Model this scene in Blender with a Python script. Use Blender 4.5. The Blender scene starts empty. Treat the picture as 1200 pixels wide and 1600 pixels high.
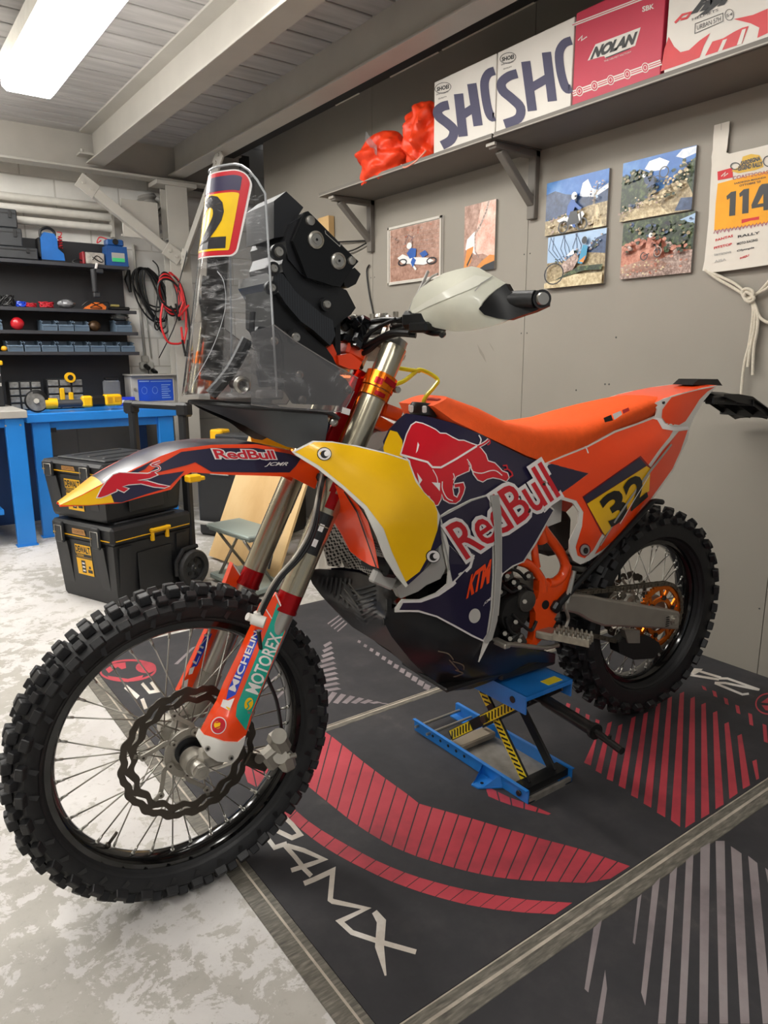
import bpy, bmesh, math, random
import numpy as np
from mathutils import Vector, Matrix
from mathutils.geometry import delaunay_2d_cdt
random.seed(7)
SC = bpy.context.scene
COL = SC.collection
EXPOSURE, WORLD, LAMP = -0.56, .4, 33.0

# ------------------------------------------------------------------ camera
CF, CYAW, CPIT, CROL, CH = 1126.3888, .62751, .21230, -.0022, 1.1451
_s, _c, _st, _ct = math.sin(CYAW), math.cos(CYAW), math.sin(CPIT), math.cos(CPIT)
FW = np.array([_s*_ct, _c*_ct, -_st]); _R = np.array([_c, -_s, 0.]); _U = np.cross(_R, FW)
RT = _R*math.cos(CROL)+_U*math.sin(CROL); UP = -_R*math.sin(CROL)+_U*math.cos(CROL)
EYE = np.array([0, 0, CH])
cd = bpy.data.cameras.new('camera'); cam = bpy.data.objects.new('camera', cd); COL.objects.link(cam)
cd.sensor_fit = 'VERTICAL'; cd.sensor_height = 36; cd.lens = 36*CF/1600; cd.clip_start = .02
m = Matrix.Identity(4)
for i in range(3):
    m[i][0] = RT[i]; m[i][1] = UP[i]; m[i][2] = -FW[i]; m[i][3] = EYE[i]
cam.matrix_world = m
SC.camera = cam

# ------------------------------------------------------------------ world, exposure
SC.view_settings.view_transform = 'Standard'; SC.view_settings.look = 'None'
SC.view_settings.gamma = 1; SC.view_settings.use_curve_mapping = False
SC.view_settings.exposure = EXPOSURE
w = bpy.data.worlds.new('world'); SC.world = w; w.use_nodes = True
bg = w.node_tree.nodes['Background']; bg.inputs[0].default_value = (.92, .95, 1, 1); bg.inputs[1].default_value = WORLD

# ------------------------------------------------------------------ materials
def lin(h):
    h = h or '#888888'
    h = h.lstrip('#'); o = []
    for i in (0, 2, 4):
        v = int(h[i:i+2], 16)/255; o.append(v/12.92 if v <= .04045 else ((v+.055)/1.055)**2.4)
    return (*o, 1)
_M = {}
def mat(name, col, rough=.5, metal=0, var=0, scale=20, bump=0, bscale=None, coat=0, emit=0, stretch=None, spec=.5):
    if name in _M: return _M[name]
    M = bpy.data.materials.new(name); M.use_nodes = True; nt = M.node_tree; b = nt.nodes['Principled BSDF']
    c = lin(col) if isinstance(col, str) else (*col, 1)
    b.inputs['Base Color'].default_value = c; b.inputs['Roughness'].default_value = rough
    b.inputs['Metallic'].default_value = metal; b.inputs['Coat Weight'].default_value = coat
    b.inputs['Coat Roughness'].default_value = .08; b.inputs['Specular IOR Level'].default_value = spec
    N = nt.nodes.new; L = nt.links.new
    tc = N('ShaderNodeTexCoord'); src = tc.outputs['Object']
    if stretch:
        mp = N('ShaderNodeMapping'); mp.inputs['Scale'].default_value = stretch; L(src, mp.inputs['Vector']); src = mp.outputs[0]
    n = N('ShaderNodeTexNoise'); n.inputs['Scale'].default_value = scale; n.inputs['Detail'].default_value = 5; L(src, n.inputs['Vector'])
    if not var: var = .06
    mx = N('ShaderNodeMix'); mx.data_type = 'RGBA'; mx.blend_type = 'MULTIPLY'; mx.inputs['Factor'].default_value = 1
    rp = N('ShaderNodeMapRange'); rp.inputs['From Min'].default_value = .3; rp.inputs['From Max'].default_value = .7
    rp.inputs['To Min'].default_value = 1-var; rp.inputs['To Max'].default_value = 1+var
    L(n.outputs['Fac'], rp.inputs['Value']); L(rp.outputs[0], mx.inputs['B']); mx.inputs['A'].default_value = c
    L(mx.outputs['Result'], b.inputs['Base Color'])
    if bump:
        n2 = N('ShaderNodeTexNoise'); n2.inputs['Scale'].default_value = bscale or scale*4; n2.inputs['Detail'].default_value = 3; L(src, n2.inputs['Vector'])
        bp = N('ShaderNodeBump'); bp.inputs['Strength'].default_value = bump; bp.inputs['Distance'].default_value = .002
        L(n2.outputs['Fac'], bp.inputs['Height']); L(bp.outputs[0], b.inputs['Normal'])
    if emit:
        b.inputs['Emission Color'].default_value = c; b.inputs['Emission Strength'].default_value = emit
    _M[name] = M; return M

def ramp_mat(name, stops, scale=3, rough=.6, detail=8, bump=0, stretch=None, rampi='LINEAR', metal=0, nrough=.6):
    """noise driven colour"""
    if name in _M: return _M[name]
    M = bpy.data.materials.new(name); M.use_nodes = True; nt = M.node_tree; b = nt.nodes['Principled BSDF']
    N = nt.nodes.new; L = nt.links.new
    b.inputs['Roughness'].default_value = rough; b.inputs['Metallic'].default_value = metal
    tc = N('ShaderNodeTexCoord'); src = tc.outputs['Object']
    if stretch:
        mp = N('ShaderNodeMapping'); mp.inputs['Scale'].default_value = stretch; L(src, mp.inputs['Vector']); src = mp.outputs[0]
    n = N('ShaderNodeTexNoise'); n.inputs['Scale'].default_value = scale; n.inputs['Detail'].default_value = detail; n.inputs['Roughness'].default_value = nrough
    L(src, n.inputs['Vector'])
    r = N('ShaderNodeValToRGB'); r.color_ramp.interpolation = rampi
    e = r.color_ramp.elements
    e[0].position, e[0].color = stops[0][0], lin(stops[0][1]); e[1].position, e[1].color = stops[-1][0], lin(stops[-1][1])
    for p_, c_ in stops[1:-1]:
        q = e.new(p_); q.color = lin(c_)
    L(n.outputs['Fac'], r.inputs[0]); L(r.outputs[0], b.inputs['Base Color'])
    if bump:
        bp = N('ShaderNodeBump'); bp.inputs['Strength'].default_value = bump; bp.inputs['Distance'].default_value = .003
        L(n.outputs['Fac'], bp.inputs['Height']); L(bp.outputs[0], b.inputs['Normal'])
    _M[name] = M; return M

def wave_mat(name, c0, c1, scale, axis='Z', thr=.5, rough=.5, coat=0, sharp=.02, metal=0, bump=0, kind='SIN', dist=0):
    """regular bands of two colours across one object axis"""
    if name in _M: return _M[name]
    M = bpy.data.materials.new(name); M.use_nodes = True; nt = M.node_tree; b = nt.nodes['Principled BSDF']
    N = nt.nodes.new; L = nt.links.new
    b.inputs['Roughness'].default_value = rough; b.inputs['Coat Weight'].default_value = coat; b.inputs['Metallic'].default_value = metal
    tc = N('ShaderNodeTexCoord'); wv = N('ShaderNodeTexWave'); wv.wave_profile = kind; wv.bands_direction = axis
    wv.inputs['Scale'].default_value = scale; wv.inputs['Distortion'].default_value = dist; L(tc.outputs['Object'], wv.inputs['Vector'])
    r = N('ShaderNodeMapRange'); r.inputs['From Min'].default_value = thr-sharp; r.inputs['From Max'].default_value = thr+sharp
    L(wv.outputs['Fac'], r.inputs['Value'])
    mx = N('ShaderNodeMix'); mx.data_type = 'RGBA'; mx.inputs['A'].default_value = lin(c0); mx.inputs['B'].default_value = lin(c1)
    L(r.outputs[0], mx.inputs['Factor']); L(mx.outputs['Result'], b.inputs['Base Color'])
    if bump:
        bp = N('ShaderNodeBump'); bp.inputs['Strength'].default_value = bump; bp.inputs['Distance'].default_value = .003
        L(wv.outputs['Fac'], bp.inputs['Height']); L(bp.outputs[0], b.inputs['Normal'])
    _M[name] = M; return M

# ------------------------------------------------------------------ mesh builder
def vv(a): return np.array(a, float)
def unit(a):
    a = vv(a); n = np.linalg.norm(a); return a/n if n > 1e-12 else a
def basis(d):
    d = unit(d); a = vv((0, 0, 1)) if abs(d[2]) < .9 else vv((1, 0, 0))
    u = unit(np.cross(a, d)); return u, np.cross(d, u), d
def rotz(a): c, s = math.cos(a), math.sin(a); return np.array([[c, -s, 0], [s, c, 0], [0, 0, 1.]])
def roty(a): c, s = math.cos(a), math.sin(a); return np.array([[c, 0, s], [0, 1, 0], [-s, 0, c]])
def rotx(a): c, s = math.cos(a), math.sin(a); return np.array([[1, 0, 0], [0, c, -s], [0, s, c]])
def crom(pts, n=6, closed=False):
    P = [vv(p) for p in pts]; out = []
    k = len(P)
    rng = range(k) if closed else range(k-1)
    for i in rng:
        if closed: a, b, c, d = P[(i-1) % k], P[i], P[(i+1) % k], P[(i+2) % k]
        else: a, b, c, d = P[max(i-1, 0)], P[i], P[i+1], P[min(i+2, k-1)]
        for j in range(n):
            t = j/n
            out.append(.5*((2*b)+(-a+c)*t+(2*a-5*b+4*c-d)*t*t+(-a+3*b-3*c+d)*t**3))
    if not closed: out.append(P[-1])
    return out

class MB:
    def __init__(s): s.v = []; s.f = []; s.m = []; s.sm = []
    def add(s, vs, fs, mi=0, smooth=False):
        o = len(s.v); s.v += [tuple(float(c) for c in v) for v in vs]
        for f in fs: s.f.append([i+o for i in f]); s.m.append(mi); s.sm.append(smooth)
        return s
    def box(s, c, d, mi=0, R=None, bev=0):
        """centre c, full size d, optional rotation; bev chamfers every edge"""
        hx, hy, hz = d[0]/2, d[1]/2, d[2]/2; b = min(bev, hx*.9, hy*.9, hz*.9)
        if b <= 0:
            V = [(x, y, z) for x in (-hx, hx) for y in (-hy, hy) for z in (-hz, hz)]
            F = [(0, 1, 3, 2), (4, 6, 7, 5), (0, 4, 5, 1), (2, 3, 7, 6), (0, 2, 6, 4), (1, 5, 7, 3)]
        else:
            V = []; idx = {}
            for x in (-1, 1):
                for y in (-1, 1):
                    for z in (-1, 1):
                        for a in range(3):
                            p = [x*hx, y*hy, z*hz]
                            for k in range(3):
                                if k != a: p[k] -= (x, y, z)[k]*b
                            idx[(x, y, z, a)] = len(V); V.append(p)
            F = []
            for a in range(3):
                o = [k for k in range(3) if k != a]
                for sg in (-1, 1):
                    q = []
                    for (u, w_) in ((-1, -1), (1, -1), (1, 1), (-1, 1)):
                        k = [0, 0, 0]; k[a] = sg; k[o[0]] = u; k[o[1]] = w_; q.append(idx[(*k, a)])
                    F.append(q)
            for a in range(3):
                o = [k for k in range(3) if k != a]
                for u in (-1, 1):
                    for w_ in (-1, 1):
                        q = []
                        for t, ax in ((-1, o[0]), (1, o[0]), (1, o[1]), (-1, o[1])):
                            k = [0, 0, 0]; k[a] = t; k[o[0]] = u; k[o[1]] = w_; q.append(idx[(*k, ax)])
                        F.append(q)
            for x in (-1, 1):
                for y in (-1, 1):
                    for z in (-1, 1): F.append([idx[(x, y, z, a)] for a in range(3)])
        V = np.array(V, float)
        if R is not None: V = V @ np.array(R).T
        return s.add(V+vv(c), F, mi)
    def cyl(s, p0, p1, r0, r1=None, n=16, mi=0, cap=True, smooth=True):
        p0, p1 = vv(p0), vv(p1); r1 = r0 if r1 is None else r1; u, w_, d = basis(p1-p0)
        a = [2*math.pi*i/n for i in range(n)]
        V = [p0+r0*(u*math.cos(t)+w_*math.sin(t)) for t in a]+[p1+r1*(u*math.cos(t)+w_*math.sin(t)) for t in a]
        s.add(V, [(i, (i+1) % n, n+(i+1) % n, n+i) for i in range(n)], mi, smooth)
        if cap: s.add(V, [list(range(n))[::-1], list(range(n, 2*n))], mi)
        return s
    def lathe(s, prof, o, ax, n=32, mi=0, smooth=True, closed=False, th=None):
        """prof: (radius, height along axis)"""
        u, w_, d = basis(ax); o = vv(o); k = len(prof); V = []
        for i in range(n):
            t = 2*math.pi*i/n; e = u*math.cos(t)+w_*math.sin(t)
            V += [o+e*r+d*h for r, h in prof]
        F = []
        for i in range(n):
            j = (i+1) % n
            for a in range(k if closed else k-1):
                b = (a+1) % k; F.append((i*k+a, i*k+b, j*k+b, j*k+a))
        return s.add(V, F, mi, smooth)
    def tube(s, pts, r, n=8, mi=0, cap=True, closed=False):
        P = [vv(p) for p in pts]; k = len(P); rr = r if hasattr(r, '__len__') else [r]*k
        V = []; u = None
        for i in range(k):
            d = unit((P[(i+1) % k]-P[i-1]) if closed else P[min(i+1, k-1)]-P[max(i-1, 0)])
            if u is None: u = basis(d)[0]
            u = unit(u-d*(u@d)); w_ = np.cross(d, u)
            V += [P[i]+rr[i]*(u*math.cos(2*math.pi*j/n)+w_*math.sin(2*math.pi*j/n)) for j in range(n)]
        F = []
        for i in range(k if closed else k-1):
            a, b = i*n, ((i+1) % k)*n
            F += [(a+j, a+(j+1) % n, b+(j+1) % n, b+j) for j in range(n)]
        s.add(V, F, mi, True)
        if cap and not closed: s.add(V[:n], [list(range(n))[::-1]], mi); s.add(V[-n:], [list(range(n))], mi)
        return s
    def loft(s, secs, mi=0, smooth=True, closed=True, cap=True):
        k = len(secs[0]); V = [p for q in secs for p in q]; F = []
        for i in range(len(secs)-1):
            for j in range(k if closed else k-1):
                a = (j+1) % k; F.append((i*k+j, i*k+a, (i+1)*k+a, (i+1)*k+j))
        s.add(V, F, mi, smooth)
        if cap and closed: s.add(secs[0], [list(range(k))[::-1]], mi); s.add(secs[-1], [list(range(k))], mi)
        return s
    def prism(s, poly, fn, a, b, mi=0, mside=None, smooth=False):
        """poly of 2d points, fn(x,y,t)->3d, from depth a to b"""
        tr, P = cdt(poly); n = len(P)
        V = [fn(x, y, a) for x, y in P]+[fn(x, y, b) for x, y in P]
        s.add(V, [t for t in tr], mi); s.add(V, [[i+n for i in t][::-1] for t in tr], mi)
        k = len(poly); V2 = [fn(x, y, a) for x, y in poly]+[fn(x, y, b) for x, y in poly]
        s.add(V2, [(i, i+k, (i+1) % k+k, (i+1) % k) for i in range(k)], mi if mside is None else mside, smooth)
        return s
    def xf(s, R=None, t=(0, 0, 0)):
        V = np.array(s.v)
        if R is not None: V = V @ np.array(R).T
        s.v = [tuple(p) for p in V+vv(t)]; return s
    def join(s, o, mi=0):
        k = len(s.v); s.v += o.v; s.f += [[i+k for i in f] for f in o.f]; s.m += [q+mi for q in o.m]; s.sm += o.sm; return s
    def mirror(s):
        """copy mirrored in y"""
        o = MB(); o.v = [(x, -y, z) for x, y, z in s.v]; o.f = [f[::-1] for f in s.f]; o.m = list(s.m); o.sm = list(s.sm); return o
    def build(s, name, mats, parent=None, weld=False, loc=None, rz=0, fixn=True):
        me = bpy.data.meshes.new(name); me.from_pydata(s.v, [], s.f)
        if not isinstance(mats, (list, tuple)): mats = [mats]
        for m_ in mats: me.materials.append(m_)
        me.polygons.foreach_set('material_index', s.m); me.polygons.foreach_set('use_smooth', s.sm)
        if fixn:
            bm = bmesh.new(); bm.from_mesh(me); bmesh.ops.remove_doubles(bm, verts=bm.verts, dist=1e-5)
            bmesh.ops.recalc_face_normals(bm, faces=bm.faces)
            for e in bm.edges:
                if len(e.link_faces) == 2 and e.calc_face_angle(0) > .7: e.smooth = False
            bm.to_mesh(me); bm.free()
        me.update()
        o = bpy.data.objects.new(name, me); COL.objects.link(o)
        if parent is not None: o.parent = parent
        if loc is not None: o.location = loc
        if rz: o.rotation_euler = (0, 0, rz)
        return o

def cdt(poly, extra=()):
    k = len(poly); pts = [Vector((float(x), float(y))) for x, y in poly]+[Vector((float(x), float(y))) for x, y in extra]
    r = delaunay_2d_cdt(pts, [(i, (i+1) % k) for i in range(k)], [], 0, 1e-7)
    out = r[2]; P = [(v.x, v.y) for v in r[0]]
    # keep faces inside polygon
    F = []
    for f in out:
        cx = sum(P[i][0] for i in f)/len(f); cy = sum(P[i][1] for i in f)/len(f)
        if inside(cx, cy, poly): F.append(list(f))
    return F, P
def inside(x, y, poly):
    c = False; j = len(poly)-1
    for i in range(len(poly)):
        xi, yi = poly[i][0], poly[i][1]; xj, yj = poly[j][0], poly[j][1]
        if (yi > y) != (yj > y) and x < (xj-xi)*(y-yi)/(yj-yi)+xi: c = not c
        j = i
    return c
def densify(poly, step):
    out = []; k = len(poly)
    for i in range(k):
        a, b = vv(poly[i][:2]), vv(poly[(i+1) % k][:2]); n = max(1, int(math.ceil(np.linalg.norm(b-a)/step)))
        out += [tuple(a+(b-a)*j/n) for j in range(n)]
    return out
def smoothpoly(poly, n=4): return [tuple(p[:2]) for p in crom([(p[0], p[1], 0) for p in poly], n, True)]

class TPS:
    """smooth interpolation of a depth value over 2d control points"""
    def __init__(s, ctrl):
        P = np.array([c[:2] for c in ctrl], float)/100; v = np.array([c[2] for c in ctrl], float); n = len(P)
        s.P = P; s.c = P.mean(0)
        if n < 3: s.w = None; s.k = v.mean(); return
        D = np.linalg.norm(P[:, None]-P[None], axis=2); K = D*D*np.log(D+1e-9)+1e-4*np.eye(n)
        A = np.zeros((n+3, n+3)); A[:n, :n] = K; A[:n, n] = 1; A[:n, n+1:] = P-s.c; A[n, :n] = 1; A[n+1:, :n] = (P-s.c).T
        s.w = np.linalg.lstsq(A, np.concatenate([v, [0, 0, 0]]), rcond=None)[0]
    def __call__(s, x, y):
        if s.w is None: return s.k
        q = np.array([x, y])/100; D = np.linalg.norm(s.P-q, axis=1); n = len(s.P)
        return float((D*D*np.log(D+1e-9))@s.w[:n]+s.w[n]+(q-s.c)@s.w[n+1:])

# ------------------------------------------------------------------ measuring from the photograph
def ray(px, py): return FW+RT*(px-600)/CF-UP*(py-800)/CF
def at(px, py, x=None, y=None, z=None):
    d = ray(px, py)
    if x is not None: t = x/d[0]
    elif y is not None: t = y/d[1]
    else: t = (z-CH)/d[2]
    return EYE+t*d
BO = np.array([.47084, 1.38666, 0]); BY = -.0642
LX = np.array([math.cos(BY), math.sin(BY), 0]); LN = np.array([-math.sin(BY), math.cos(BY), 0])
def bk(px, py, s):
    """motorcycle coordinates (rearward, to its right, up) of a photo point lying s to the right of its middle"""
    d = ray(px, py); t = (s-(EYE-BO)@LN)/(d@LN); P = EYE+t*d-BO
    return np.array([P@LX, s, P[2]])
def bl(px, py, l):
    d = ray(px, py); t = (l-(EYE-BO)@LX)/(d@LX); P = EYE+t*d-BO
    return np.array([l, P@LN, P[2]])

def sheet(mb, poly, fmap, off, thick, mi=0, step=12, mback=None, curve=0, sides=True):
    """curved sheet: outline poly in 2d, fmap(x,y)->3d, off = direction of thickness"""
    if curve: poly = smoothpoly(poly, curve)
    pl = densify(poly, step); xs = [p[0] for p in pl]; ys = [p[1] for p in pl]; ex = []
    y = min(ys)+step*.5
    while y < max(ys):
        x = min(xs)+step*.5
        while x < max(xs):
            if inside(x, y, pl) and min((x-p[0])**2+(y-p[1])**2 for p in pl) > (step*.45)**2: ex.append((x, y))
            x += step
        y += step
    F, P = cdt(pl, ex); V = [fmap(x, y) for x, y in P]; off = vv(off)
    mb.add(V, F, mi, True)
    if thick:
        V2 = [p+off*thick for p in V]; mb.add(V2, [f[::-1] for f in F], mi if mback is None else mback, True)
        if sides:
            k = len(pl); a = [fmap(x, y) for x, y in pl]; mb.add(a+[p+off*thick for p in a], [(i, i+k, (i+1) % k+k, (i+1) % k) for i in range(k)], mi if mback is None else mback)
    return mb

# ------------------------------------------------------------------ lettering
_T = {}
def finer(V, F, mx):
    V = [tuple(v) for v in V]; T = [[f[0], f[i], f[i+1]] for f in F for i in range(1, len(f)-1)]; n = 0
    while n < 5:
        out = []; ch = False; mid = {}
        def md(a, b):
            k = (min(a, b), max(a, b))
            if k not in mid: mid[k] = len(V); V.append(((V[a][0]+V[b][0])/2, (V[a][1]+V[b][1])/2))
            return mid[k]
        for a, b, c in T:
            if max(math.dist(V[a], V[b]), math.dist(V[b], V[c]), math.dist(V[a], V[c])) > mx:
                x, y, z = md(a, b), md(b, c), md(c, a); out += [[a, x, z], [x, b, y], [z, y, c], [x, y, z]]; ch = True
            else: out.append([a, b, c])
        T = out; n += 1
        if not ch: break
    return np.array(V), T
def textmesh(txt, bold=0, shear=0, cs=1.0):
    key = (txt, bold, shear, cs)
    if key in _T: return _T[key]
    c = bpy.data.curves.new('t', 'FONT'); c.body = txt; c.offset = bold; c.shear = shear; c.space_character = cs; c.resolution_u = 3; c.fill_mode = 'FRONT'
    o = bpy.data.objects.new('t', c); COL.objects.link(o)
    dg = bpy.context.evaluated_depsgraph_get(); me = bpy.data.meshes.new_from_object(o.evaluated_get(dg))
    V = np.array([v.co[:2] for v in me.vertices]); F = [list(p.vertices) for p in me.polygons]
    bpy.data.objects.remove(o); bpy.data.curves.remove(c); bpy.data.meshes.remove(me)
    c = bpy.data.curves.new('t', 'FONT'); c.body = txt; c.shear = shear; c.space_character = cs; c.fill_mode = 'FRONT'
    o = bpy.data.objects.new('t', c); COL.objects.link(o)
    dg = bpy.context.evaluated_depsgraph_get(); me = bpy.data.meshes.new_from_object(o.evaluated_get(dg))
    W = np.array([v.co[:2] for v in me.vertices]); bpy.data.objects.remove(o); bpy.data.curves.remove(c); bpy.data.meshes.remove(me)
    lo, hi = W.min(0), W.max(0)
    V = (V-lo)/(hi-lo); V, F = finer(V, F, .16); _T[key] = (V, F); return V, F
def quadmap(q):
    """q: bl, br, tr, tl corners -> map from the unit square (perspective)"""
    src = [(0, 0), (1, 0), (1, 1), (0, 1)]; A = []; b = []
    for (x, y), p in zip(src, q):
        A.append([x, y, 1, 0, 0, 0, -p[0]*x, -p[0]*y]); b.append(p[0]); A.append([0, 0, 0, x, y, 1, -p[1]*x, -p[1]*y]); b.append(p[1])
    h = np.append(np.linalg.solve(np.array(A, float), np.array(b, float)), 1).reshape(3, 3)
    def f(u, v):
        r = h @ np.array([u, v, 1]); return r[0]/r[2], r[1]/r[2]
    return f
def letters(mb, txt, quad, fmap, off, mi, bold=0, shear=0, cs=1.0):
    """writes txt into the 2d quad (bl, br, tr, tl); fmap to 3d; off = 3d offset"""
    V, F = textmesh(txt, bold, shear, cs); q = quadmap(quad); off = vv(off)
    mb.add([fmap(*q(u, v))+off for u, v in V], F, mi); return mb
def stroke2(pts, w, closed=False):
    """2d quads of a polyline with width w (list of polys), mitred joins"""
    P = [vv(p[:2]) for p in pts]; n = len(P); L = []; R_ = []
    ww = w if hasattr(w, '__len__') else [w]*n
    for i in range(n):
        a = P[i]-P[i-1] if (i > 0 or closed) else P[1]-P[0]; b = P[(i+1) % n]-P[i] if (i < n-1 or closed) else a
        a = a/(np.linalg.norm(a)+1e-9); b = b/(np.linalg.norm(b)+1e-9); t = a+b; l = np.linalg.norm(t)
        t = a if l < .3 else t/l; nn = np.array([-t[1], t[0]]); k = max(.5, abs(nn @ np.array([-a[1], a[0]])))
        L.append(P[i]+nn*ww[i]/2/k); R_.append(P[i]-nn*ww[i]/2/k)
    return [[L[i], L[(i+1) % n], R_[(i+1) % n], R_[i]] for i in range(n if closed else n-1)]
_NS = 0
def stroke(mb, pts, w, fmap, off, mi, closed=False, smooth=0):
    if smooth: pts = [tuple(p[:2]) for p in crom([(p[0], p[1], 0) for p in pts], smooth, closed)]
    global _NS
    _NS += 1; off = vv(off); l_ = np.linalg.norm(off); off = off*(1+(.00004*(_NS % 9))/l_) if l_ > 0 else off
    for q in stroke2(pts, w, closed): mb.add([fmap(x, y)+off for x, y in q], [(0, 1, 2, 3)], mi)
    return mb
def patch(mb, poly, fmap, off, mi, step=0, curve=0):
    """flat coloured shape laid on a surface"""
    if curve: poly = smoothpoly(poly, curve)
    off = vv(off)
    if step: sheet(mb, poly, lambda x, y: fmap(x, y)+off, (0, 0, 0), 0, mi, step)
    else:
        F, P = cdt(poly); mb.add([fmap(x, y)+off for x, y in P], F, mi)
    return mb
def grow(poly, d):
    """2d polygon pushed outwards by d"""
    P = [vv(p[:2]) for p in poly]; n = len(P); A = sum(P[i][0]*P[(i+1) % n][1]-P[(i+1) % n][0]*P[i][1] for i in range(n)); sg = 1 if A > 0 else -1; out = []
    for i in range(n):
        a = P[i]-P[i-1]; b = P[(i+1) % n]-P[i]; a /= np.linalg.norm(a)+1e-9; b /= np.linalg.norm(b)+1e-9
        t = a+b; l = np.linalg.norm(t)
        if l < .3: out.append(tuple(P[i]+d*sg*np.array([a[1], -a[0]]))); continue
        t /= l; nn = np.array([t[1], -t[0]])*sg; k = max(.55, nn @ (np.array([a[1], -a[0]])*sg)); out.append(tuple(P[i]+nn*d/k))
    return out
def ell(cx, cy, rx, ry, n=20, rot=0):
    c, s = math.cos(rot), math.sin(rot)
    return [(cx+rx*math.cos(t)*c-ry*math.sin(t)*s, cy+rx*math.cos(t)*s+ry*math.sin(t)*c) for t in [2*math.pi*i/n for i in range(n)]]

# ------------------------------------------------------------------ object bookkeeping
def tag(o, label=None, cat=None, group=None, kind=None):
    if label: o['label'] = label
    if cat: o['category'] = cat
    if group: o['group'] = group
    if kind: o['kind'] = kind
    return o
def thing(name, label, cat, loc=(0, 0, 0), rz=0, group=None):
    o = bpy.data.objects.new(name, None); o.empty_display_size = .05; COL.objects.link(o); o.location = loc; o.rotation_euler = (0, 0, rz)
    return tag(o, label, cat, group)
def struct(name, mb, m_, **k):
    return tag(mb.build(name, m_, **k), kind='structure')
def kids(o): return [c for c in bpy.data.objects if c.parent == o]
def copy_tree(o, parent=None):
    c = o.copy(); COL.objects.link(c)
    if parent is not None: c.parent = parent
    for ch in kids(o): copy_tree(ch, c)
    return c

# ================================================================== THE ROOM
WX, WY, CZ = 2.555, 5.75, 2.62
def brick_mat(name, c1, c2, mortar, bw, bh, ms, rough=.8, bump=.4, rot=None, off=.5):
    M = bpy.data.materials.new(name); M.use_nodes = True; nt = M.node_tree; b = nt.nodes['Principled BSDF']; N = nt.nodes.new; L = nt.links.new
    tc = N('ShaderNodeTexCoord'); mp = N('ShaderNodeMapping'); mp.inputs['Rotation'].default_value = rot or (0, 0, 0); L(tc.outputs['Object'], mp.inputs[0])
    t = N('ShaderNodeTexBrick'); L(mp.outputs[0], t.inputs['Vector']); t.offset = off
    for k, v in (('Color1', lin(c1)), ('Color2', lin(c2)), ('Mortar', lin(mortar)), ('Scale', 1), ('Brick Width', bw), ('Row Height', bh), ('Mortar Size', ms), ('Mortar Smooth', .3)): t.inputs[k].default_value = v
    n = N('ShaderNodeTexNoise'); n.inputs['Scale'].default_value = 7; n.inputs['Detail'].default_value = 8; L(tc.outputs['Object'], n.inputs[0])
    r = N('ShaderNodeMapRange'); r.inputs['To Min'].default_value = .82; r.inputs['To Max'].default_value = 1.12; L(n.outputs['Fac'], r.inputs[0])
    mx = N('ShaderNodeMix'); mx.data_type = 'RGBA'; mx.blend_type = 'MULTIPLY'; mx.inputs['Factor'].default_value = 1; L(t.outputs['Color'], mx.inputs['A']); L(r.outputs[0], mx.inputs['B'])
    L(mx.outputs['Result'], b.inputs['Base Color']); b.inputs['Roughness'].default_value = rough
    bp = N('ShaderNodeBump'); bp.invert = True; bp.inputs['Strength'].default_value = bump; bp.inputs['Distance'].default_value = .004; L(t.outputs['Fac'], bp.inputs['Height']); L(bp.outputs[0], b.inputs['Normal'])
    return M
def floor_mat():
    M = bpy.data.materials.new('worn_painted_concrete'); M.use_nodes = True; nt = M.node_tree; b = nt.nodes['Principled BSDF']; N = nt.nodes.new; L = nt.links.new
    tc = N('ShaderNodeTexCoord'); S = tc.outputs['Object']
    def noise(sc, det, r=.6, dist=0):
        n = N('ShaderNodeTexNoise'); n.inputs['Scale'].default_value = sc; n.inputs['Detail'].default_value = det; n.inputs['Roughness'].default_value = r; n.inputs['Distortion'].default_value = dist; L(S, n.inputs[0]); return n.outputs['Fac']
    def ramp(f, st, mode='LINEAR'):
        r = N('ShaderNodeValToRGB'); r.color_ramp.interpolation = mode; e = r.color_ramp.elements; e[0].position = st[0][0]; e[0].color = lin(st[0][1]); e[1].position = st[-1][0]; e[1].color = lin(st[-1][1])
        for p_, c_ in st[1:-1]: q = e.new(p_); q.color = lin(c_)
        L(f, r.inputs[0]); return r.outputs[0]
    def mix(a, bb, f, mode='MIX', fac=None):
        m_ = N('ShaderNodeMix'); m_.data_type = 'RGBA'; m_.blend_type = mode
        if fac is None: L(f, m_.inputs['Factor'])
        else: m_.inputs['Factor'].default_value = fac
        L(a, m_.inputs['A']); L(bb, m_.inputs['B']); return m_.outputs['Result']
    bare = ramp(noise(2.5, 10, .6), [(.3, '#9f9b92'), (.5, '#b1ada5'), (.7, '#bebab3')])
    paint = ramp(noise(3, 6), [(.3, '#c5c1be'), (.7, '#d6d3d0')])
    big = noise(1.1, 3, .5, .3); fine = noise(13, 12, .75, .3)
    ad = N('ShaderNodeMath'); ad.operation = 'MULTIPLY_ADD'; L(big, ad.inputs[0]); ad.inputs[1].default_value = .75; L(fine, ad.inputs[2])
    mask = ramp(ad.outputs[0], [(.86, '#ffffff'), (.885, '#000000')])
    col = mix(bare, paint, mask)
    col = mix(col, ramp(noise(34, 6, .8), [(.30, '#a9a198'), (.45, '#ffffff')]), None, 'MULTIPLY', .3)
    L(col, b.inputs['Base Color']); b.inputs['Roughness'].default_value = .62
    bp = N('ShaderNodeBump'); bp.inputs['Strength'].default_value = .25; bp.inputs['Distance'].default_value = .002; L(fine, bp.inputs['Height']); L(bp.outputs[0], b.inputs['Normal'])
    return M
struct('floor', MB().box((0, 1.6, -.05), (6.4, 8.4, .1)), floor_mat())
M_STEEL = mat('painted_grey_steel', '#b5b1a9', .45, 0, .05, 6)
M_PANEL = mat('grey_wall_board', '#918b81', .6, 0, .035, 3, .05, 60)
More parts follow.
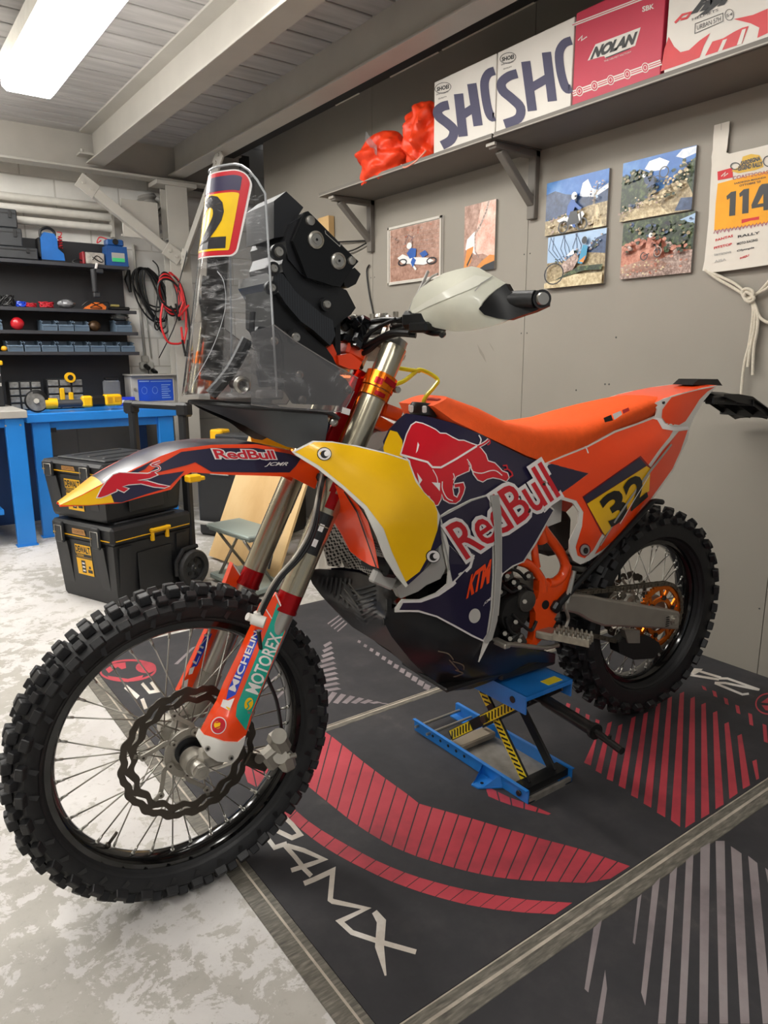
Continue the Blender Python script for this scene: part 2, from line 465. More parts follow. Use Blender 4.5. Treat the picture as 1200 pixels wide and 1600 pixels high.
M_DARK_SHADE = mat('dark_board_and_shade', '#403f3d', .7, 0, .05, 4)  # dark backing and screws; in the recesses the shade is put into this colour
M_BLOCK = brick_mat('painted_blockwork', '#f0eee8', '#e9e6e0', '#cfcbc3', .44, .215, .006, .6, .5, (math.radians(90), 0, 0))
M_GBLOCK = brick_mat('grey_painted_blockwork', '#87837d', '#817e78', '#706d68', .44, .215, .006, .6, .5, (math.radians(90), 0, 0))
b = MB().box((.4, WY+.06, 1.9), (6.2, .12, 2.2)); b.box((.4, WY+.06, .4), (6.2, .12, .8), 1)
struct('wall_back', b, [M_BLOCK, M_GBLOCK])
# right wall of tall boards with fine joints and screw heads
b = MB(); ys = [-1.25, -.02, 1.19, 2.41, 3.63, 4.97]
for i in range(len(ys)-1): b.box((WX+.02, (ys[i]+ys[i+1])/2, 1.31), (.04, ys[i+1]-ys[i]-.003, 2.62), 0)
b.box((WX+.05, 1.86, 1.45), (.02, 6.22, 2.9), 1)
for y_ in ys[1:-1]:
    for z_ in (.25, .85, 1.25, 1.6):
        for d_ in (-.018, .018): b.cyl((WX-.0006, y_+d_, z_), (WX+.002, y_+d_, z_), .0035, n=8, mi=1)
for (y_, z_, a_, b_) in ((2.69, 1.16, .035, .012), (2.62, 1.19, .02, .004), (2.83, 1.28, .012, .004)):
    b.add([(WX-.0010, y_+dy*a_, z_+dz*b_+dy*a_*1.1) for dy, dz in ((-1, -.6), (.4, -1), (1, .7), (-.5, 1))], [(0, 1, 2, 3)], 2)
for (y_, z_) in ((1.9, 1.22), (1.94, 1.03), (2.09, 1.0), (1.92, 1.03)): b.cyl((WX-.0008, y_, z_), (WX, y_, z_), .004, n=8, mi=1)
struct('wall_right', b, [M_PANEL, M_DARK_SHADE, mat('scuff', '#827c73', .7)])
struct('wall_recess', MB().box((3.0, 5.36, 1.4), (.06, .8, 2.8)).box((2.78, 4.98, 1.4), (.4, .03, 2.8)), M_DARK_SHADE)  # recess walls coloured dark for the shade they stand in
struct('wall_left', MB().box((-2.75, 1.6, 1.4), (.1, 8.4, 2.8)), mat('pale_wall', '#b9b5ad', .7))
# ceiling of boards with dark joints, carried by steel joists
b = MB(); y_ = -2.5
while y_ < 5.7:
    b.box((-.34, y_+.078, CZ+.012), (4.96, .155, .024), 0, bev=.003); y_ += .17
b.box((-.3, 1.6, CZ+.05), (4.9, 8.4, .04), 1); b.box((2.5, 1.6, 2.86), (.9, 8.4, .04), 1)
struct('ceiling', b, [ramp_mat('ceiling_board', [(.3, '#a3a09e'), (.5, '#b3b0ae'), (.7, '#c4c1be')], 2.2, .5, 6, 0, (1, 9, 1)), mat('dark_gap', '#22221f', .9)])
def ibeam(mb, x0, x1, y0, y1, z0, z1, t=.011, tw=.01, along='y'):
    """I section between two ends"""
    if along == 'y':
        c, L_ = (y0+y1)/2, y1-y0; xc, w_ = (x0+x1)/2, x1-x0
        mb.box((xc, c, z0+t/2), (w_, L_, t), bev=.002); mb.box((xc, c, z1-t/2), (w_+.05, L_, t)); mb.box((xc, c, (z0+z1)/2), (tw, L_, z1-z0-2*t))
    else:
        c, L_ = (x0+x1)/2, x1-x0; yc, w_ = (y0+y1)/2, y1-y0
        mb.box((c, yc, z0+t/2), (L_, w_, t), bev=.002); mb.box((c, yc, z1-t/2), (L_, w_, t)); mb.box((c, yc, (z0+z1)/2), (L_, tw, z1-z0-2*t))
    return mb
b = ibeam(MB(), 1.452, 1.572, -2.2, 5.40, 2.415, CZ)
b.box((1.44, 5.36, 2.46), (.09, .09, .012)); b.cyl((1.42, 5.35, 2.47), (1.42, 5.35, 2.49), .012, n=6)
struct('trim_1', b, M_STEEL)
b = ibeam(MB(), 2.02, 2.14, -2.2, 5.42, 2.415, CZ+.12, along='y'); b.box((2.16, 1.6, 2.66), (.02, 7.6, .3))
struct('trim_2', b, M_STEEL)
b = MB().box((.0, 5.47, 2.51), (5.2, .012, .26)).box((0, 5.44, 2.385), (5.2, .12, .014), bev=.002).box((0, 5.46, 2.63), (5.2, .1, .012))
b.box((2.35, 5.5, 2.51), (.7, .02, .3), 1)
struct('trim_3', b, [M_STEEL, M_DARK_SHADE])
# pale strips stand in for light seeping over the top of the right wall
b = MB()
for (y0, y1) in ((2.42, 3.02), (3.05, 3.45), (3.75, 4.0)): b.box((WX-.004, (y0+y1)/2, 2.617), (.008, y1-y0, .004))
struct('trim_gap_light', b, mat('painted_gap_light', '#efe6d6', .5))
b = MB().box((2.35, 1.6, 2.72), (.42, 8.2, .2))
struct('trim_5', b, M_DARK_SHADE)  # dark block, its colour carries the shade of the recess above the wall
# steel column with its head and the two diagonal braces
def column():
    t = thing('steel_column', 'grey painted steel column with bolted diagonal braces at the back corner', 'column', (2.06, 5.44, 0))
    b = MB().box((0, -.06, 1.19), (.155, .011, 2.38)).box((0, .06, 1.19), (.155, .011, 2.38)).box((0, 0, 1.19), (.009, .12, 2.38))
    b.box((0, 0, 2.36), (.30, .17, .03), bev=.004); b.box((0, 0, 1.99), (.125, .115, .012)); b.box((0, 0, .01), (.22, .22, .02))
    b.build('post', M_STEEL, t)
    def brace(p0, p1, wdt, nrm):
        m_ = MB(); d = unit(vv(p1)-vv(p0)); nrm = unit(nrm); s_ = np.cross(d, nrm); R = np.array([d, s_, nrm]).T; L_ = np.linalg.norm(vv(p1)-vv(p0))
        m_.box((vv(p0)+vv(p1))/2, (L_, wdt, .008), R=R); m_.box((vv(p0)+vv(p1))/2-s_*wdt/2+nrm*.025, (L_, .008, .05), R=R)
        for q in (vv(p0), vv(p1)):
            sg = 1 if q is not None else 1
            m_.box(q, (.13, .10, .012), R=R, bev=.002)
            for k in (-.03, .03): m_.cyl(q+d*k-nrm*.014, q+d*k-nrm*.005, .011, n=6)
        return m_
    brace((-.62, -.075, 2.27), (-.06, -.075, 1.88), .06, (0, 1, 0)).build('brace', M_STEEL, t)
    brace((.005, -.80, 2.38), (.005, -.10, 1.84), .06, (1, 0, 0)).build('brace', M_STEEL, t)
    MB().box((-.26, -.02, 2.10), (.26, .012, .25), bev=.002).box((-.26, .0, 1.99), (.26, .05, .012)).build('gusset_plate', M_STEEL, t)
column()

# ------------------------------------------------------------------ ceiling lamps
def lamp():
    t = thing('ceiling_lamp', 'bright white linear ceiling lamp hanging under the boarded ceiling', 'lamp', (.885, 4.24, 2.5))
    b = MB().box((0, -.75, .035), (.26, 1.52, .05), bev=.01).box((-.125, -.75, .0), (.012, 1.52, .05)).box((.125, -.75, 0), (.012, 1.52, .05)).box((0, .006, 0), (.26, .012, .05)).box((0, -1.506, 0), (.26, .012, .05))
    b.build('housing', mat('lamp_housing', '#d9d6cc', .4), t)
    MB().box((0, -.75, -.045), (.236, 1.49, .075), bev=.02).build('diffuser', mat('lamp_diffuser', '#fffcf6', .5, emit=LAMP), t)
    b = MB(); b.tube(crom([(0, .0, .04), (-.02, .12, .10), (-.12, .62, .115)]), .006)
    b.build('power_cable', mat('white_cable', '#d5d2ca', .5), t); return t
L0 = lamp()
for (x_, y_) in ((1.22, 2.70), (.38, 5.34), (-.45, 5.32), (-1.3, 4.7), (-.65, 1.7), (.2, -.35)):  # unseen lamps: first placed from the shadows, the rest added for brightness
    o = copy_tree(L0); o.location = (x_, y_, 2.5); o['label'] = 'added white linear lamp out of view, over x %s y %s' % (x_, y_); tag(o, 'white linear lamp added outside the picture to light the room', 'lamp', 'added lamps outside the picture')
tag(MB().tube(crom([(.35, 5.3, 2.62), (.45, 5.33, 2.5), (.52, 5.34, 2.36), (.46, 5.34, 2.27), (.36, 5.34, 2.24)]), .010).build('grey_conduit', mat('conduit', '#b5b2aa', .4)), 'pale grey bent cable conduit hanging below the ceiling at the left edge', 'conduit')

# ================================================================== FLOOR MATS
M_MAT = ramp_mat('dusty_black_rubber', [(.3, '#29292c'), (.5, '#323134'), (.62, '#3b393b'), (.75, '#575350')], 5, .75, 10, .1, None, 'LINEAR', 0, .65)
M_RED = ramp_mat('red_mat_print', [(.3, '#82303a'), (.5, '#b33b47'), (.75, '#c54a55')], 4, .6, 8)
M_GRY = ramp_mat('grey_mat_print', [(.3, '#6a6264'), (.5, '#857b7d'), (.75, '#968d8e')], 6, .65, 8)
M_WHT = ramp_mat('worn_white_print', [(.3, '#a59a8e'), (.48, '#c9c0b5'), (.6, '#e4dfd8')], 5, .6, 8)
M_TRIM = ramp_mat('dirty_grey_edge_strip', [(.3, '#4d4a44'), (.5, '#69655c'), (.7, '#8a857a')], 25, .45, 10, .2, (1, 6, 1))
M_TRIML = ramp_mat('pale_edge_line', [(.3, '#8f877c'), (.6, '#c3b8a9')], 12, .4, 6)
ZM = .004
def fm(x, y): return at(x, y, z=ZM)
UPZ = vv((0, 0, .0006))
def bands(mb, up, lo, n, gap, mi, skip=()):
    """row of blocks between two polylines"""
    def samp(pl, t):
        P = [vv(p) for p in pl]; L_ = [0]
        for i in range(1, len(P)): L_.append(L_[-1]+np.linalg.norm(P[i]-P[i-1]))
        q = t*L_[-1]
        for i in range(1, len(P)):
            if q <= L_[i]+1e-9: k = (q-L_[i-1])/(L_[i]-L_[i-1]); return P[i-1]+(P[i]-P[i-1])*k
        return P[-1]
    for i in range(n):
        if i in skip: continue
        a, b_ = (i+gap/2)/n, (i+1-gap/2)/n
        mb.add([fm(*samp(up, a))+UPZ, fm(*samp(up, b_))+UPZ, fm(*samp(lo, b_))+UPZ, fm(*samp(lo, a))+UPZ], [(0, 1, 2, 3)], mi)
def rmat(name, label, x0, x1, y0, y1, draw, mats):
    t = thing(name, label, 'mat', (x0, y0, 0)); o = -vv((x0, y0, 0))
    b = MB().box(((x0+x1)/2, (y0+y1)/2, ZM/2), (x1-x0, y1-y0, ZM)); draw(b); b.xf(t=o); b.build('rubber_sheet', mats, t)
    return t, o
MM = [M_MAT, M_RED, M_GRY, M_WHT, mat('mat_black', '#2b2a2c', .7)]
def draw1(b):
    up = [(500, 1138), (520, 1152), (545, 1172), (572, 1194), (604, 1218), (635, 1240), (655, 1256), (690, 1266), (740, 1280), (790, 1295), (850, 1312), (900, 1325), (940, 1338), (985, 1354)]
    lo = [(478, 1226), (500, 1244), (525, 1264), (550, 1284), (580, 1304), (615, 1324), (650, 1338), (700, 1354), (740, 1364), (775, 1371), (820, 1376), (870, 1378), (915, 1380), (955, 1373)]
    bands(b, up, lo, 25, .1, 1)
    up = [(430, 1232), (452, 1258), (480, 1282), (500, 1296), (525, 1311), (550, 1325), (590, 1346), (625, 1361), (660, 1373), (700, 1384), (740, 1393), (780, 1400), (830, 1407), (895, 1411)]
    lo = [(420, 1244), (446, 1274), (470, 1296), (495, 1316), (520, 1332), (545, 1346), (585, 1366), (615, 1379), (650, 1392), (690, 1404), (730, 1414), (770, 1421), (815, 1426), (868, 1429)]
    bands(b, up, lo, 21, .06, 1)
    # arc passing under the jack, then hidden by the wheels
    bands(b, [(756, 1226), (790, 1244), (830, 1258), (862, 1272)], [(762, 1244), (790, 1256), (826, 1266), (858, 1274)], 5, .12, 1)
    bands(b, [(372, 1178), (400, 1192), (424, 1200), (446, 1180)], [(386, 1222), (404, 1232), (424, 1236), (440, 1214)], 4, .15, 1)
    # sheaf of red stripes
    st = [((352, 398), (300, 512), (328, 524)), ((408, 340), (348, 545), (372, 558)), ((452, 350), (394, 580), (420, 590)), ((507, 318), (444, 608), (472, 622)), ((558, 300), (496, 648), (524, 662)), ((610, 262), (548, 682), (580, 700)),
          ((658, 236), (604, 720), (638, 740)), ((708, 216), (662, 752), (700, 780)), ((753, 236), (722, 784), (762, 758)), ((798, 262), (788, 745), (822, 725)), ((846, 296), (848, 706), (882, 686)), ((894, 342), (906, 664), (940, 640)),
          ((948, 392), (962, 622), (992, 606)), ((1010, 498), (1018, 584), (1030, 578))]
    X = lambda p: (800+p[0]/2.667, 1000+p[1]/2.667)
    for t_, l_, r_ in st:
        w_ = 9 if t_ != (352, 398) else 4
        patch(b, [X((t_[0]-w_, t_[1]+8)), X((t_[0]+w_, t_[1])), X(r_), X(l_)], fm, UPZ, 1)
    for (x, y, h_) in ((236, 262, 26), (275, 282, 38), (316, 308, 42), (357, 330, 50), (798, 190, 22), (842, 210, 30), (890, 240, 32), (938, 270, 40), (992, 304, 55), (1052, 350, 80)):
        d = 6 if x < 500 else -6
        patch(b, [X((x-8, y)), X((x+8, y+6)), X((x+8-d, y+h_)), X((x-8-d, y+h_-6))], fm, UPZ, 1)
    # R A 4 M X lettering running along the left border
    Y = lambda x, y: (260+x/4.615, 1160+y/4.615)
    W_ = 7.2
    S = lambda pts, w_=W_: stroke(b, pts, w_, fm, UPZ, 3)
    S([Y(840, 530), Y(905, 590), Y(965, 665), Y(905, 690), Y(780, 630)]); S([Y(720, 680), Y(780, 760), Y(870, 730)], 7)
    S([Y(850, 740), Y(930, 830), Y(985, 900)]); S([Y(870, 745), Y(990, 780), Y(1135, 845), Y(1040, 880), Y(900, 925)]); S([Y(985, 905), Y(1045, 965)])
    H = lambda x, y: (300+x/2, 1200+y/2)
    S([H(350, 362), H(380, 350), H(440, 322), H(432, 412), H(440, 418), H(545, 440), H(462, 480), H(500, 515), H(590, 545), H(700, 576)], 8)
    S([H(570, 450), H(592, 480), H(586, 560), H(605, 650)], [9, 14, 14, 3])
    # second lettering by the wall
    V = lambda x, y: (1000+x/6, 940+y/6)
    patch(b, [V(455, 690), V(490, 625), V(590, 632), V(560, 660), V(520, 680)], fm, UPZ, 3)
    for q in ([(560, 655), (760, 715)], [(470, 688), (740, 732)], [(740, 722), (820, 722), (1120, 828)], [(700, 762), (800, 765), (1110, 828)], [(700, 765), (960, 872), (1020, 865)]): S([V(*p) for p in q], 3.4)
    b2 = ell(1201, 1100, 20, 16, 30); stroke(b, b2, 2.2, fm, UPZ, 1, closed=True); patch(b, [(1189, 1098), (1200, 1090), (1214, 1092), (1200, 1099)], fm, UPZ, 1); patch(b, [(1190, 1102), (1204, 1103), (1212, 1112), (1196, 1110)], fm, UPZ, 1)
rmat('floor_mat', 'dark rubber mat with red arcs and red stripes under the motorcycle and the blue lift', .60, 2.552, .832, 1.765, draw1, MM)
def draw2(b):
    X = lambda p: (800+p[0]/2.667, 1000+p[1]/2.667)
    st = [((340, 1200), (375, 1165), (318, 1470), (302, 1455)), ((524, 1075), (540, 1060), (512, 1270), (503, 1262)), ((585, 1025), (617, 990), (555, 1525), (538, 1470)), ((658, 975), (688, 945), (640, 1600), (608, 1600)), ((725, 920), (756, 892), (724, 1600), (692, 1600)),
          ((785, 868), (825, 845), (815, 1600), (780, 1600)), ((848, 838), (886, 838), (900, 1600), (865, 1600)), ((912, 860), (956, 890), (990, 1600), (952, 1600)), ((984, 900), (1022, 930), (1085, 1600), (1045, 1600)), ((1055, 950), (1085, 975), (1140, 1300), (1110, 1250)), ((388, 1375), (396, 1455), (375, 1600), (350, 1600))]
    for q in st: patch(b, [X(p) for p in q], fm, UPZ, 2)
rmat('floor_mat', 'dark rubber mat with thin grey stripes in the lower right corner', .60, 2.552, -.18, .770, draw2, MM)
def draw3(b):
    # red oval emblem seen through the front wheel
    stroke(b, ell(200, 1048, 43, 16, 36, -.04), 3, fm, UPZ, 1, closed=True)
    patch(b, [(165, 1046), (178, 1037), (196, 1035), (197, 1044), (190, 1046), (184, 1042), (170, 1052)], fm, UPZ, 1); patch(b, ell(228, 1043, 16, 9, 16), fm, UPZ, 1); patch(b, [(168, 1056), (200, 1061), (224, 1055), (222, 1059), (200, 1066), (172, 1062)], fm, UPZ, 1)
    stroke(b, [(196, 1073), (216, 1090)], 7, fm, UPZ, 3); stroke(b, [(222, 1068), (234, 1082), (246, 1080), (236, 1066)], 5, fm, UPZ, 3); stroke(b, [(222, 1092), (228, 1108)], 6, fm, UPZ, 3)
    for i in range(9):
        x, y = 300+i*26, 1012+i*9; patch(b, [(x, y), (x+6, y-2), (x-22, y+26), (x-28, y+26)], fm, UPZ, 2)
    for i in range(10):
        x, y = 500+i*5, 995+i*0; patch(b, [(505-i*1.5, 1008+i*8), (516+i*1.2, 1002+i*8), (519+i*1.6, 1005+i*8), (508-i*1.5, 1012+i*8)], fm, UPZ, 2)
    for i in range(8): patch(b, [(505+i*14, 1078+i*3), (513+i*14, 1080+i*3), (500+i*14, 1100), (492+i*14, 1098)], fm, UPZ, 2)
    for i in range(12):
        k = .6+.06*i; x, y = 560+i*9.5, 1000+i*6.2; patch(b, [(x, y), (x+7*k, y+3*k), (x+4*k, y+9*k), (x-3*k, y+6*k)], fm, UPZ, 2)
    for i in range(4): stroke(b, [(512+i*5, 975+i*4), (530+i*4, 962+i*4)], 2, fm, UPZ, 2)
rmat('floor_mat', 'dark rubber mat with a red oval emblem and grey hatching, behind the motorcycle', .60, 2.552, 1.80, 2.84, draw3, MM)
def strip(name, label, x0, x1, y0, y1, along):
    t = thing(name, label, 'edge strip', ((x0+x1)/2, (y0+y1)/2, 0), 0); b = MB(); dx, dy = x1-x0, y1-y0
    b.box((0, 0, .0022), (dx, dy, .0044), 0, bev=.001)
    if along == 'x': b.box((0, .002, .0046), (dx, .007, .0016), 1); b.box((0, dy/2-.003, .0045), (dx, .003, .0015), 1)
    else: b.box((.008, 0, .0046), (.005, dy, .0016), 1)
    b.build('strip', [M_TRIM, M_TRIML], t)
strip('mat_edge_strip', 'dirty grey strip with a pale centre line between the red and the grey striped mats', .60, 2.552, .771, .831, 'x')
strip('mat_edge_strip', 'thin pale strip joining the red mat to the mat behind it', .60, 2.552, 1.766, 1.799, 'x')
strip('mat_edge_strip', 'long dark edge strip along the left border of the mats', .545, .599, -.18, 2.84, 'y')

# ================================================================== THE MOTORCYCLE
M_ORANGE = mat('orange_plastic', '#ff4a10', .32, 0, .02, 4, coat=.3)
M_NAVY = mat('navy_vinyl', '#211d3b', .3, 0, .02, 4, coat=.4)
M_YEL = mat('yellow_plastic', '#ffc60a', .3, 0, .02, 4, coat=.3)
M_WHITE = mat('white_plastic', '#e4e1d9', .35, 0, .03, 6, coat=.2)
M_GREYP = mat('light_grey_plastic', '#a9a7a2', .4, 0, .03, 6)
M_BULL = mat('red_vinyl', '#cf1327', .3, 0, .02, 4, coat=.4)
M_WV = mat('white_vinyl', '#ece7e4', .35)
M_BLK = mat('black_plastic', '#141415', .42, 0, .1, 10)
M_BLKS = mat('satin_black_metal', '#191a1b', .33, .3, .08, 12)
M_RUB = mat('tyre_rubber', '#141416', .55, 0, .2, 22, .25, 90)
M_RUB2 = mat('tyre_knob_rubber', '#1b1b1d', .5, 0, .25, 40, .3, 150)
M_ALU = mat('brushed_aluminium', '#b9b5ac', .32, .85, .06, 14)
M_ALUD = mat('dull_cast_aluminium', '#a19c92', .45, .7, .12, 20, .1)
M_CHAMP = mat('champagne_fork_tube', '#b5ad97', .24, .8, .04, 8)
M_ANO = mat('orange_anodised', '#e0700a', .22, .75, .04, 12)
M_REDANO = mat('red_anodised', '#a80f16', .25, .6, .05, 12)
M_DISC = mat('dark_brake_steel', '#4f4942', .35, .8, .08, 30)
M_TEAL = mat('teal_vinyl', '#12a892', .3, coat=.4)
M_BLUEV = mat('blue_vinyl', '#1c45c8', .3, coat=.4)
M_CARB = wave_mat('carbon_weave', '#17181a', '#26282b', 60, 'X', .5, .28, .5, .3)
M_FRAME = mat('orange_frame_paint', '#ef4c0a', .28, 0, .03, 8, coat=.5)
OFS = vv((0, -1, 0))
bike = thing('dirt_bike', 'orange, navy and yellow rally motorcycle number 32 on knobby tyres, propped on a blue lift', 'motorcycle', tuple(BO), BY)

def SF(ctrl, off=0.):
    """surface of the near side: photo point -> motorcycle coordinates at an interpolated sideways distance"""
    t = TPS(ctrl); return lambda x, y: bk(x, y, t(x, y)-off)

def make_wheel(name, c, R, hw, Rb, N, rear, label=None):
    def loc(o): o.location = c; return o
    rim = MB()
    pr = [(Rb+.005, -.0255), (Rb+.005, -.022), (Rb-.004, -.020), (Rb-.006, 0), (Rb-.004, .020), (Rb+.005, .022), (Rb+.005, .0255), (Rb-.006, .0265), (Rb-.011, .022), (Rb-.0165, .010), (Rb-.0175, 0), (Rb-.0165, -.010), (Rb-.011, -.022), (Rb-.006, -.0265)]
    if rear: pr = [(r, h*1.15) for r, h in pr]
    rim.lathe(pr, (0, 0, 0), (0, 1, 0), 96, 0, True, True)
    w_ = rim.build(name, [mat('gloss_black_rim', '#0c0c0d', .14, .3, coat=.6)], bike); w_.location = c
    def sub(nm, mb, m_):
        o = mb.build(nm, m_, w_); return o
    t = MB(); b0 = Rb
    prof = [(b0-.004, -.021), (b0+.006, -.0255), (b0+.022, -hw*.93), (b0+.042, -hw*1.0), (R-.030, -hw*.95), (R-.019, -hw*.72), (R-.0145, -hw*.36), (R-.013, 0), (R-.0145, hw*.36), (R-.019, hw*.72), (R-.030, hw*.95), (b0+.042, hw), (b0+.022, hw*.93), (b0+.006, .0255), (b0-.004, .021)]
    t.lathe(prof, (0, 0, 0), (0, 1, 0), 96, 0, True, True)
    # raised ring and side lugs
    for sg in (-1, 1):
        t.lathe([(b0+.010, sg*(hw*.70)), (b0+.013, sg*(hw*.79)), (b0+.016, sg*(hw*.84))], (0, 0, 0), (0, 1, 0), 96, 1)
    def knob(a, h, rb, ln, wd, ht, tilt, mi=1):
        # radial frame at angle a, tilted sideways
        er = vv((math.cos(a), 0, math.sin(a))); et = vv((-math.sin(a), 0, math.cos(a))); ey = vv((0, 1, 0))
        nr = er*math.cos(tilt)+ey*math.sin(tilt); sd = np.cross(nr, et)
        p = er*rb+ey*h; k = MB().box((0, 0, 0), (ln, wd, ht), bev=.0016)
        V = np.array(k.v); sc = np.where(V[:, 2:3] < 0, 1.16, 1.0); V = V*np.hstack([sc, sc, np.ones_like(sc)])
        k.v = [tuple(p+et*x+sd*y+nr*(z+ht*.35)) for x, y, z in V]; t.join(k, mi-mi); t.m[-len(k.f):] = [mi]*len(k.f)
    for i in range(N):
        a = 2*math.pi*i/N; a2 = a+math.pi/N
        if not rear:
            knob(a, -.0125, R-.011, .021, .021, .019, -.12); knob(a, .0125, R-.011, .021, .021, .019, .12)
            knob(a2, -.030, R-.018, .019, .015, .019, -.62); knob(a2, .030, R-.018, .019, .015, .019, .62)
            knob(a2, 0, R-.012, .014, .013, .013, 0)
            knob(a, -.042, R-.029, .024, .016, .017, -.95); knob(a, .042, R-.029, .024, .016, .017, .95)
            for sg in (-1, 1): t.add([vv((math.cos(a+q)*r_, sg*h_, math.sin(a+q)*r_)) for q, r_, h_ in ((-.018, R-.040, hw*.985), (.012, R-.040, hw*.985), (.03, R-.052, hw*1.03), (.0, R-.058, hw*1.02))], [(0, 1, 2, 3)], 1)
        else:
            knob(a, 0, R-.009, .020, .026, .020, 0); knob(a2, -.025, R-.0115, .020, .022, .019, -.25); knob(a2, .025, R-.0115, .020, .022, .019, .25)
            knob(a, -.045, R-.018, .022, .018, .019, -.65); knob(a, .045, R-.018, .022, .018, .019, .65)
            knob(a2, -.060, R-.034, .026, .018, .017, -1.1); knob(a2, .060, R-.034, .026, .018, .017, 1.1)
    ty = sub('tyre', t, [M_RUB, M_RUB2])
    hub = MB()
    if not rear:
        hub.lathe([(.012, -.036), (.038, -.034), (.040, -.028), (.036, -.024), (.022, -.018), (.019, 0), (.022, .018), (.033, .024), (.036, .030), (.014, .034)], (0, 0, 0), (0, 1, 0), 32, 0)
        hub.lathe([(.030, -.036), (.047, -.037), (.049, -.041), (.044, -.045), (.030, -.046), (.024, -.047)], (0, 0, 0), (0, 1, 0), 32, 0)
        hub.lathe([(.026, -.046), (.030, -.049), (.024, -.052), (.014, -.052)], (0, 0, 0), (0, 1, 0), 32, 1)
    else:
        hub.lathe([(.014, -.05), (.060, -.048), (.062, -.040), (.044, -.034), (.028, -.024), (.026, 0), (.028, .024), (.040, .032), (.042, .040), (.014, .044)], (0, 0, 0), (0, 1, 0), 32, 0)
    sub('hub', hub, [M_ALUD, M_BLKS])
    hr = .036 if not rear else .050; hs = .030 if not rear else .036
    sm_ = [M_ALU, mat('nipple_silver', '#c9c6bf', .3, .8)]
    for k in range(36):
        a = 2*math.pi*k/36+.03; side = -1 if k % 2 == 0 else 1; tw = (.80 if (k//2) % 2 == 0 else -.80)
        p1 = vv((math.cos(a)*(Rb-.016), side*.004, math.sin(a)*(Rb-.016))); p0 = vv((math.cos(a+tw)*hr, side*hs, math.sin(a+tw)*hr)); d = unit(p1-p0)
        s_ = MB().cyl(p0, p1-d*.014, .0016, n=6, mi=0).cyl(p1-d*.018, p1-d*.004, .0028, .0030, n=6, mi=1).cyl(p1-d*.004, p1, .0042, n=6, mi=1)
        sub('spoke', s_, sm_)
    if not rear:
        for a in (math.radians(228),):
            p = vv((math.cos(a), 0, math.sin(a))); sub('valve_stem', MB().cyl(p*(Rb-.016), p*(Rb-.05), .0035, n=8).cyl(p*(Rb-.016), p*(Rb-.024), .006, n=6), M_DISC)
    return w_, sub

# ---------------- front wheel
fw, fsub = make_wheel('front_wheel', (0, 0, .346), .3415, .046, .267, 36, False)
fw.rotation_euler = (0, 0, .0249)
def wave_disc(R, r, lobes, y0, th, slots, carrier):
    b = MB(); n = 12; tot = lobes*n
    def ro(k):
        u = (k % n)/n; return R+.0034*(2*abs(2*((u+.1) % 1)-1)-1)+.0015*math.sin(4*math.pi*u+.6)
    def ri(k):
        u = ((k+3) % n)/n; return r+.0036*math.sin(2*math.pi*u)
    P = [[], [], [], []]
    for k in range(tot):
        a = -2*math.pi*k/tot; e = vv((math.cos(a), 0, math.sin(a))); A, B = ro(k), ri(k)
        u = (k % n)/n; sl = max(0, math.sin(math.pi*min(1, max(0, (u-.12)/.72))))**.5*.0030 if slots else 0; mid = (A+B)/2+(.004*(u-.5)*2)
        P[0].append(e*B); P[1].append(e*(mid-sl)); P[2].append(e*(mid+sl)); P[3].append(e*A)
    for (i, j) in ((0, 1), (2, 3)):
        for yy, fl in ((y0, 0), (y0+th, 1)):
            V = [p+vv((0, yy, 0)) for p in P[i]]+[p+vv((0, yy, 0)) for p in P[j]]; F = []
            for k in range(tot):
                q = (k, (k+1) % tot, tot+(k+1) % tot, tot+k); F.append(q if fl else q[::-1])
            b.add(V, F, 0)
    for i in range(4):
        V = [p+vv((0, y0, 0)) for p in P[i]]+[p+vv((0, y0+th, 0)) for p in P[i]]
        b.add(V, [(k, (k+1) % tot, tot+(k+1) % tot, tot+k) for k in range(tot)], 0)
    if carrier:
        for k in range(6):
            a = 2*math.pi*k/6+.3; pts = []
            for t_, ra in ((0, .046), (.10, .060), (.34, .074), (.52, .098), (.50, r+.006)): pts.append((math.cos(a+t_)*ra, y0+th/2, math.sin(a+t_)*ra))
            q = crom(pts, 5)
            for i in range(len(q)-1):
                d = unit(q[i+1]-q[i]); s_ = np.cross(d, (0, 1, 0)); w_ = .0045
                b.add([q[i]-s_*w_+vv((0, dy, 0)) for dy in (-.0015, .0015)]+[q[i]+s_*w_+vv((0, dy, 0)) for dy in (-.0015, .0015)]+[q[i+1]-s_*w_+vv((0, dy, 0)) for dy in (-.0015, .0015)]+[q[i+1]+s_*w_+vv((0, dy, 0)) for dy in (-.0015, .0015)],
                      [(0, 2, 6, 4), (1, 5, 7, 3), (0, 4, 5, 1), (2, 3, 7, 6)], 1)
            for rr in (.046, .098):
                t_ = 0 if rr == .046 else .52; p = vv((math.cos(a+t_)*rr, y0-.001, math.sin(a+t_)*rr)); b.cyl(p, p+vv((0, -.005, 0)), .007, n=12, mi=1); b.cyl(p+vv((0, -.005, 0)), p+vv((0, -.0055, 0)), .003, n=6, mi=0)
        b.lathe([(.040, y0), (.054, y0), (.054, y0+th), (.040, y0+th)], (0, 0, 0), (0, 1, 0), 36, 1, False, True)
    return b
fsub('brake_disc', wave_disc(.143, .110, 16, -.057, .003, True, True), [M_DISC, M_ALUD])

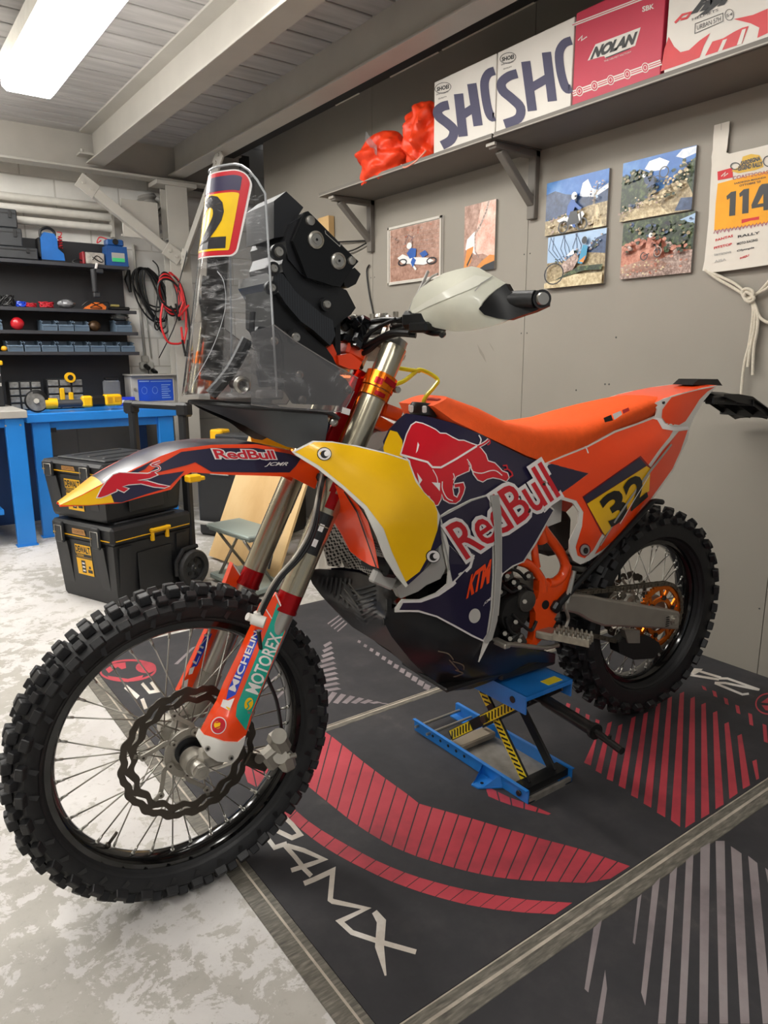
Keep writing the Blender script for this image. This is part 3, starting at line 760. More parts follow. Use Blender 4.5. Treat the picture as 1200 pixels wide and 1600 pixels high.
# ---------------- fork legs
FB = vv((.062, 0, .355)); FD = unit((.455, 0, .890)); FN = unit(np.cross(FD, (0, 1, 0)))
def fp(z, s=0, n=0): k = (z-FB[2])/FD[2]; p = FB+FD*k; return p+vv((0, s, 0))+FN*n
for sg in (-1, 1):
    s = .1*sg; b = MB()
    b.cyl(fp(.665, s), fp(1.165, s), .0262, .0272, 36, 0); b.cyl(fp(.80, s), fp(.802, s), .0278, n=36, mi=0)
    b.cyl(fp(1.165, s), fp(1.176, s), .0245, .0235, 32, 3); b.lathe([(.0235, 0), (.0235, .004), (.012, .004), (.012, .008), (.0, .008)], fp(1.176, s), FD, 24, 3)
    b.cyl(fp(.632, s), fp(.665, s), .0262, .0258, 36, 1); b.cyl(fp(.628, s), fp(.634, s), .0275, n=36, mi=1); b.cyl(fp(.40, s), fp(.63, s), .0235, n=32, mi=2)
    leg = b.build('fork_leg', [M_CHAMP, M_REDANO, M_ALU, M_ALU], bike)
    # axle lug
    b = MB().lathe([(.012, -.105*1), (.0235, -.105), (.0255, -.098), (.0255, -.070), (.022, -.066), (.014, -.066)], (0, 0, .341), (0, -sg, 0) if False else (0, 1, 0), 32)
    if sg > 0: b = b.mirror()
    b.cyl(fp(.35, s, 0), fp(.44, s), .027, .0265, 24); b.box((.03, s*1.0, .350), (.06, .04, .04), bev=.01)
    b.build('axle_lug', M_ALUD, leg)
    if sg < 0:
        b = MB().cyl((0, -.035, .341), (0, -.128, .341), .0165, n=28, mi=0).cyl((0, -.052, .341), (0, -.075, .341), .0205, n=28, mi=1).cyl((0, -.128, .341), (0, -.137, .341), .0155, n=6, mi=0).lathe([(.0085, -.1375), (.0085, -.134), (0, -.134)], (0, 0, .341), (0, 1, 0), 20, 2)
        b.build('axle_end', [M_ALU, M_BLKS, M_DISC], leg)
# decals of the upper fork tube sit on the tube itself
def tube_map(s, r, ang0):
    """u along the fork (z), v around (metres)"""
    def f(z, v):
        a = ang0+v/r; c = fp(z, s); return c+(-FN*0+vv((0, -math.cos(a), 0))+FN*math.sin(a))*r
    return f
tm = tube_map(-.1, .0273, 0)
b = MB()
def tq(z0, z1, v0, v1, mi, sh=0):
    n = 6
    for i in range(n):
        a0, a1 = v0+(v1-v0)*i/n, v0+(v1-v0)*(i+1)/n
        b.add([tm(z0, a0), tm(z0, a1), tm(z1, a1+sh), tm(z1, a0+sh)], [(0, 1, 2, 3)], mi)
tq(.745, .825, -.008, .028, 0); 
for z_ in (.760, .79): tq(z_, z_+.014, .004, .014, 1)
tq(.835, .865, -.002, .020, 2); tq(.865, .895, .010, .024, 2); tq(.895, .925, .002, .022, 2)
b.build('fork_sticker', [M_BLK, M_WV, M_REDANO], bike)
b = MB(); tm = tube_map(.1, .0273, 0)
tq(.80, .86, -.038, -.030, 2); tq(.88, .95, -.038, -.030, 0)
b.build('fork_sticker', [M_BLK, M_WV, M_REDANO], bike)
# guards
gs = SF([(432, 926, -.112), (448, 967, -.118), (394, 1114, -.124), (385, 1149, -.124), (318, 1149, -.118), (344, 1101, -.112), (399, 980, -.108), (400, 1040, -.136), (360, 1130, -.136)])
gp = [(432, 926), (440, 945), (448, 967), (446, 987), (394, 1114), (391, 1130), (383, 1152), (375, 1168), (345, 1160), (318, 1149), (330, 1125), (344, 1101), (355, 1073), (376, 1030), (399, 980), (412, 948)]
b = MB(); sheet(b, gp, gs, (0, 1, 0), .022, 0, 9)
D = OFS*.0012
patch(b, [(433, 941), (447, 969), (444, 987), (391, 1117), (384, 1141), (368, 1119), (370, 1101), (416, 987), (425, 965)], gs, D, 1, 10)
patch(b, [(399, 984), (409, 984), (368, 1085), (353, 1093), (357, 1074)], gs, D, 2, 10)
stroke(b, [(430, 928), (447, 966)], 2, gs, D*1.6, 3); stroke(b, [(412, 947), (424, 966)], 1.6, gs, D*1.6, 3)
letters(b, 'MOTOREX', [(402, 1085), (440, 994), (422, 987), (383, 1078)], gs, D*2, 3, .02)
letters(b, 'MICHELIN', [(367, 1080), (404, 988), (396, 985), (357, 1076)], gs, D*2, 3, .02)
patch(b, ell(388, 1099, 6.5, 10, 18, .3), gs, D*2, 4); stroke(b, [(383, 1108), (388, 1103), (386, 1098), (392, 1093)], 2, gs, D*2.6, 1, smooth=3)
patch(b, [(348, 1092), (356, 1094), (366, 1090), (358, 1110), (344, 1103)], gs, D*1.6, 3); patch(b, [(352, 1104), (360, 1098), (358, 1110)], gs, D*2, 4)
patch(b, ell(341, 1133, 12, 14, 24, .4), gs, D*1.5, 3); patch(b, ell(341, 1133, 10.5, 12.5, 24, .4), gs, D*1.9, 5); patch(b, ell(339, 1132, 5.5, 6, 18), gs, D*2.3, 4); stroke(b, [(336, 1128), (346, 1126), (343, 1134), (335, 1137)], 1.6, gs, D*2.7, 5)
g1 = b.build('fork_guard', [M_ORANGE, M_TEAL, M_BLUEV, M_WV, M_YEL, M_BULL], bike)
b = MB(); sheet(b, [(313, 1160), (318, 1148), (330, 1152), (352, 1160), (372, 1160), (384, 1150), (381, 1164), (372, 1183), (364, 1192), (340, 1190), (325, 1181)], SF([(313, 1160, -.122), (364, 1192, -.122), (384, 1150, -.128), (345, 1170, -.138), (318, 1148, -.12)]), (0, 1, 0), .03, 0, 8)
for (x, y) in ((324, 1169), (361, 1184)): P = bk(x, y, -.136); b.cyl(P, P+vv((0, -.003, 0)), .0055, n=14, mi=1); b.cyl(P+vv((0, -.003, 0)), P+vv((0, -.0035, 0)), .003, n=6, mi=2)
b.build('guard_foot', [M_WHITE, M_ALU, M_BLK], g1)
b = MB(); sheet(b, [(364, 880), (392, 924), (382, 960), (373, 993), (362, 1017), (318, 1049), (308, 1073), (290, 1088), (277, 1084), (299, 1039), (323, 987), (338, 950), (349, 920)], lambda x, y: bk(x, y, .105), (0, 1, 0), .02, 0, 12)
f_ = lambda x, y: bk(x, y, .105)
patch(b, [(321, 990), (331, 990), (308, 1040), (298, 1045)], f_, D, 1); stroke(b, [(364, 881), (392, 925)], 2.2, f_, D, 2); stroke(b, [(372, 995), (362, 1018), (318, 1050), (308, 1073)], 1.6, f_, D, 2)
letters(b, 'LIN', [(306, 1038), (326, 992), (319, 990), (300, 1034)], f_, D*2, 2); patch(b, [(296, 1044), (304, 1040), (300, 1052), (294, 1054)], f_, D*2, 2); patch(b, [(286, 1064), (294, 1060), (292, 1072), (284, 1076)], f_, D*2, 2)
b.build('fork_guard', [M_ORANGE, M_BLUEV, M_WV], bike)
# hose clamp and brake hoses down the left leg
P0, P1 = bk(394, 966, -.135), bk(414, 973, -.150)
MB().cyl(P0, P1, .0125, .0115, n=16).cyl(P0+vv((-.01, 0, .006)), P0, .008, n=12).cyl(bk(402, 956, -.14), bk(404, 970, -.14), .0075, n=12).build('hose_clamp', M_WHITE, bike)
for dx, r_, m_ in ((0, .0036, M_ALUD), (5, .004, M_BLK), (10, .004, M_BLK)):
    pts = [bk(400+dx*.6, 966, -.14), bk(412+dx*.7, 938, -.145), bk(432+dx*.8, 903, -.145), bk(462+dx, 868, -.14), bk(484+dx*.8, 828, -.135), bk(495+dx*.4, 780, -.125), bk(502+dx*.4, 745, -.09), bk(508+dx*.4, 715, -.05)]
    MB().tube(crom(pts, 5), r_).build('brake_hose', m_, bike)
b = MB(); P = bk(436, 1160, -.05)
b.box(bk(425, 1182, -.052), (.045, .035, .05), 0, roty(-.5), .008); b.box(bk(436, 1160, -.055), (.040, .042, .055), 0, roty(-.4), .010); b.box(bk(447, 1188, -.055), (.035, .04, .045), 0, roty(-.2), .008)
b.cyl(bk(436, 1150, -.055), bk(436, 1150, -.078), .017, n=20); b.cyl(bk(438, 1182, -.055), bk(438, 1182, -.076), .016, n=20); b.cyl(bk(452, 1183, -.07), bk(462, 1180, -.07), .006, n=10); b.cyl(bk(405, 1186, -.06), bk(405, 1186, -.09), .010, n=12, mi=1)
b.box(bk(402, 1190, -.055), (.06, .012, .03), 1, roty(.6), .003)
b.tube(crom([bk(440, 1140, -.06), bk(432, 1095, -.08), bk(418, 1060, -.11), bk(410, 1030, -.12), bk(404, 985, -.135)], 5), .0042, mi=2)
b.build('brake_caliper', [M_ALUD, M_DISC, M_BLK], bike)
# triple clamps
b = MB()
for z_, h_ in ((1.092, .028), (.905, .034)):
    for s in (-.1, .1): b.cyl(fp(z_-h_/2, s), fp(z_+h_/2, s), .0345, n=32)
    c_ = fp(z_, 0, -.008); R = np.array([FN, (0, 1, 0), FD]).T
    b.box(c_, (.060, .17, h_*.8), R=R, bev=.008)
    for s in (-.1, .1):
        for k in (-1, 1): b.cyl(fp(z_, s+.036*(1 if s > 0 else -1)*0-.0, 0)+FN*-.034+vv((0, k*.014, 0)), fp(z_, s, -.034)+vv((0, k*.026, 0)), .007, n=12, mi=1)
b.cyl(fp(1.06, -.1), fp(1.076, -.1), .0325, n=32, mi=0)
b.cyl(fp(.93, 0, -.03), fp(1.11, 0, -.03), .024, n=24)
tc = b.build('triple_clamp', [M_ANO, M_ALU], bike)
b = MB(); 
b.box(fp(1.094, -.135, -.004), (.030, .0012, .012), R=np.array([unit(FN+FD*.1), (0, 1, 0), FD]).T)
tm = tube_map(-.1, .0349, 0)
tq(1.082, 1.094, .012, .030, 0); tq(1.062, 1.07, -.005, .02, 0)
b.build('clamp_label', [M_REDANO], tc)

# ---------------- bodywork
def ctr(fn): return lambda x, y: fn(x, y)
def sidepart(name, poly, fn, thick, m_, step=12, mirror=True, draw=None, mats=(), parent=None, mback=None, label=None, mback_m=None):
    b = MB(); sheet(b, poly, fn, (0, 1, 0), thick, 0, step, mback)
    if mirror: b.mirror().build(name, [mback_m or m_]+list(mats), parent or bike)
    if draw: draw(b)
    o = b.build(name, [m_]+list(mats), parent or bike)
    if label: o['label'] = label
    return o
# front fender: side faces and crowned top
ridge = [(94, 789), (130, 772), (160, 756), (217, 729), (250, 713), (283, 701), (330, 695), (400, 694), (455, 704), (492, 719)]
low = [(93, 792), (140, 790), (190, 786), (228, 775), (267, 765), (285, 744), (300, 738), (327, 740), (360, 742), (400, 743), (455, 745), (492, 764)]
fs = SF([(94, 789, -.018), (160, 756, -.052), (190, 786, -.060), (283, 701, -.062), (267, 765, -.078), (400, 694, -.060), (400, 743, -.075), (492, 716, -.055), (492, 764, -.06)])
fpoly = ridge+[(500, 740)]+low[::-1]
b = MB(); sheet(b, fpoly, fs, (0, 1, 0), .004, 0, 12)
b.join(b.mirror())
rows = []
for i, (x, y) in enumerate(ridge):
    p = fs(x, y); w_ = -p[1]; cr = .001+.003*math.sin(math.pi*min(1, i/7)); rows.append([p+vv((0, w_+u*w_, (1-u*u)*cr)) for u in (-1, -.6, -.2, .2, .6, 1)])
b.loft(rows[2:], 1, True, False, False); b.loft(rows[:3], 2, True, False, False); b.loft([[p-vv((0, 0, .004)) for p in r] for r in rows], 0, True, False, False)
P = lambda pts, mi, k=1, step=14: patch(b, pts, fs, D*k, mi, step)
P([(283, 706), (330, 700), (400, 700), (452, 709), (470, 716), (462, 728), (452, 738), (400, 738), (330, 737), (305, 722), (290, 727), (245, 738), (215, 748), (200, 752), (232, 738), (250, 725)], 1)
P([(190, 785), (160, 784), (195, 752), (250, 742), (288, 736), (262, 762), (228, 772)], 1, 1)
P([(95, 789), (130, 773), (155, 760), (184, 746), (170, 765), (178, 785), (140, 789)], 2, 1.3)
P([(160, 759), (217, 731), (240, 719), (226, 733), (190, 750)], 1, 1)
F3 = lambda x, y: (x/3, 600+y/3)
bull = [F3(*p) for p in ((455, 530), (475, 490), (500, 455), (530, 425), (560, 415), (620, 418), (690, 420), (720, 412), (735, 425), (700, 440), (640, 450), (690, 455), (740, 470), (790, 478), (770, 485), (720, 480), (660, 465), (600, 470), (570, 480), (600, 490), (580, 505), (545, 490), (545, 500), (500, 520), (470, 530))]
P(grow(bull, 1.6), 3, 1.8, 0); P(bull, 4, 2.3, 0); stroke(b, [F3(705, 415), F3(745, 400), F3(740, 385), F3(710, 378), F3(750, 362)], 4, fs, D*1.8, 3, smooth=4); stroke(b, [F3(705, 415), F3(745, 400), F3(740, 385), F3(710, 378), F3(750, 362)], 1.8, fs, D*2.3, 4, smooth=4)
letters(b, 'RedBull', [(338, 716), (430, 717), (425, 704), (332, 702)], fs, D*1.8, 3, .09, cs=.92); letters(b, 'RedBull', [(338, 716), (430, 717), (425, 704), (332, 702)], fs, D*2.3, 4, .02, cs=.92)
letters(b, 'JCMR', [(413, 729), (447, 729), (450, 722), (416, 722)], fs, D*1.8, 3, .02, .3)
b.build('front_fender', [M_ORANGE, M_NAVY, M_YEL, M_WV, M_BULL], bike)
# fender brace under the lower clamp
MB().box(fp(.885, 0, -.02), (.10, .14, .02), R=np.array([FN, (0, 1, 0), FD]).T, bev=.006).build('fender_mount', M_BLK, bike)

# beak shaped radiator shrouds
beak = [(457, 706), (474, 697), (490, 689), (520, 690), (555, 696), (601, 707), (639, 719), (649, 745), (662, 768), (678, 784), (688, 806), (688, 835), (676, 866), (660, 893), (634, 918), (618, 898), (601, 870), (590, 840), (570, 797), (536, 764), (497, 733), (463, 712)]
bs = SF([(457, 706, -.15), (490, 689, -.165), (506, 709, -.19), (555, 696, -.19), (601, 707, -.205), (639, 719, -.212), (678, 784, -.228), (683, 830, -.222), (655, 895, -.212), (632, 907, -.21), (570, 792, -.225), (497, 730, -.18), (620, 800, -.243), (560, 730, -.212)])
def dbeak(b):
    patch(b, [(460, 706), (490, 690.5), (520, 691.5), (555, 697.5), (601, 708.5), (637, 720.5), (643, 737), (649, 753), (664, 772), (678, 786), (683, 800), (683, 828), (670, 866), (655, 893), (634, 909), (626, 893), (612, 862), (599, 826), (572, 790), (537, 759), (498, 727.5), (465, 708)], bs, D, 1, 12)
    patch(b, [(634, 909), (655, 893), (670, 866), (683, 828), (688, 806), (688, 835), (676, 866), (660, 893), (637, 914)], bs, D, 2, 12)
    stroke(b, [(458, 706), (490, 689.5), (555, 696.5), (601, 707.5), (639, 719.5)], 2, bs, D*1.5, 3)
    for (x, y) in ((506, 709), (676, 869)):
        patch(b, ell(x, y, 11.5, 10.5, 24), bs, D*1.6, 4); patch(b, ell(x, y, 10.2, 9.2, 24), bs, D*2, 3); patch(b, ell(x, y+.5, 6.2, 6.2, 20), bs, D*2.4, 4); patch(b, ell(x+3, y-.5, 3.8, 4.2, 16), bs, D*2.8, 3)
_r = MB(); sheet(_r, [(505, 692), (555, 696), (601, 707), (639, 719), (645, 738), (600, 742), (560, 738), (515, 728)], bs, (0, 1, 0), .004, 0, 12); _r.mirror().build('radiator_shroud', M_YEL, bike)
sidepart('radiator_shroud', beak, bs, .004, M_WHITE, 12, False, dbeak, [M_YEL, M_NAVY, M_WV, M_BLK], mback_m=M_YEL)
# tank and side graphics surface
ts = SF([(609, 671, -.15), (635, 646, -.115), (674, 652, -.115), (747, 677, -.122), (823, 715, -.133), (865, 726, -.14), (919, 739, -.152), (690, 760, -.195), (760, 760, -.172), (830, 770, -.155), (690, 820, -.205), (684, 880, -.20), (620, 950, -.15), (700, 940, -.17), (765, 995, -.15), (780, 900, -.155), (835, 847, -.15), (730, 850, -.175), (752, 1035, -.148), (640, 720, -.185)])
tank = [(600, 690), (609, 671), (622, 657), (635, 646), (674, 652), (708, 661), (747, 677), (785, 696), (823, 715), (852, 724), (880, 728), (919, 739), (895, 758), (871, 777), (850, 777), (800, 768), (770, 774), (730, 790), (700, 808), (690, 850), (660, 880), (640, 800), (610, 730)]
C2 = lambda x, y: (440+x/2.609, 600+y/2.609)
B4 = lambda x, y: (620+x/4.286, 640+y/4.286)
body = [B4(*p) for p in ((25, 300), (45, 230), (65, 165), (95, 105), (125, 85), (170, 95), (215, 115), (255, 135), (285, 160), (325, 162), (370, 188), (410, 208), (445, 208), (500, 230), (540, 243), (560, 262), (590, 300), (605, 345), (650, 358), (680, 388), (700, 412), (735, 425), (745, 455), (728, 478), (690, 462), (640, 452), (600, 462), (572, 480), (540, 468), (512, 430), (505, 405), (470, 345), (480, 380), (478, 408), (440, 424), (392, 446), (375, 480), (368, 530), (376, 575), (400, 590), (418, 550), (416, 515), (385, 520), (380, 500), (440, 490), (450, 520), (440, 560), (418, 605), (390, 625), (350, 622), (312, 600), (296, 560), (290, 600), (270, 636), (220, 645), (175, 652), (150, 690), (125, 712), (100, 690), (112, 640), (124, 560), (118, 480), (100, 420), (84, 340), (60, 318))]
def dtank(b):
    patch(b, [(601, 690), (609, 672), (620, 675), (628, 688), (629, 712), (625, 735), (605, 722), (598, 700)], ts, D*1.2, 1, 12)
    patch(b, grow(body, 1.7), ts, D*1.5, 2, 14); patch(b, body, ts, D*2.1, 3, 14)
    S = lambda pts, w_, k, mi, sm=4: stroke(b, [B4(*p) for p in pts], w_, ts, D*k, mi, smooth=sm)
    S([(530, 250), (570, 232), (600, 212), (612, 198)], 5.4, 1.5, 2); S([(530, 250), (570, 232), (600, 212), (610, 200)], 2.6, 2.1, 3); S([(600, 235), (618, 225), (618, 200)], 2, 2.1, 3)
    S([(545, 170), (560, 200), (552, 228)], 2, 1.5, 2)
    S([(20, 300), (110, 325), (200, 350), (232, 384), (290, 386), (390, 330), (530, 243)], 3, 2.5, 2, 0)
    S([(235, 400), (262, 450), (270, 500), (280, 540)], 1.3, 2.5, 2); S([(300, 480), (300, 530), (330, 590), (370, 610)], 1.6, 2.5, 2); S([(372, 425), (380, 450), (372, 470)], 1.4, 2.5, 2); S([(465, 330), (490, 370), (500, 410), (560, 425), (620, 408), (660, 410), (700, 440)], 1.5, 2.5, 2)
    patch(b, [B4(*p) for p in ((130, 420), (165, 470), (145, 500), (138, 460))], ts, D*2.5, 2); patch(b, ell(*B4(205, 590), 3, 3.5, 12), ts, D*2.5, 2); patch(b, [B4(*p) for p in ((228, 485), (285, 490), (282, 545), (262, 520))], ts, D*2.5, 2); patch(b, [B4(*p) for p in ((135, 215), (145, 235), (135, 275), (122, 292), (130, 250))], ts, D*2.5, 2)
    S([(120, 640), (150, 600), (165, 540)], 1.2, 2.5, 2); S([(705, 375), (730, 372), (738, 398), (712, 402)], 2.2, 2.1, 3, 0); S([(742, 400), (765, 420), (770, 440), (750, 452)], 2.4, 2.1, 3, 0)
    # contour line of the shroud edge
    patch(b, [(862, 724), (919, 739), (898, 757), (872, 775), (862, 760)], ts, D*1.0, 4, 12)
sidepart('fuel_tank_cover', tank, ts, .004, M_NAVY, 12, True, dtank, [M_YEL, M_WV, M_BULL, M_NAVY])
cover = [(685, 807), (700, 797), (735, 780), (766, 771), (785, 770), (823, 771), (845, 780), (865, 796), (850, 822), (835, 849), (816, 878), (800, 885), (785, 896), (779, 910), (777, 945), (772, 972), (765, 998), (758, 1012), (747, 1034), (752, 1015), (755, 1001), (735, 992), (708, 978), (680, 963), (650, 955), (616, 956), (616, 950), (627, 936), (655, 936), (680, 926), (697, 912), (699, 890), (692, 860)]
cs_ = lambda x, y: ts(x, y)+vv((0, -.004, 0))
def dcover(b):
    P = lambda pts, mi, k=1, step=12: patch(b, pts, cs_, D*k, mi, step)
    P([(687, 808), (735, 782.5), (761, 774), (764, 800), (767, 850), (767, 900), (764, 950), (758, 990), (752, 999), (735, 990), (708, 975), (680, 961), (652, 952), (622, 952), (629, 939), (655, 939), (682, 929), (703, 914), (735, 880), (737, 864), (720, 870), (699, 850)], 1)
    P([(774, 772), (823, 773), (843, 782), (862, 797), (833, 848), (815, 876), (798, 883), (783, 895), (780, 885), (777, 830)], 1)
    P([(700, 852), (720, 871), (737, 866), (732, 882), (705, 908), (699, 880)], 1, .9, 0)
    stroke(b, [(624, 939), (655, 938), (682, 928), (704, 913), (732, 885), (738, 866)], [4, 4.5, 5, 5, 4.5, 3], cs_, D*1.6, 2)
    stroke(b, [(618, 953), (652, 954), (680, 962), (708, 977), (735, 992), (755, 1001)], 2.6, cs_, D*1.6, 2)
    P(ell(739, 961, 9, 11.5, 24, .2), 3, 2, 0)
    q = [C2(745, 712), C2(1125, 452), C2(1048, 318), C2(660, 582)]
    letters(b, 'RedBull', q, cs_, D*3.2, 2, .08, 0, .95); letters(b, 'RedBull', q, cs_, D*4.0, 4, .012, 0, .95)
    stroke(b, [(686, 815), (690, 840), (697, 870), (700, 890)], 2, cs_, D*1.6, 5)
    q = [C2(748, 866), C2(846, 796), C2(846, 716), C2(760, 784)]; letters(b, 'KTM', q, cs_, D*2.2, 6, .045, .25, .95)
    letters(b, 'JCMR', [C2(815, 902), C2(858, 872), C2(856, 856), C2(818, 888)], cs_, D*2.2, 2, .02, .2)
    P([(761, 773), (775, 772), (779, 800), (780, 860), (778, 915), (773, 968), (765, 997), (758, 1003), (752, 1000), (760, 985), (766, 950), (769, 900), (769, 850), (766, 800)], 5, 5.0)
    stroke(b, [(763, 775), (768, 820), (770, 880), (767, 945), (761, 985)], 1.2, cs_, D*5.6, 3); stroke(b, [(775, 775), (779, 830), (779, 900), (774, 960)], 1.2, cs_, D*5.6, 3)
    stroke(b, [(685, 808), (700, 798), (735, 781), (766, 772), (823, 772), (845, 781), (863, 797), (835, 848), (815, 878)], 1.4, cs_, D*1.6, 3)
sidepart('side_cover', cover, cs_, .004, M_WHITE, 12, True, dcover, mback_m=M_NAVY, mats=[M_NAVY, M_WV, mat('pale_grey_part', '#c9c6bf', .35), M_BULL, M_GREYP, M_ORANGE])
# grey duct plastic below the beak
sidepart('air_duct', [(640, 905), (664, 893), (686, 870), (690, 835), (697, 850), (701, 884), (690, 905), (668, 915), (655, 925), (628, 936), (620, 920)], lambda x, y: ts(x, y)+vv((0, .004, 0)), .02, M_GREYP, 10, True)
# tank body between the shrouds
b = MB(); secs = []
for (l, w_, z0, z1) in ((.40, .075, .72, .93), (.46, .11, .66, .985), (.56, .118, .64, 1.01), (.70, .118, .66, .985), (.85, .11, .70, .93), (1.0, .10, .72, .885)):
    secs.append([vv((l, w_*sx, z0 if sz < 0 else z1-(.0 if abs(sx) < .6 else .015))) for sx, sz in ((-1, -1), (-1, 1), (-.5, 1.), (.5, 1.), (1, 1), (1, -1))])
b.loft(secs, 0, False); b.build('fuel_tank', mat('translucent_tank', '#cfcdc6', .4), bike)
b = MB(); c_ = bk(661, 648, 0)
b.lathe([(.040, -.03), (.040, 0), (.036, .004)], bk(661, 655, -.02), (.15, 0, 1), 24, 0); b.lathe([(.0, .032), (.030, .030), (.0335, .024), (.034, .004), (.030, 0)], bk(661, 650, -.02), (.15, 0, 1), 24, 1)
for a in range(6): 
    p = bk(661, 650, -.02); e = vv((math.cos(a*1.047), math.sin(a*1.047), 0)); b.box(p+e*.033+vv((0, 0, .018)), (.008, .010, .016), 2 if a in (3, 4, 2) else 1, rotz(a*1.047), .002)
b.build('fuel_cap', [M_WHITE, M_BLK, M_WV], bike)
# yellow breather hose
MB().tube(crom([bk(612, 602, -.03), bk(630, 596, -.02), bk(645, 585, 0), bk(655, 578, .01), bk(672, 584, .01), bk(684, 594, .0), bk(678, 605, -.01), bk(664, 622, -.02), bk(660, 640, -.02)], 5), .0052).tube(crom([bk(620, 575, 0), bk(640, 578, 0), bk(655, 580, .01)], 4), .0048).tube(crom([bk(606, 612, -.02), bk(600, 625, -.03), bk(604, 640, -.03)], 4), .005).build('breather_hose', mat('yellow_hose', '#e8d420', .3, coat=.3), bike)
# seat
st = [((676, 634, -.07), (672, 617)), ((708, 657, -.10), (712, 633)), ((747, 676, -.118), (752, 655)), ((785, 694, -.13), (795, 661)), ((823, 712, -.135), (838, 656)), ((852, 723, -.14), (870, 650)), ((885, 710, -.136), (905, 639)), ((918, 697, -.128), (940, 629)), ((961, 673, -.112), (972, 621)), ((1000, 659, -.096), (1002, 616)), ((1022, 650, -.08), (1020, 617)), ((1031, 643, -.05), (1026, 621))]
b = MB(); secs = []
for (x, y, s), (tx, ty) in st:
    B = bk(x, y, s); T = bk(tx, ty, .02); T[1] = 0; q = []
    for t_ in np.linspace(0, 1, 7):
        a = t_*math.pi/2; k = (math.sin(a))**.55 if t_ > 0 else 0; sc = (math.cos(a))**.42 if t_ < 1 else 0
        q.append(vv((B[0]+(T[0]-B[0])*k, B[1]*sc, B[2]+(T[2]-B[2])*k)))
    q = q+[p*vv((1, -1, 1)) for p in q[-2::-1]]; secs.append(q)
b.loft(secs, 0, True, True)
sf_ = lambda x, y: bk(x, y, TPS([(945, 665, -.121), (985, 645, -.104), (960, 655, -.117), (970, 640, -.105)])(x, y)-.004)
for (x0, x1, mi) in ((946, 958, 1), (960, 973, 2), (975, 985, 3)):
    f = lambda x: 662-(x-946)*.42
    patch(b, [(x0, f(x0)), (x1, f(x1)), (x1-3, f(x1)-9), (x0-3, f(x0)-9)], sf_, (0, 0, 0), mi)
b.build('seat', [mat('orange_grip_fabric', '#f2560c', .75, 0, .05, 60, .5, 400), M_BLK, M_WV, M_BULL], bike)
patchb = MB(); patchb.box(bk(700, 633, -.03), (.10, .05, .012), 0, roty(.28), .004); patchb.build('seat_front_flap', mat('dark_red_fabric', '#a32a14', .7), bike)
# rear side panels
side = [(834, 777), (836, 770), (845, 740), (852, 724), (880, 712), (918, 697), (961, 673), (1000, 660), (1028, 650), (1032, 651), (1040, 664), (1060, 668), (1077, 668), (1075, 685), (1066, 704), (1052, 734), (1034, 760), (1015, 786), (979, 829), (943, 861), (921, 876), (907, 882), (896, 876), (890, 862), (890, 845), (903, 818), (905, 800), (895, 786), (871, 779), (850, 778)]
ss = SF([(852, 724, -.143), (918, 697, -.135), (1000, 660, -.108), (1030, 651, -.098), (1077, 668, -.095), (1066, 704, -.10), (1015, 786, -.115), (943, 861, -.12), (907, 882, -.14), (896, 870, -.146), (905, 800, -.158), (838, 777, -.156), (860, 760, -.158), (940, 760, -.160), (980, 740, -.157), (1040, 690, -.135), (935, 840, -.152), (1000, 770, -.14)])
def dside(b):
    P = lambda pts, mi, k=1, step=12: patch(b, pts, ss, D*k, mi, step)
    P([(855, 724), (918, 699), (961, 676), (1000, 662), (1026, 652), (1036, 666), (1052, 671), (1046, 682), (1030, 702), (1010, 730), (985, 765), (960, 800), (940, 835), (926, 860), (913, 872), (902, 868), (899, 855), (909, 822), (911, 800), (900, 782), (872, 774), (919, 740), (862, 725)], 1)
    P([(838, 775), (846, 741), (853, 727), (862, 724.5), (919, 739.5), (896, 757), (872, 773.5), (852, 774)], 3)
    P([(1074, 672), (1063, 704), (1050, 733), (1013, 784), (977, 827), (941, 859), (929, 866), (945, 838), (965, 806), (990, 768), (1014, 734), (1034, 705), (1052, 684), (1060, 674)], 1)
    # number plate
    def n_(k, mi, q): P(q, mi, k, 14)
    n_(1.4, 4, [(909, 776), (1000, 712), (1016, 730), (1013, 768), (985, 785), (946, 838), (938, 832)])
    n_(2.4, 3, [(910, 777), (998, 715), (1009, 727), (916, 786)])
    n_(2.4, 2, [(916, 787), (1009, 728), (1015, 732), (1013, 767), (990, 783), (944, 836), (940, 830)])
    q = [(956, 822), (1009, 776), (999, 738), (936, 782)]; letters(b, '32', q, ss, D*3.6, 5, .032, 0, 1.0)
    stroke(b, [(1047, 694), (1014, 735), (985, 775), (960, 812), (936, 852)], [2.5, 3.5, 3, 2.5, 1.5], ss, D*4.2, 6); stroke(b, [(1012, 742), (990, 778), (966, 818)], 1.2, ss, D*4.6, 7)
    P(ell(913, 859, 9, 10, 24), 4, 1.8, 0); P(ell(913, 859, 7.2, 8.2, 24), 6, 2.2, 0); P(ell(914, 860, 4, 5, 16), 5, 2.6, 0)
    stroke(b, [(913, 697), (916, 702), (918, 708)], 2, ss, D*1.8, 7)
    # white band by the seat tail
    P([(1018, 654), (1030, 646), (1036, 661), (1052, 667), (1074, 666), (1076, 671), (1052, 673), (1034, 670), (1026, 656)], 7, 1.9, 10)
side_o = sidepart('rear_side_panel', side, ss, .004, M_WHITE, 12, True, dside, mback_m=M_ORANGE, mats=[M_ORANGE, M_YEL, M_NAVY, mat('dark_red_vinyl', '#8e1420', .35), M_BLK, M_GREYP, M_WV])
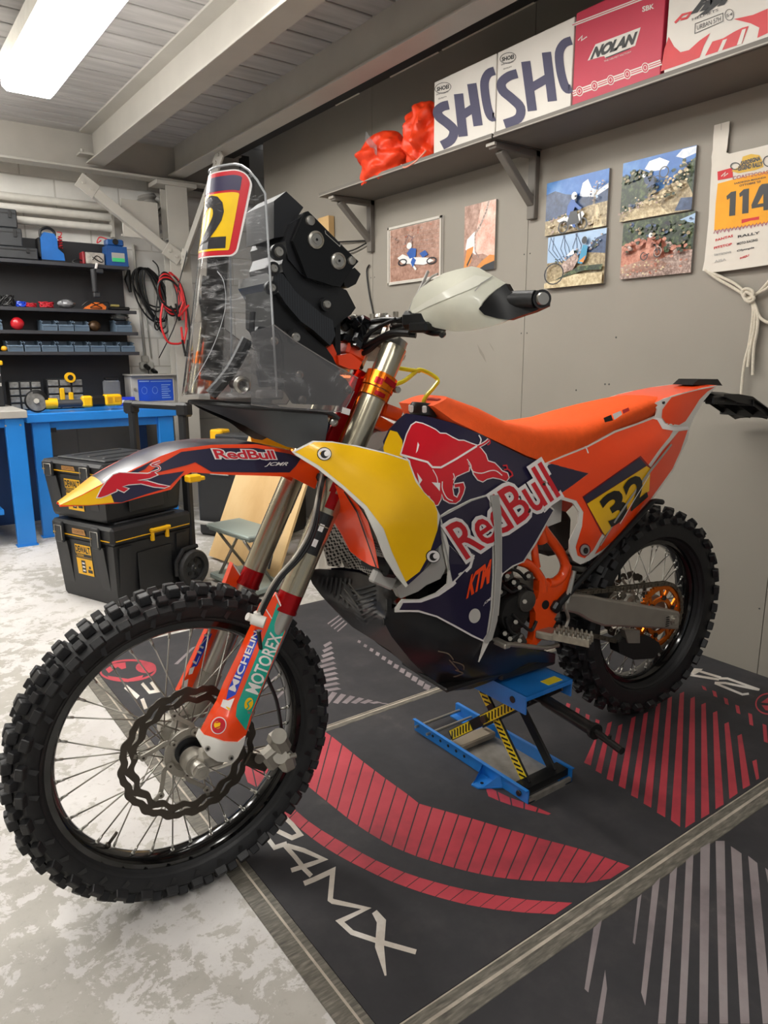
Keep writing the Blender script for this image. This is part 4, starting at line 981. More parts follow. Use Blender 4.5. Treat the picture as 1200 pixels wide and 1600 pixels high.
# bolts of the side covers
for (x, y, r_) in ((846, 757, .011), (823, 797, .011)):
    P = ts(x, y)+vv((0, -.007, 0)); MB().cyl(P+vv((0, .01, 0)), P, r_, n=20).cyl(P, P+vv((0, -.002, 0)), r_*.55, n=6, mi=1).build('cover_bolt', [M_ALU, M_DISC], bike)
b = MB(); stroke(b, [(852, 726), (840, 742), (834, 757), (836, 772)], 2.4, ts, D*6, 0, smooth=5); stroke(b, [(783, 767), (820, 769), (838, 776)], 3.0, ts, D*6, 0); b.build('cover_edge', M_WV, bike)
# rear fender
rs = SF([(1024, 652, -.102), (1026, 621, -.088), (1048, 615, -.088), (1077, 669, -.098), (1088, 645, -.090), (1105, 602, -.078), (1121, 602, -.072), (1062, 640, -.101), (1066, 606, -.082)])
rfp = [(1020, 632), (1024, 629), (1032, 625), (1046, 620), (1066, 614), (1090, 608), (1121, 602), (1110, 614), (1100, 626), (1090, 642), (1080, 662), (1077, 671), (1052, 674), (1034, 670), (1024, 656), (1027, 640)]
b = MB(); sheet(b, rfp, rs, (0, 1, 0), .004, 1, 10); b.join(b.mirror())
te = [(1024, 629), (1032, 625), (1046, 620), (1066, 614), (1090, 608), (1121, 602)]; rows = []
for x, y in te: p = rs(x, y); w_ = -p[1]; rows.append([p+vv((0, w_+u*w_, (1-u*u)*.001)) for u in (-1, -.6, -.2, .2, .6, 1)])
b.loft(rows, 0, True, False, False); b.loft([[p-vv((0, 0, .004)) for p in r] for r in rows], 1, True, False, False)
RS = lambda pts, mi, k=2: patch(b, pts, rs, D*k, mi, 10)
RS([(1048, 621), (1066, 615.5), (1090, 609.5), (1116, 604.5), (1104, 612), (1092, 624), (1082, 640), (1070, 658), (1060, 664), (1042, 664), (1033, 652), (1034, 640), (1041, 630)], 0)
RS([(1040, 661), (1060, 664), (1060, 666), (1040, 664)], 1)
P = bk(1036, 629, -.095); b.cyl(P, P+vv((0, -.004, 0)), .004, n=10, mi=3)
b.build('rear_fender', [M_ORANGE, M_WHITE, M_WV, M_BLK], bike)
b = MB(); f_ = lambda x, y, t: bk(x, y, 0)*vv((1, 0, 1))+vv((0, t, 0))
b.prism([(1066, 601), (1076, 592), (1106, 592), (1113, 602)], f_, -.035, .035); b.build('tail_light', M_BLK, bike)
b = MB(); rows = []
for (x, y, w_) in ((1095, 612, .055), (1118, 612, .075), (1140, 616, .085), (1165, 634, .09), (1188, 650, .09)):
    c_ = bk(x, y, 0); rows.append([c_+vv((0, u*w_, -.012*abs(u)**3)) for u in (-1, -.8, -.3, .3, .8, 1)])
b.loft(rows, 0, False, False, False); b.loft([[p-vv((0, 0, .006)) for p in r] for r in rows], 0, False, False, False)
for u in (0, 1, 5):
    for k in (-1, 1)[:1 if u == 0 else 2]:
        pass
for s in (-.08, -.03, .03, .08):
    q = [bk(x, y, 0)+vv((0, s, -.004)) for x, y in ((1095, 612), (1118, 612), (1140, 616), (1165, 634), (1186, 649))]
    b.add([p for p in q]+[p-vv((0, 0, .026 if 0 < i < 4 else .008)) for i, p in enumerate(q)], [(i, i+1, i+6, i+5) for i in range(4)], 0)
for i in (1, 2, 3): p = [rows[i][j]-vv((0, 0, .012)) for j in (0, 5)]; b.box((p[0]+p[1])/2, (.003, abs(p[0][1]-p[1][1]), .02))
b.build('licence_plate_holder', M_BLK, bike)
MB().box(bk(1112, 625, -.05), (.03, .03, .025), bev=.004).box(bk(1100, 622, 0), (.05, .12, .02), bev=.004).build('plate_holder_mount', M_BLK, bike)

# ---------------- rear wheel, swingarm, chain
AX = 1.482; RZ = .351
rw, rsub = make_wheel('rear_wheel', (AX, 0, RZ), .332, .061, .2286, 30, True)
# sprocket: toothed ring with windows
def sprocket(R, n, y0, th, ri, spokes, m1, m2, parent, name, c):
    b = MB(); V = [[], [], []]; tot = n*4
    for k in range(tot):
        a = 2*math.pi*k/tot; e = vv((math.cos(a), 0, math.sin(a))); V[0].append(e*(R+(.0045 if k % 4 in (0, 1) else -.003))); V[1].append(e*(R-.012)); V[2].append(e*(R-.018))
    for (i, j) in ((1, 0), (2, 1)):
        for yy, s_ in ((y0, 1), (y0+th, -1)):
            q = [p+vv((0, yy, 0)) for p in V[i]]+[p+vv((0, yy, 0)) for p in V[j]]
            b.add(q, [(k, (k+1) % tot, tot+(k+1) % tot, tot+k)[::s_] for k in range(tot)], 0)
    for i in (0, 2): q = [p+vv((0, yy, 0)) for yy in (y0, y0+th) for p in V[i]]; b.add(q, [(k, (k+1) % tot, tot+(k+1) % tot, tot+k) for k in range(tot)], 0)
    b.lathe([(ri, y0), (ri+.014, y0), (ri+.014, y0+th), (ri, y0+th)], (0, 0, 0), (0, 1, 0), 48, 0, False, True)
    for k in range(spokes):
        a = 2*math.pi*k/spokes+.3
        for da in (-.20, .20):
            p0 = vv((math.cos(a)*(ri+.008), y0+th/2, math.sin(a)*(ri+.008))); p1 = vv((math.cos(a+da)*(R-.015), y0+th/2, math.sin(a+da)*(R-.015))); d = unit(p1-p0); s_ = np.cross(d, (0, 1, 0)); b.box((p0+p1)/2, (np.linalg.norm(p1-p0), .011, th), 0, np.array([d, s_, (0, 1, 0)]).T)
        p = vv((math.cos(a)*(ri+.012), y0, math.sin(a)*(ri+.012))); b.cyl(p, p+vv((0, -.005, 0)), .008, n=6, mi=1)
    o = b.build(name, [m1, m2], parent); return o
M_CHAIN = mat('chain_steel', '#6e675c', .4, .8, .2, 60)
sprocket(.104, 50, -.072, .006, .048, 6, M_ANO, M_BLKS, rw, 'sprocket', None)
rsub('brake_disc', wave_disc(.110, .088, 14, .058, .003, False, True), [M_DISC, M_ALUD])
# chain loop around both sprockets
C1, R1 = vv((AX, 0, RZ)), .106; C0, R0 = vv((.955, 0, .475)), .034
d = unit(C1-C0); dist = np.linalg.norm(C1-C0); phi = math.acos((R1-R0)/dist); base = math.atan2(-d[2], -d[0])
pts = []
a0, a1 = base-phi, base+phi
def arc(C, R, s, e, n): return [C+R*vv((math.cos(s+(e-s)*i/n), 0, math.sin(s+(e-s)*i/n))) for i in range(n+1)]
big = arc(C1, R1, base+phi, base+2*math.pi-phi, 40); small = arc(C0, R0, base-phi, base+phi, 12)
loop = big+small
path = []
for i in range(len(loop)):
    a, c = loop[i], loop[(i+1) % len(loop)]; n = max(1, int(np.linalg.norm(c-a)/.004)); path += [a+(c-a)*j/n for j in range(n)]
acc = 0; nodes = [path[0]]
for i in range(1, len(path)):
    acc += np.linalg.norm(path[i]-path[i-1])
    if acc >= .0159: nodes.append(path[i]); acc = 0
b = MB()
for i in range(len(nodes)):
    p, q = nodes[i], nodes[(i+1) % len(nodes)]; u = unit(q-p); s_ = np.cross(u, (0, 1, 0)); R = np.array([u, (0, 1, 0), np.cross(u, (0, 1, 0))]).T; w_ = .0075 if i % 2 else .0055; L_ = np.linalg.norm(q-p)
    for k in (-1, 1): b.box((p+q)/2+vv((0, -.069+k*w_, 0)), (L_+.007, .0018, .0125), 0, R, .0006)
    b.cyl(p+vv((0, -.079, 0)), p+vv((0, -.059, 0)), .0042, n=8)
b.build('chain', M_CHAIN, bike)
# swingarm: tapering cast beams either side
b = MB()
tp = [(868, 925), (900, 929), (925, 931), (950, 937), (1000, 945), (1062, 956)]; bt = [(880, 955), (905, 960), (925, 972), (945, 979), (1000, 981), (1060, 984)]
secs = []
for (x0, y0), (x1, y1), s in zip(tp, bt, (-.092, -.10, -.105, -.11, -.112, -.115)):
    A, B = bk(x0, y0, s), bk(x1, y1, s); t_ = .028
    secs.append([A+vv((0, .004, -.0)), A+vv((0, t_, 0)), B+vv((0, t_, 0)), B+vv((0, .004, 0)), B+vv((0, 0, .006)), A+vv((0, 0, -.006))])
b.loft(secs, 0, False); b.join(b.mirror()); b.box((.99, 0, .47), (.07, .20, .06), 0, bev=.012)
sw = b.build('swingarm', mat('cast_swingarm', '#9c968c', .42, .55, .06, 25, .08, 300), bike)
b = MB(); P = bk(1053, 968, -.116)
b.cyl((AX, -.03, RZ), (AX, .13, RZ), .0125, n=20); b.cyl(P+vv((0, .01, 0)), P+vv((0, -.004, 0)), .018, n=6); b.cyl(P, P+vv((0, -.010, 0)), .011, n=20)
for k in range(5): b.box(P+vv((-.032+.0*k, -.0015, -.014+.007*k)), (.014, .003, .002), 1)
b.build('axle_nut', [M_ALU, M_BLK], sw)
# chain guide and brake side bits
MB().prism([(966, 1004), (985, 993), (1012, 993), (1030, 1004), (1034, 1016), (1020, 1029), (990, 1031), (968, 1020)], lambda x, y, t: bk(x, y, -.085)+vv((0, t, 0)), 0, .035).build('chain_guide', M_BLK, bike)
MB().prism([(976, 985), (1000, 985), (1000, 1005), (982, 1005)], lambda x, y, t: bk(x, y, -.09)+vv((0, t, 0)), 0, .02).build('guide_bracket', M_ALUD, bike)
# side stand folded up
A, B = bk(869, 948, -.128), bk(1019, 784, -.135); d_ = B-A
b = MB().tube([A, A+d_*.3, A+d_*.7, B], [.011, .0085, .0075, .0085], 12); b.tube(crom([B+vv((-.01, 0, -.01)), B, B+vv((.015, -.004, .0)), B+vv((.045, -.004, -.006))], 4), [.008]*12+[.004]); b.box(A, (.03, .02, .03), 0, roty(-.9), .006)
ss_ = b.build('side_stand', M_BLKS, bike)
MB().tube(crom([bk(897, 892, -.13), bk(886, 930, -.133), bk(884, 950, -.133), bk(888, 965, -.13), bk(884, 980, -.13)], 4), .0045).cyl(bk(897, 892, -.13), bk(886, 942, -.133), .0065, n=10).build('stand_spring', M_ALU, bike)
MB().tube(crom([bk(975, 842, -.06), bk(971, 860, -.06), bk(968, 880, -.05), bk(968, 905, -.05)], 4), .004).build('brake_line', M_BLK, bike)
# ---------------- frame
FR = lambda x, y, s=-.112: bk(x, y, s)
X7 = lambda x, y: (760+x/5, 820+y/5)
b = MB()
b.tube(crom([FR(835, 800), FR(848, 826), FR(*X7(530, 150)), FR(*X7(590, 240)), FR(*X7(615, 320)), FR(*X7(590, 400)), FR(*X7(530, 450)), FR(*X7(480, 455))], 6), .0135, 14)
b.tube(crom([FR(800, 872, -.10), FR(812, 877), FR(*X7(330, 310)), FR(*X7(390, 370)), FR(*X7(430, 440)), FR(*X7(440, 520))], 6), .0125, 14)
b.tube(crom([FR(832, 835, -.10), FR(*X7(375, 200)), FR(*X7(385, 280)), FR(*X7(395, 330))], 5), .010, 12)
pl = [X7(*p) for p in ((415, 440), (450, 410), (480, 440), (520, 470), (575, 455), (620, 410), (640, 360), (650, 300), (668, 320), (655, 400), (640, 470), (612, 560), (585, 620), (560, 680), (528, 740), (545, 755), (520, 800), (500, 820), (455, 830), (425, 855), (440, 890), (400, 930), (370, 968), (338, 968), (340, 940), (362, 905), (372, 850), (385, 760), (385, 690), (365, 640), (370, 600), (400, 575), (412, 520))]
b.prism(pl, lambda x, y, t: bk(x, y, -.122)+vv((0, t, 0)), 0, .022)
hole = ell(852.4, 945, 6, 7.5, 20, .3); patch(b, hole, lambda x, y: bk(x, y, -.1228), (0, 0, 0), 1); stroke(b, ell(852.4, 945, 6.4, 8, 24, .3), 1.4, lambda x, y: bk(x, y, -.1232), (0, 0, 0), 0, closed=True)
b.join(b.mirror())
# head tube and down tubes
b.cyl(fp(.90, 0, -.035)+vv((.02, 0, 0)), fp(1.08, 0, -.035)+vv((.02, 0, 0)), .030, n=24)
for s in (-1, 1): b.tube(crom([vv((.44, .02*s, 1.02)), vv((.52, .06*s, .97)), vv((.70, .10*s, .88)), vv((.86, .115*s, .78)), vv((.92, .115*s, .68))], 5), .015, 12)
b.tube(crom([vv((.40, 0, .92)), vv((.47, 0, .72)), vv((.56, 0, .56)), vv((.68, .0, .46))], 5), .017, 12)
for s in (-1, 1): b.tube(crom([vv((.68, .03*s, .45)), vv((.72, .06*s, .40)), vv((.80, .07*s, .375)), vv((.92, .09*s, .40))], 5), .012, 12)
for s in (-1, 1): b.tube([vv((.86, .06*s, .80)), vv((1.15, .06*s, .86)), vv((1.38, .05*s, .95))], .012, 10)
b.build('frame', [M_FRAME, M_BLK], bike)
b = MB(); A = fp(1.06, 0, -.05); b.box(bk(612, 645, -.055), (.05, .02, .03), 0, roty(.35), .004); b.box(bk(590, 660, -.06), (.10, .02, .028), 0, roty(.5), .004); b.build('tank_bracket', M_FRAME, bike)
# engine
M_ENG = mat('black_engine_case', '#2b2a29', .42, .5, .25, 30, .2); M_ENGL = mat('grey_engine_case', '#55524e', .45, .6, .2, 30, .15)
b = MB(); b.box((.74, 0, .47), (.34, .20, .20), 0, bev=.04).box((.66, 0, .64), (.17, .15, .24), 0, roty(.12), .02).box((.70, 0, .80), (.22, .16, .10), 0, bev=.02)
for k in range(5): b.box((.655, 0, .60+k*.022), (.20, .17, .006), 0, roty(.1))
eng = b.build('engine', [M_ENG], bike)
E5 = lambda x, y, s=-.105: bk(x, y, s)
def cover(x, y, r_, h_, mi, n=28, s=-.10):
    c_ = bk(x, y, s); return MB().lathe([(r_, 0), (r_, -h_*.7), (r_*.92, -h_), (r_*.35, -h_*1.08), (0, -h_*1.08)], c_, (0, 1, 0), n, mi)
cover(797, 955, .050, .022, 0).build('ignition_cover', M_ENG, eng)
cover(812, 935, .030, .030, 0, 20).build('sprocket_cover', M_ENGL, eng)
random.seed(3)
bits = [(793, 900, .030, .02, .02), (803, 910, .02, .02, .03), (812, 918, .026, .018, .02), (820, 940, .035, .02, .012), (806, 972, .045, .03, .02), (797, 998, .035, .03, .04), (812, 1001, .03, .035, .02), (789, 990, .02, .02, .02), (782, 925, .03, .02, .02), (826, 900, .02, .02, .02), (800, 885, .022, .02, .02)]
for i, (x, y, a_, b_, c_) in enumerate(bits):
    MB().box(E5(x, y, -.118+.004*(i % 3)), (a_, c_, b_), 0, roty(random.uniform(-.6, .6)), .004).cyl(E5(x, y, -.118), E5(x, y, -.136), .006, n=6, mi=1).build('engine_fitting', [M_ENGL if i % 3 == 0 else M_ENG, M_ALUD], eng)
for q in ([(785, 915), (800, 925), (818, 915), (832, 925)], [(800, 960), (815, 975), (830, 985), (838, 970)], [(784, 895), (796, 890), (810, 893), (822, 905)], [(790, 965), (796, 985), (808, 992)]):
    MB().tube(crom([E5(x, y, -.125) for x, y in q], 5), .0045).build('engine_hose', M_BLK, eng)
patchb = MB(); patchb.box(E5(794, 897, -.122), (.02, .01, .014), bev=.003); patchb.build('red_plug', mat('faded_red', '#8a3526', .5), eng)
cover(798, 1006, .013, .02, 0, 16, -.115).build('drain_plug', M_ALUD, eng)
# cylinder head and exhaust seen behind frame
MB().box(bk(862, 832, 0), (.10, .08, .12), 0, bev=.02).build('air_box', mat('dark_air_box', '#3a3532', .5), bike)
MB().cyl(bk(905, 925, .02), bk(895, 860, .02), .035, n=20).build('shock_absorber', M_ALUD, bike)
b = MB()
for k in range(7): b.lathe([(.030, 0), (.038, .004), (.030, .008)], bk(900+k*.2, 930-k*12, .0), (.15, 0, 1), 20)
b.build('shock_spring', M_BLKS, bike)
MB().tube(crom([vv((.55, .08, .62)), vv((.50, .10, .50)), vv((.62, .12, .42)), vv((.85, .14, .50)), vv((1.05, .15, .66)), vv((1.25, .15, .78))], 6), .020, 14).tube([vv((1.2, .15, .75)), vv((1.52, .16, .88))], [.045, .05], 20).build('exhaust', M_ALUD, bike)
# foot pegs
for sg in (-1, 1):
    b = MB(); A = bk(866, 990, -.15); B = bk(924, 1002, -.235)
    if sg > 0: A = A*vv((1, -1, 1)); B = B*vv((1, -1, 1))
    d = unit(B-A); sd = unit(np.cross(d, (0, 0, 1))); R = np.array([d, sd, (0, 0, 1)]).T; L_ = np.linalg.norm(B-A)
    for k in (-1, 1): b.box((A+B)/2+sd*k*.020, (L_, .006, .020), 0, R, .001)
    b.box((A+B)/2-vv((0, 0, .002)), (L_, .006, .012), 0, R)
    for i in range(8):
        p = A+d*L_*(i+.5)/8
        for k in (-1, 0, 1): b.cyl(p+sd*k*.020+vv((0, 0, .008)), p+sd*k*.020+vv((0, 0, .019)), .0045, .0025, n=5)
        if i % 3 == 0: b.box(p, (.005, .044, .014), 0, R)
    b.box(A-d*.02+vv((0, 0, -.004)), (.05, .05, .022), 0, R, .004)
    b.build('foot_peg', mat('worn_steel_peg', '#a8a294', .4, .75, .15, 60), bike)
MB().tube(crom([bk(872, 1008, -.13), bk(850, 1012, -.135), bk(810, 1008, -.15), bk(785, 1006, -.16)], 5), .006).box(bk(783, 1005, -.165), (.02, .05, .014), bev=.003).build('shift_lever', M_ALUD, bike)
# ---------------- skid plate
skf = SF([(480, 892, .125), (513, 891, .10), (561, 896, .03), (593, 908, -.06), (626, 930, -.135), (601, 972, -.14), (551, 980, .10), (503, 932, .125), (609, 1017, .06), (640, 1010, -.11), (663, 1060, .03), (690, 1050, -.10), (708, 1079, 0), (720, 1070, -.07), (575, 950, -.04)])
fpol = [(480, 892), (497, 890), (513, 891), (540, 893), (561, 896), (578, 902), (593, 908), (608, 920), (622, 934), (606, 948), (600, 972), (612, 995), (640, 1030), (668, 1058), (700, 1076), (680, 1070), (660, 1060), (630, 1036), (609, 1017), (580, 998), (551, 980), (525, 955), (503, 932), (488, 912)]
b = MB(); sheet(b, fpol, skf, (.5, 0, .3), .006, 0, 12)
G = lambda x, y: (460+x/3.75, 820+y/3.75)
# raised ribs in a V pattern
for i in range(9):
    t_ = i/8; a_ = G(120+200*t_*.9, 275+5*t_); c_ = G(165+i*22, 400+i*22)
for i in range(8): stroke(b, [G(150+i*26, 300+i*2), G(105+i*26+30, 345+i*20)], 3.0, skf, vv((-.004, -.002, 0)), 1)
for i in range(9): stroke(b, [G(350+i*8, 300+i*20), G(455-i*4, 345+i*26)], 0.1, skf, (0, 0, 0), 1)
for i in range(8): stroke(b, [G(285+i*12, 330+i*30), G(340+i*12, 385+i*28), G(470, 350+i*28)], 2.6, skf, vv((-.004, -.002, 0)), 1)
for q in ([G(325, 335), G(395, 420)], [G(300, 370), G(385, 485)], [G(275, 405), G(370, 490)], [G(395, 420), G(340, 370)]): stroke(b, q, 1.4, skf, vv((-.006, -.003, 0)), 2)
for p in ((552, 452), (552, 488), (535, 565)): 
    q = bk(*G(*p), -.142); b.box(q, (.012, .006, .014), 3)
sks = SF([(600, 972, -.142), (606, 950, -.145), (640, 955, -.150), (708, 978, -.153), (755, 1003, -.150), (640, 1030, -.125), (700, 1070, -.06), (745, 1072, -.07), (800, 1050, -.10), (790, 1010, -.145), (690, 1030, -.145), (845, 1030, -.11), (830, 1045, -.08), (730, 1060, -.10)])
spol = [(600, 972), (604, 955), (614, 952), (645, 954), (675, 960), (708, 976), (735, 990), (757, 1003), (780, 1003), (800, 1010), (830, 1014), (868, 1022), (866, 1034), (830, 1044), (785, 1057), (760, 1068), (735, 1077), (708, 1079), (690, 1072), (663, 1052), (632, 1020), (612, 995)]
sheet(b, spol, sks, (0, 1, .2), .006, 0, 12)
for q in ([G(840, 740), G(900, 755), G(930, 790)], [G(905, 790), G(960, 850)], [G(925, 800), G(985, 820), G(990, 850)], [G(940, 850), G(985, 870), G(930, 890)]): stroke(b, q, 2, sks, vv((0, -.001, 0)), 4, smooth=4)
b.box((.80, 0, .335), (.34, .20, .012), 0, bev=.003)
sk = b.build('skid_plate', [ramp_mat('scuffed_carbon', [(.3, '#161618'), (.5, '#202123'), (.62, '#26211f'), (.8, '#35302c')], 9, .3, 8, .08), mat('rib_black', '#2b2d2f', .45), mat('scratch_grey', '#55534d', .6), M_BLK, mat('scuff_tan', '#75695a', .7)], bike)
MB().join(MB().box((0, 0, 0), (.001, .001, .001))).v
sheet(MB(), spol, lambda x, y: sks(x, y), (0, 1, .2), .006, 0, 12).mirror().build('skid_plate_side', M_BLK, bike)
MB().box((.91, 0, .328), (.20, .20, .03), 0, None, .006).build('lower_guard', M_BLK, bike)
# ---------------- radiators with grille, inner orange scoop
M_MESH = bpy.data.materials.new('perforated_grille'); M_MESH.use_nodes = True
nt = M_MESH.node_tree; bb = nt.nodes['Principled BSDF']; N = nt.nodes.new; L = nt.links.new
tc = N('ShaderNodeTexCoord'); mp = N('ShaderNodeMapping'); mp.inputs['Rotation'].default_value = (0, math.radians(35), 0); L(tc.outputs['Object'], mp.inputs[0])
vo = N('ShaderNodeTexVoronoi'); vo.inputs['Scale'].default_value = 130; vo.inputs['Randomness'].default_value = 0; L(mp.outputs[0], vo.inputs['Vector'])
rr_ = N('ShaderNodeValToRGB'); rr_.color_ramp.elements[0].position = .42; rr_.color_ramp.elements[0].color = lin('#0d0d0e'); rr_.color_ramp.elements[1].position = .5; rr_.color_ramp.elements[1].color = lin('#a5a29b'); L(vo.outputs['Distance'], rr_.inputs[0]); L(rr_.outputs[0], bb.inputs['Base Color']); bb.inputs['Roughness'].default_value = .4; bb.inputs['Metallic'].default_value = .5
rg = SF([(500, 790, -.03), (520, 830, -.02), (560, 880, -.05), (612, 912, -.15), (560, 800, -.14), (590, 850, -.17), (520, 885, 0)])
b = MB(); sheet(b, [(506, 800), (520, 790), (560, 800), (590, 850), (606, 880), (612, 912), (590, 903), (560, 890), (512, 884), (506, 860)], rg, (1, 0, 0), .03, 0, 10, 1)
gr = b.build('radiator', [M_MESH, M_ALUD], bike)
b = MB(); sheet(b, [(506, 862), (530, 866), (538, 886), (508, 888)], lambda x, y: bl(x, y, .385), (1, 0, 0), .012); b.build('radiator_tank', M_ALU, bike)
o_ = MB(); os_ = SF([(524, 765, -.12), (536, 769, -.15), (574, 815, -.19), (593, 888, -.20), (560, 860, -.11), (522, 815, -.08), (548, 862, -.09)])
sheet(o_, [(524, 758), (540, 768), (560, 790), (575, 815), (585, 850), (592, 888), (580, 884), (566, 876), (548, 862), (536, 838), (522, 815), (518, 785)], os_, (0, 1, 0), .004, 0, 10)
stroke(o_, [(540, 768), (560, 800), (574, 840), (590, 886)], 2, os_, vv((-.003, 0, 0)), 1); o_.build('radiator_scoop', [M_ORANGE, M_BLK], bike)
for s in (-1, 1): MB().box((.45, .13*s, .80), (.04, .11, .24), 0, roty(.3), .008).build('radiator_core', M_BLKS, bike)
MB().box(bk(598, 905, -.16), (.06, .02, .03), 0, roty(.5), .004).build('shroud_bracket', M_GREYP, bike)
MB().tube(crom([vv((.42, -.02, .95)), vv((.44, -.06, .85)), vv((.47, -.10, .92)), vv((.5, -.12, .88))], 5), .012).build('coolant_hose', M_BLK, bike)
MB().box(bk(536, 645, -.06), (.03, .012, .20), 0, roty(.47), .003).build('red_fork_stay', M_REDANO, bike)

# ---------------- handlebar with its controls
b = MB(); ZC = 1.205
hb = crom([vv((.602, -.385, 1.249)), vv((.568, -.31, 1.250)), vv((.525, -.235, 1.248)), vv((.500, -.17, 1.235)), vv((.500, -.10, ZC+.004)), vv((.500, 0, ZC)), vv((.500, .10, ZC+.004)), vv((.500, .17, 1.235)), vv((.525, .235, 1.248)), vv((.568, .31, 1.250)), vv((.602, .385, 1.249))], 5)
b.tube(hb, .0125, 14); bar = b.build('handlebar', M_BLKS, bike)
for s in (-1, 1):
    MB().box((.500, .05*s, ZC-.012), (.042, .026, .05), 0, roty(.4), .006).box((.500, .05*s, ZC+.014), (.044, .026, .016), 0, roty(.4), .004).cyl((.484, .05*s, ZC+.02), (.484, .05*s, ZC+.032), .006, n=8).cyl((.512, .05*s, ZC+.024), (.512, .05*s, ZC+.036), .006, n=8).cyl((.497, .05*s, ZC-.035), (.47, .05*s, ZC-.085), .014, n=16).build('bar_clamp', M_ALU, bar)
    MB().tube([p for p in hb if p[1]*s > .27], .0165, 14).build('grip', M_RUB2, bar)
    pass
MB().box((.488, 0, 1.16), (.08, .15, .022), 0, roty(.47), .006).build('bar_mount', M_ALUD, bar)
# hand guards
gc = [(640, 483), (646, 466), (657, 450), (677, 437), (693, 427), (714, 421), (737, 416), (747, 418), (770, 431), (790, 443), (775, 452), (763, 462), (754, 472), (748, 483), (757, 492), (775, 497), (795, 500), (783, 505), (757, 512), (730, 517), (708, 518), (680, 512), (660, 503), (646, 493)]
gsf = SF([(640, 483, -.20), (657, 450, -.225), (693, 427, -.26), (737, 416, -.30), (790, 443, -.34), (748, 483, -.335), (795, 500, -.35), (730, 517, -.30), (680, 512, -.245), (650, 498, -.215), (700, 465, -.295), (740, 450, -.322), (670, 480, -.25)])
b = MB(); sheet(b, gc, gsf, (.9, .35, 0), .004, 0, 10); gr_ = MB().join(b)
patch(b, [(643, 486), (668, 470), (700, 452), (742, 430), (768, 434), (758, 440), (735, 452), (705, 464), (672, 478), (648, 490)], gsf, vv((-.0012, -.0012, 0)), 1, 10)
stroke(b, [(742, 455), (752, 443), (770, 432)], 1.6, gsf, vv((-.0016, -.0018, 0)), 2)
hg = b.build('hand_guard', [mat('ivory_guard', '#e2e1d0', .35, coat=.2), mat('ivory_ridge', '#ecebdd', .3, coat=.2), M_GREYP], bike)
bsf = SF([(748, 483, -.337), (763, 460, -.33), (790, 443, -.343), (805, 456, -.355), (850, 456, -.395), (853, 475, -.395), (820, 487, -.37), (795, 500, -.353), (757, 492, -.34)])
bp_ = [(748, 483), (754, 472), (763, 460), (775, 452), (790, 443), (797, 455), (806, 458), (825, 455), (846, 453), (854, 460), (853, 478), (834, 487), (815, 493), (795, 500), (775, 497), (757, 492)]
b = MB(); sheet(b, bp_, bsf, (.9, .3, 0), .018, 0, 9); E_ = bk(847, 467, -.40); b.cyl(E_+vv((.02, .03, 0)), E_, .017, n=20).build('guard_end', M_BLK, hg)
MB().cyl(E_, E_+vv((-.002, -.006, 0)), .0125, .011, n=20).build('end_bolt', M_ALU, hg)
gm = gr_.mirror(); gm.build('hand_guard', M_WHITE, bike)
b = MB(); sheet(b, bp_, bsf, (.9, .3, 0), .018, 0, 9); b.mirror().build('guard_end', M_BLK, bike)
# lever, perch, cables
b = MB(); b.box(bk(655, 500, -.20), (.05, .06, .035), 0, rotz(.3), .008).box(bk(648, 495, -.17), (.03, .03, .03), 0, None, .006)
b.tube(crom([bk(632, 500, -.15), bk(650, 510, -.19), bk(672, 520, -.23), bk(692, 521, -.27), bk(690, 524, -.28)], 5), .0055)
b.box(bk(668, 512, -.215), (.07, .045, .02), 0, rotz(.3), .004)
b.build('clutch_lever', M_BLKS, bar)
MB().tube(crom([bk(637, 490, -.19), bk(650, 462, -.21), bk(672, 435, -.24), bk(684, 428, -.26)], 5), .0022).box(bk(655, 455, -.20), (.006, .004, .09), 0, roty(.5), .001).build('guard_stay', M_GREYP, bar)
for k, q in enumerate(([(565, 575, -.02), (563, 555, -.04), (575, 525, -.06), (600, 507, -.10), (628, 498, -.15)], [(560, 590, 0), (557, 560, -.03), (563, 535, -.05), (590, 512, -.09), (618, 499, -.14)], [(548, 560, -.02), (575, 548, -.06), (598, 530, -.10), (622, 522, -.14), (650, 524, -.17)], [(560, 548, -.03), (590, 530, -.09), (612, 520, -.13), (640, 520, -.17)], [(545, 540, .02), (560, 510, .0), (575, 505, -.03), (600, 500, -.10), (640, 502, -.16)])):
    MB().tube(crom([bk(*p) for p in q], 6), .0042 if k < 2 else .006).build('control_cable', M_BLK, bar)
# switch cluster and coils behind the tower
random.seed(5)
b = MB()
for i in range(16):
    b.box(bk(538+random.uniform(0, 26), 500+random.uniform(0, 42), -.03+random.uniform(-.03, .05)), (.022, .02, .018), 0, roty(random.random()), .004)
b.box(bk(545, 520, 0), (.03, .12, .07), 0, roty(.4), .006)
b.build('switch_cluster', mat('glossy_black_part', '#0f1012', .18, .2, coat=.5), bike)
MB().box(bk(548, 550, -.02), (.05, .06, .03), 0, roty(.4), .006).build('switch_bracket', M_ORANGE, bike)
for (x, y, s) in ((559, 508, -.03), (600, 511, -.06)): MB().cyl(bk(x, y, s), bk(x+1, y-10, s), .007, n=10).build('clamp_bolt', M_ANO, bike)
for (x, y, s) in ((556, 497, -.03), (594, 495, -.05)): MB().box(bk(x, y, s), (.018, .016, .012), 0, roty(.3), .003).build('clamp_bolt', M_ALU, bike)
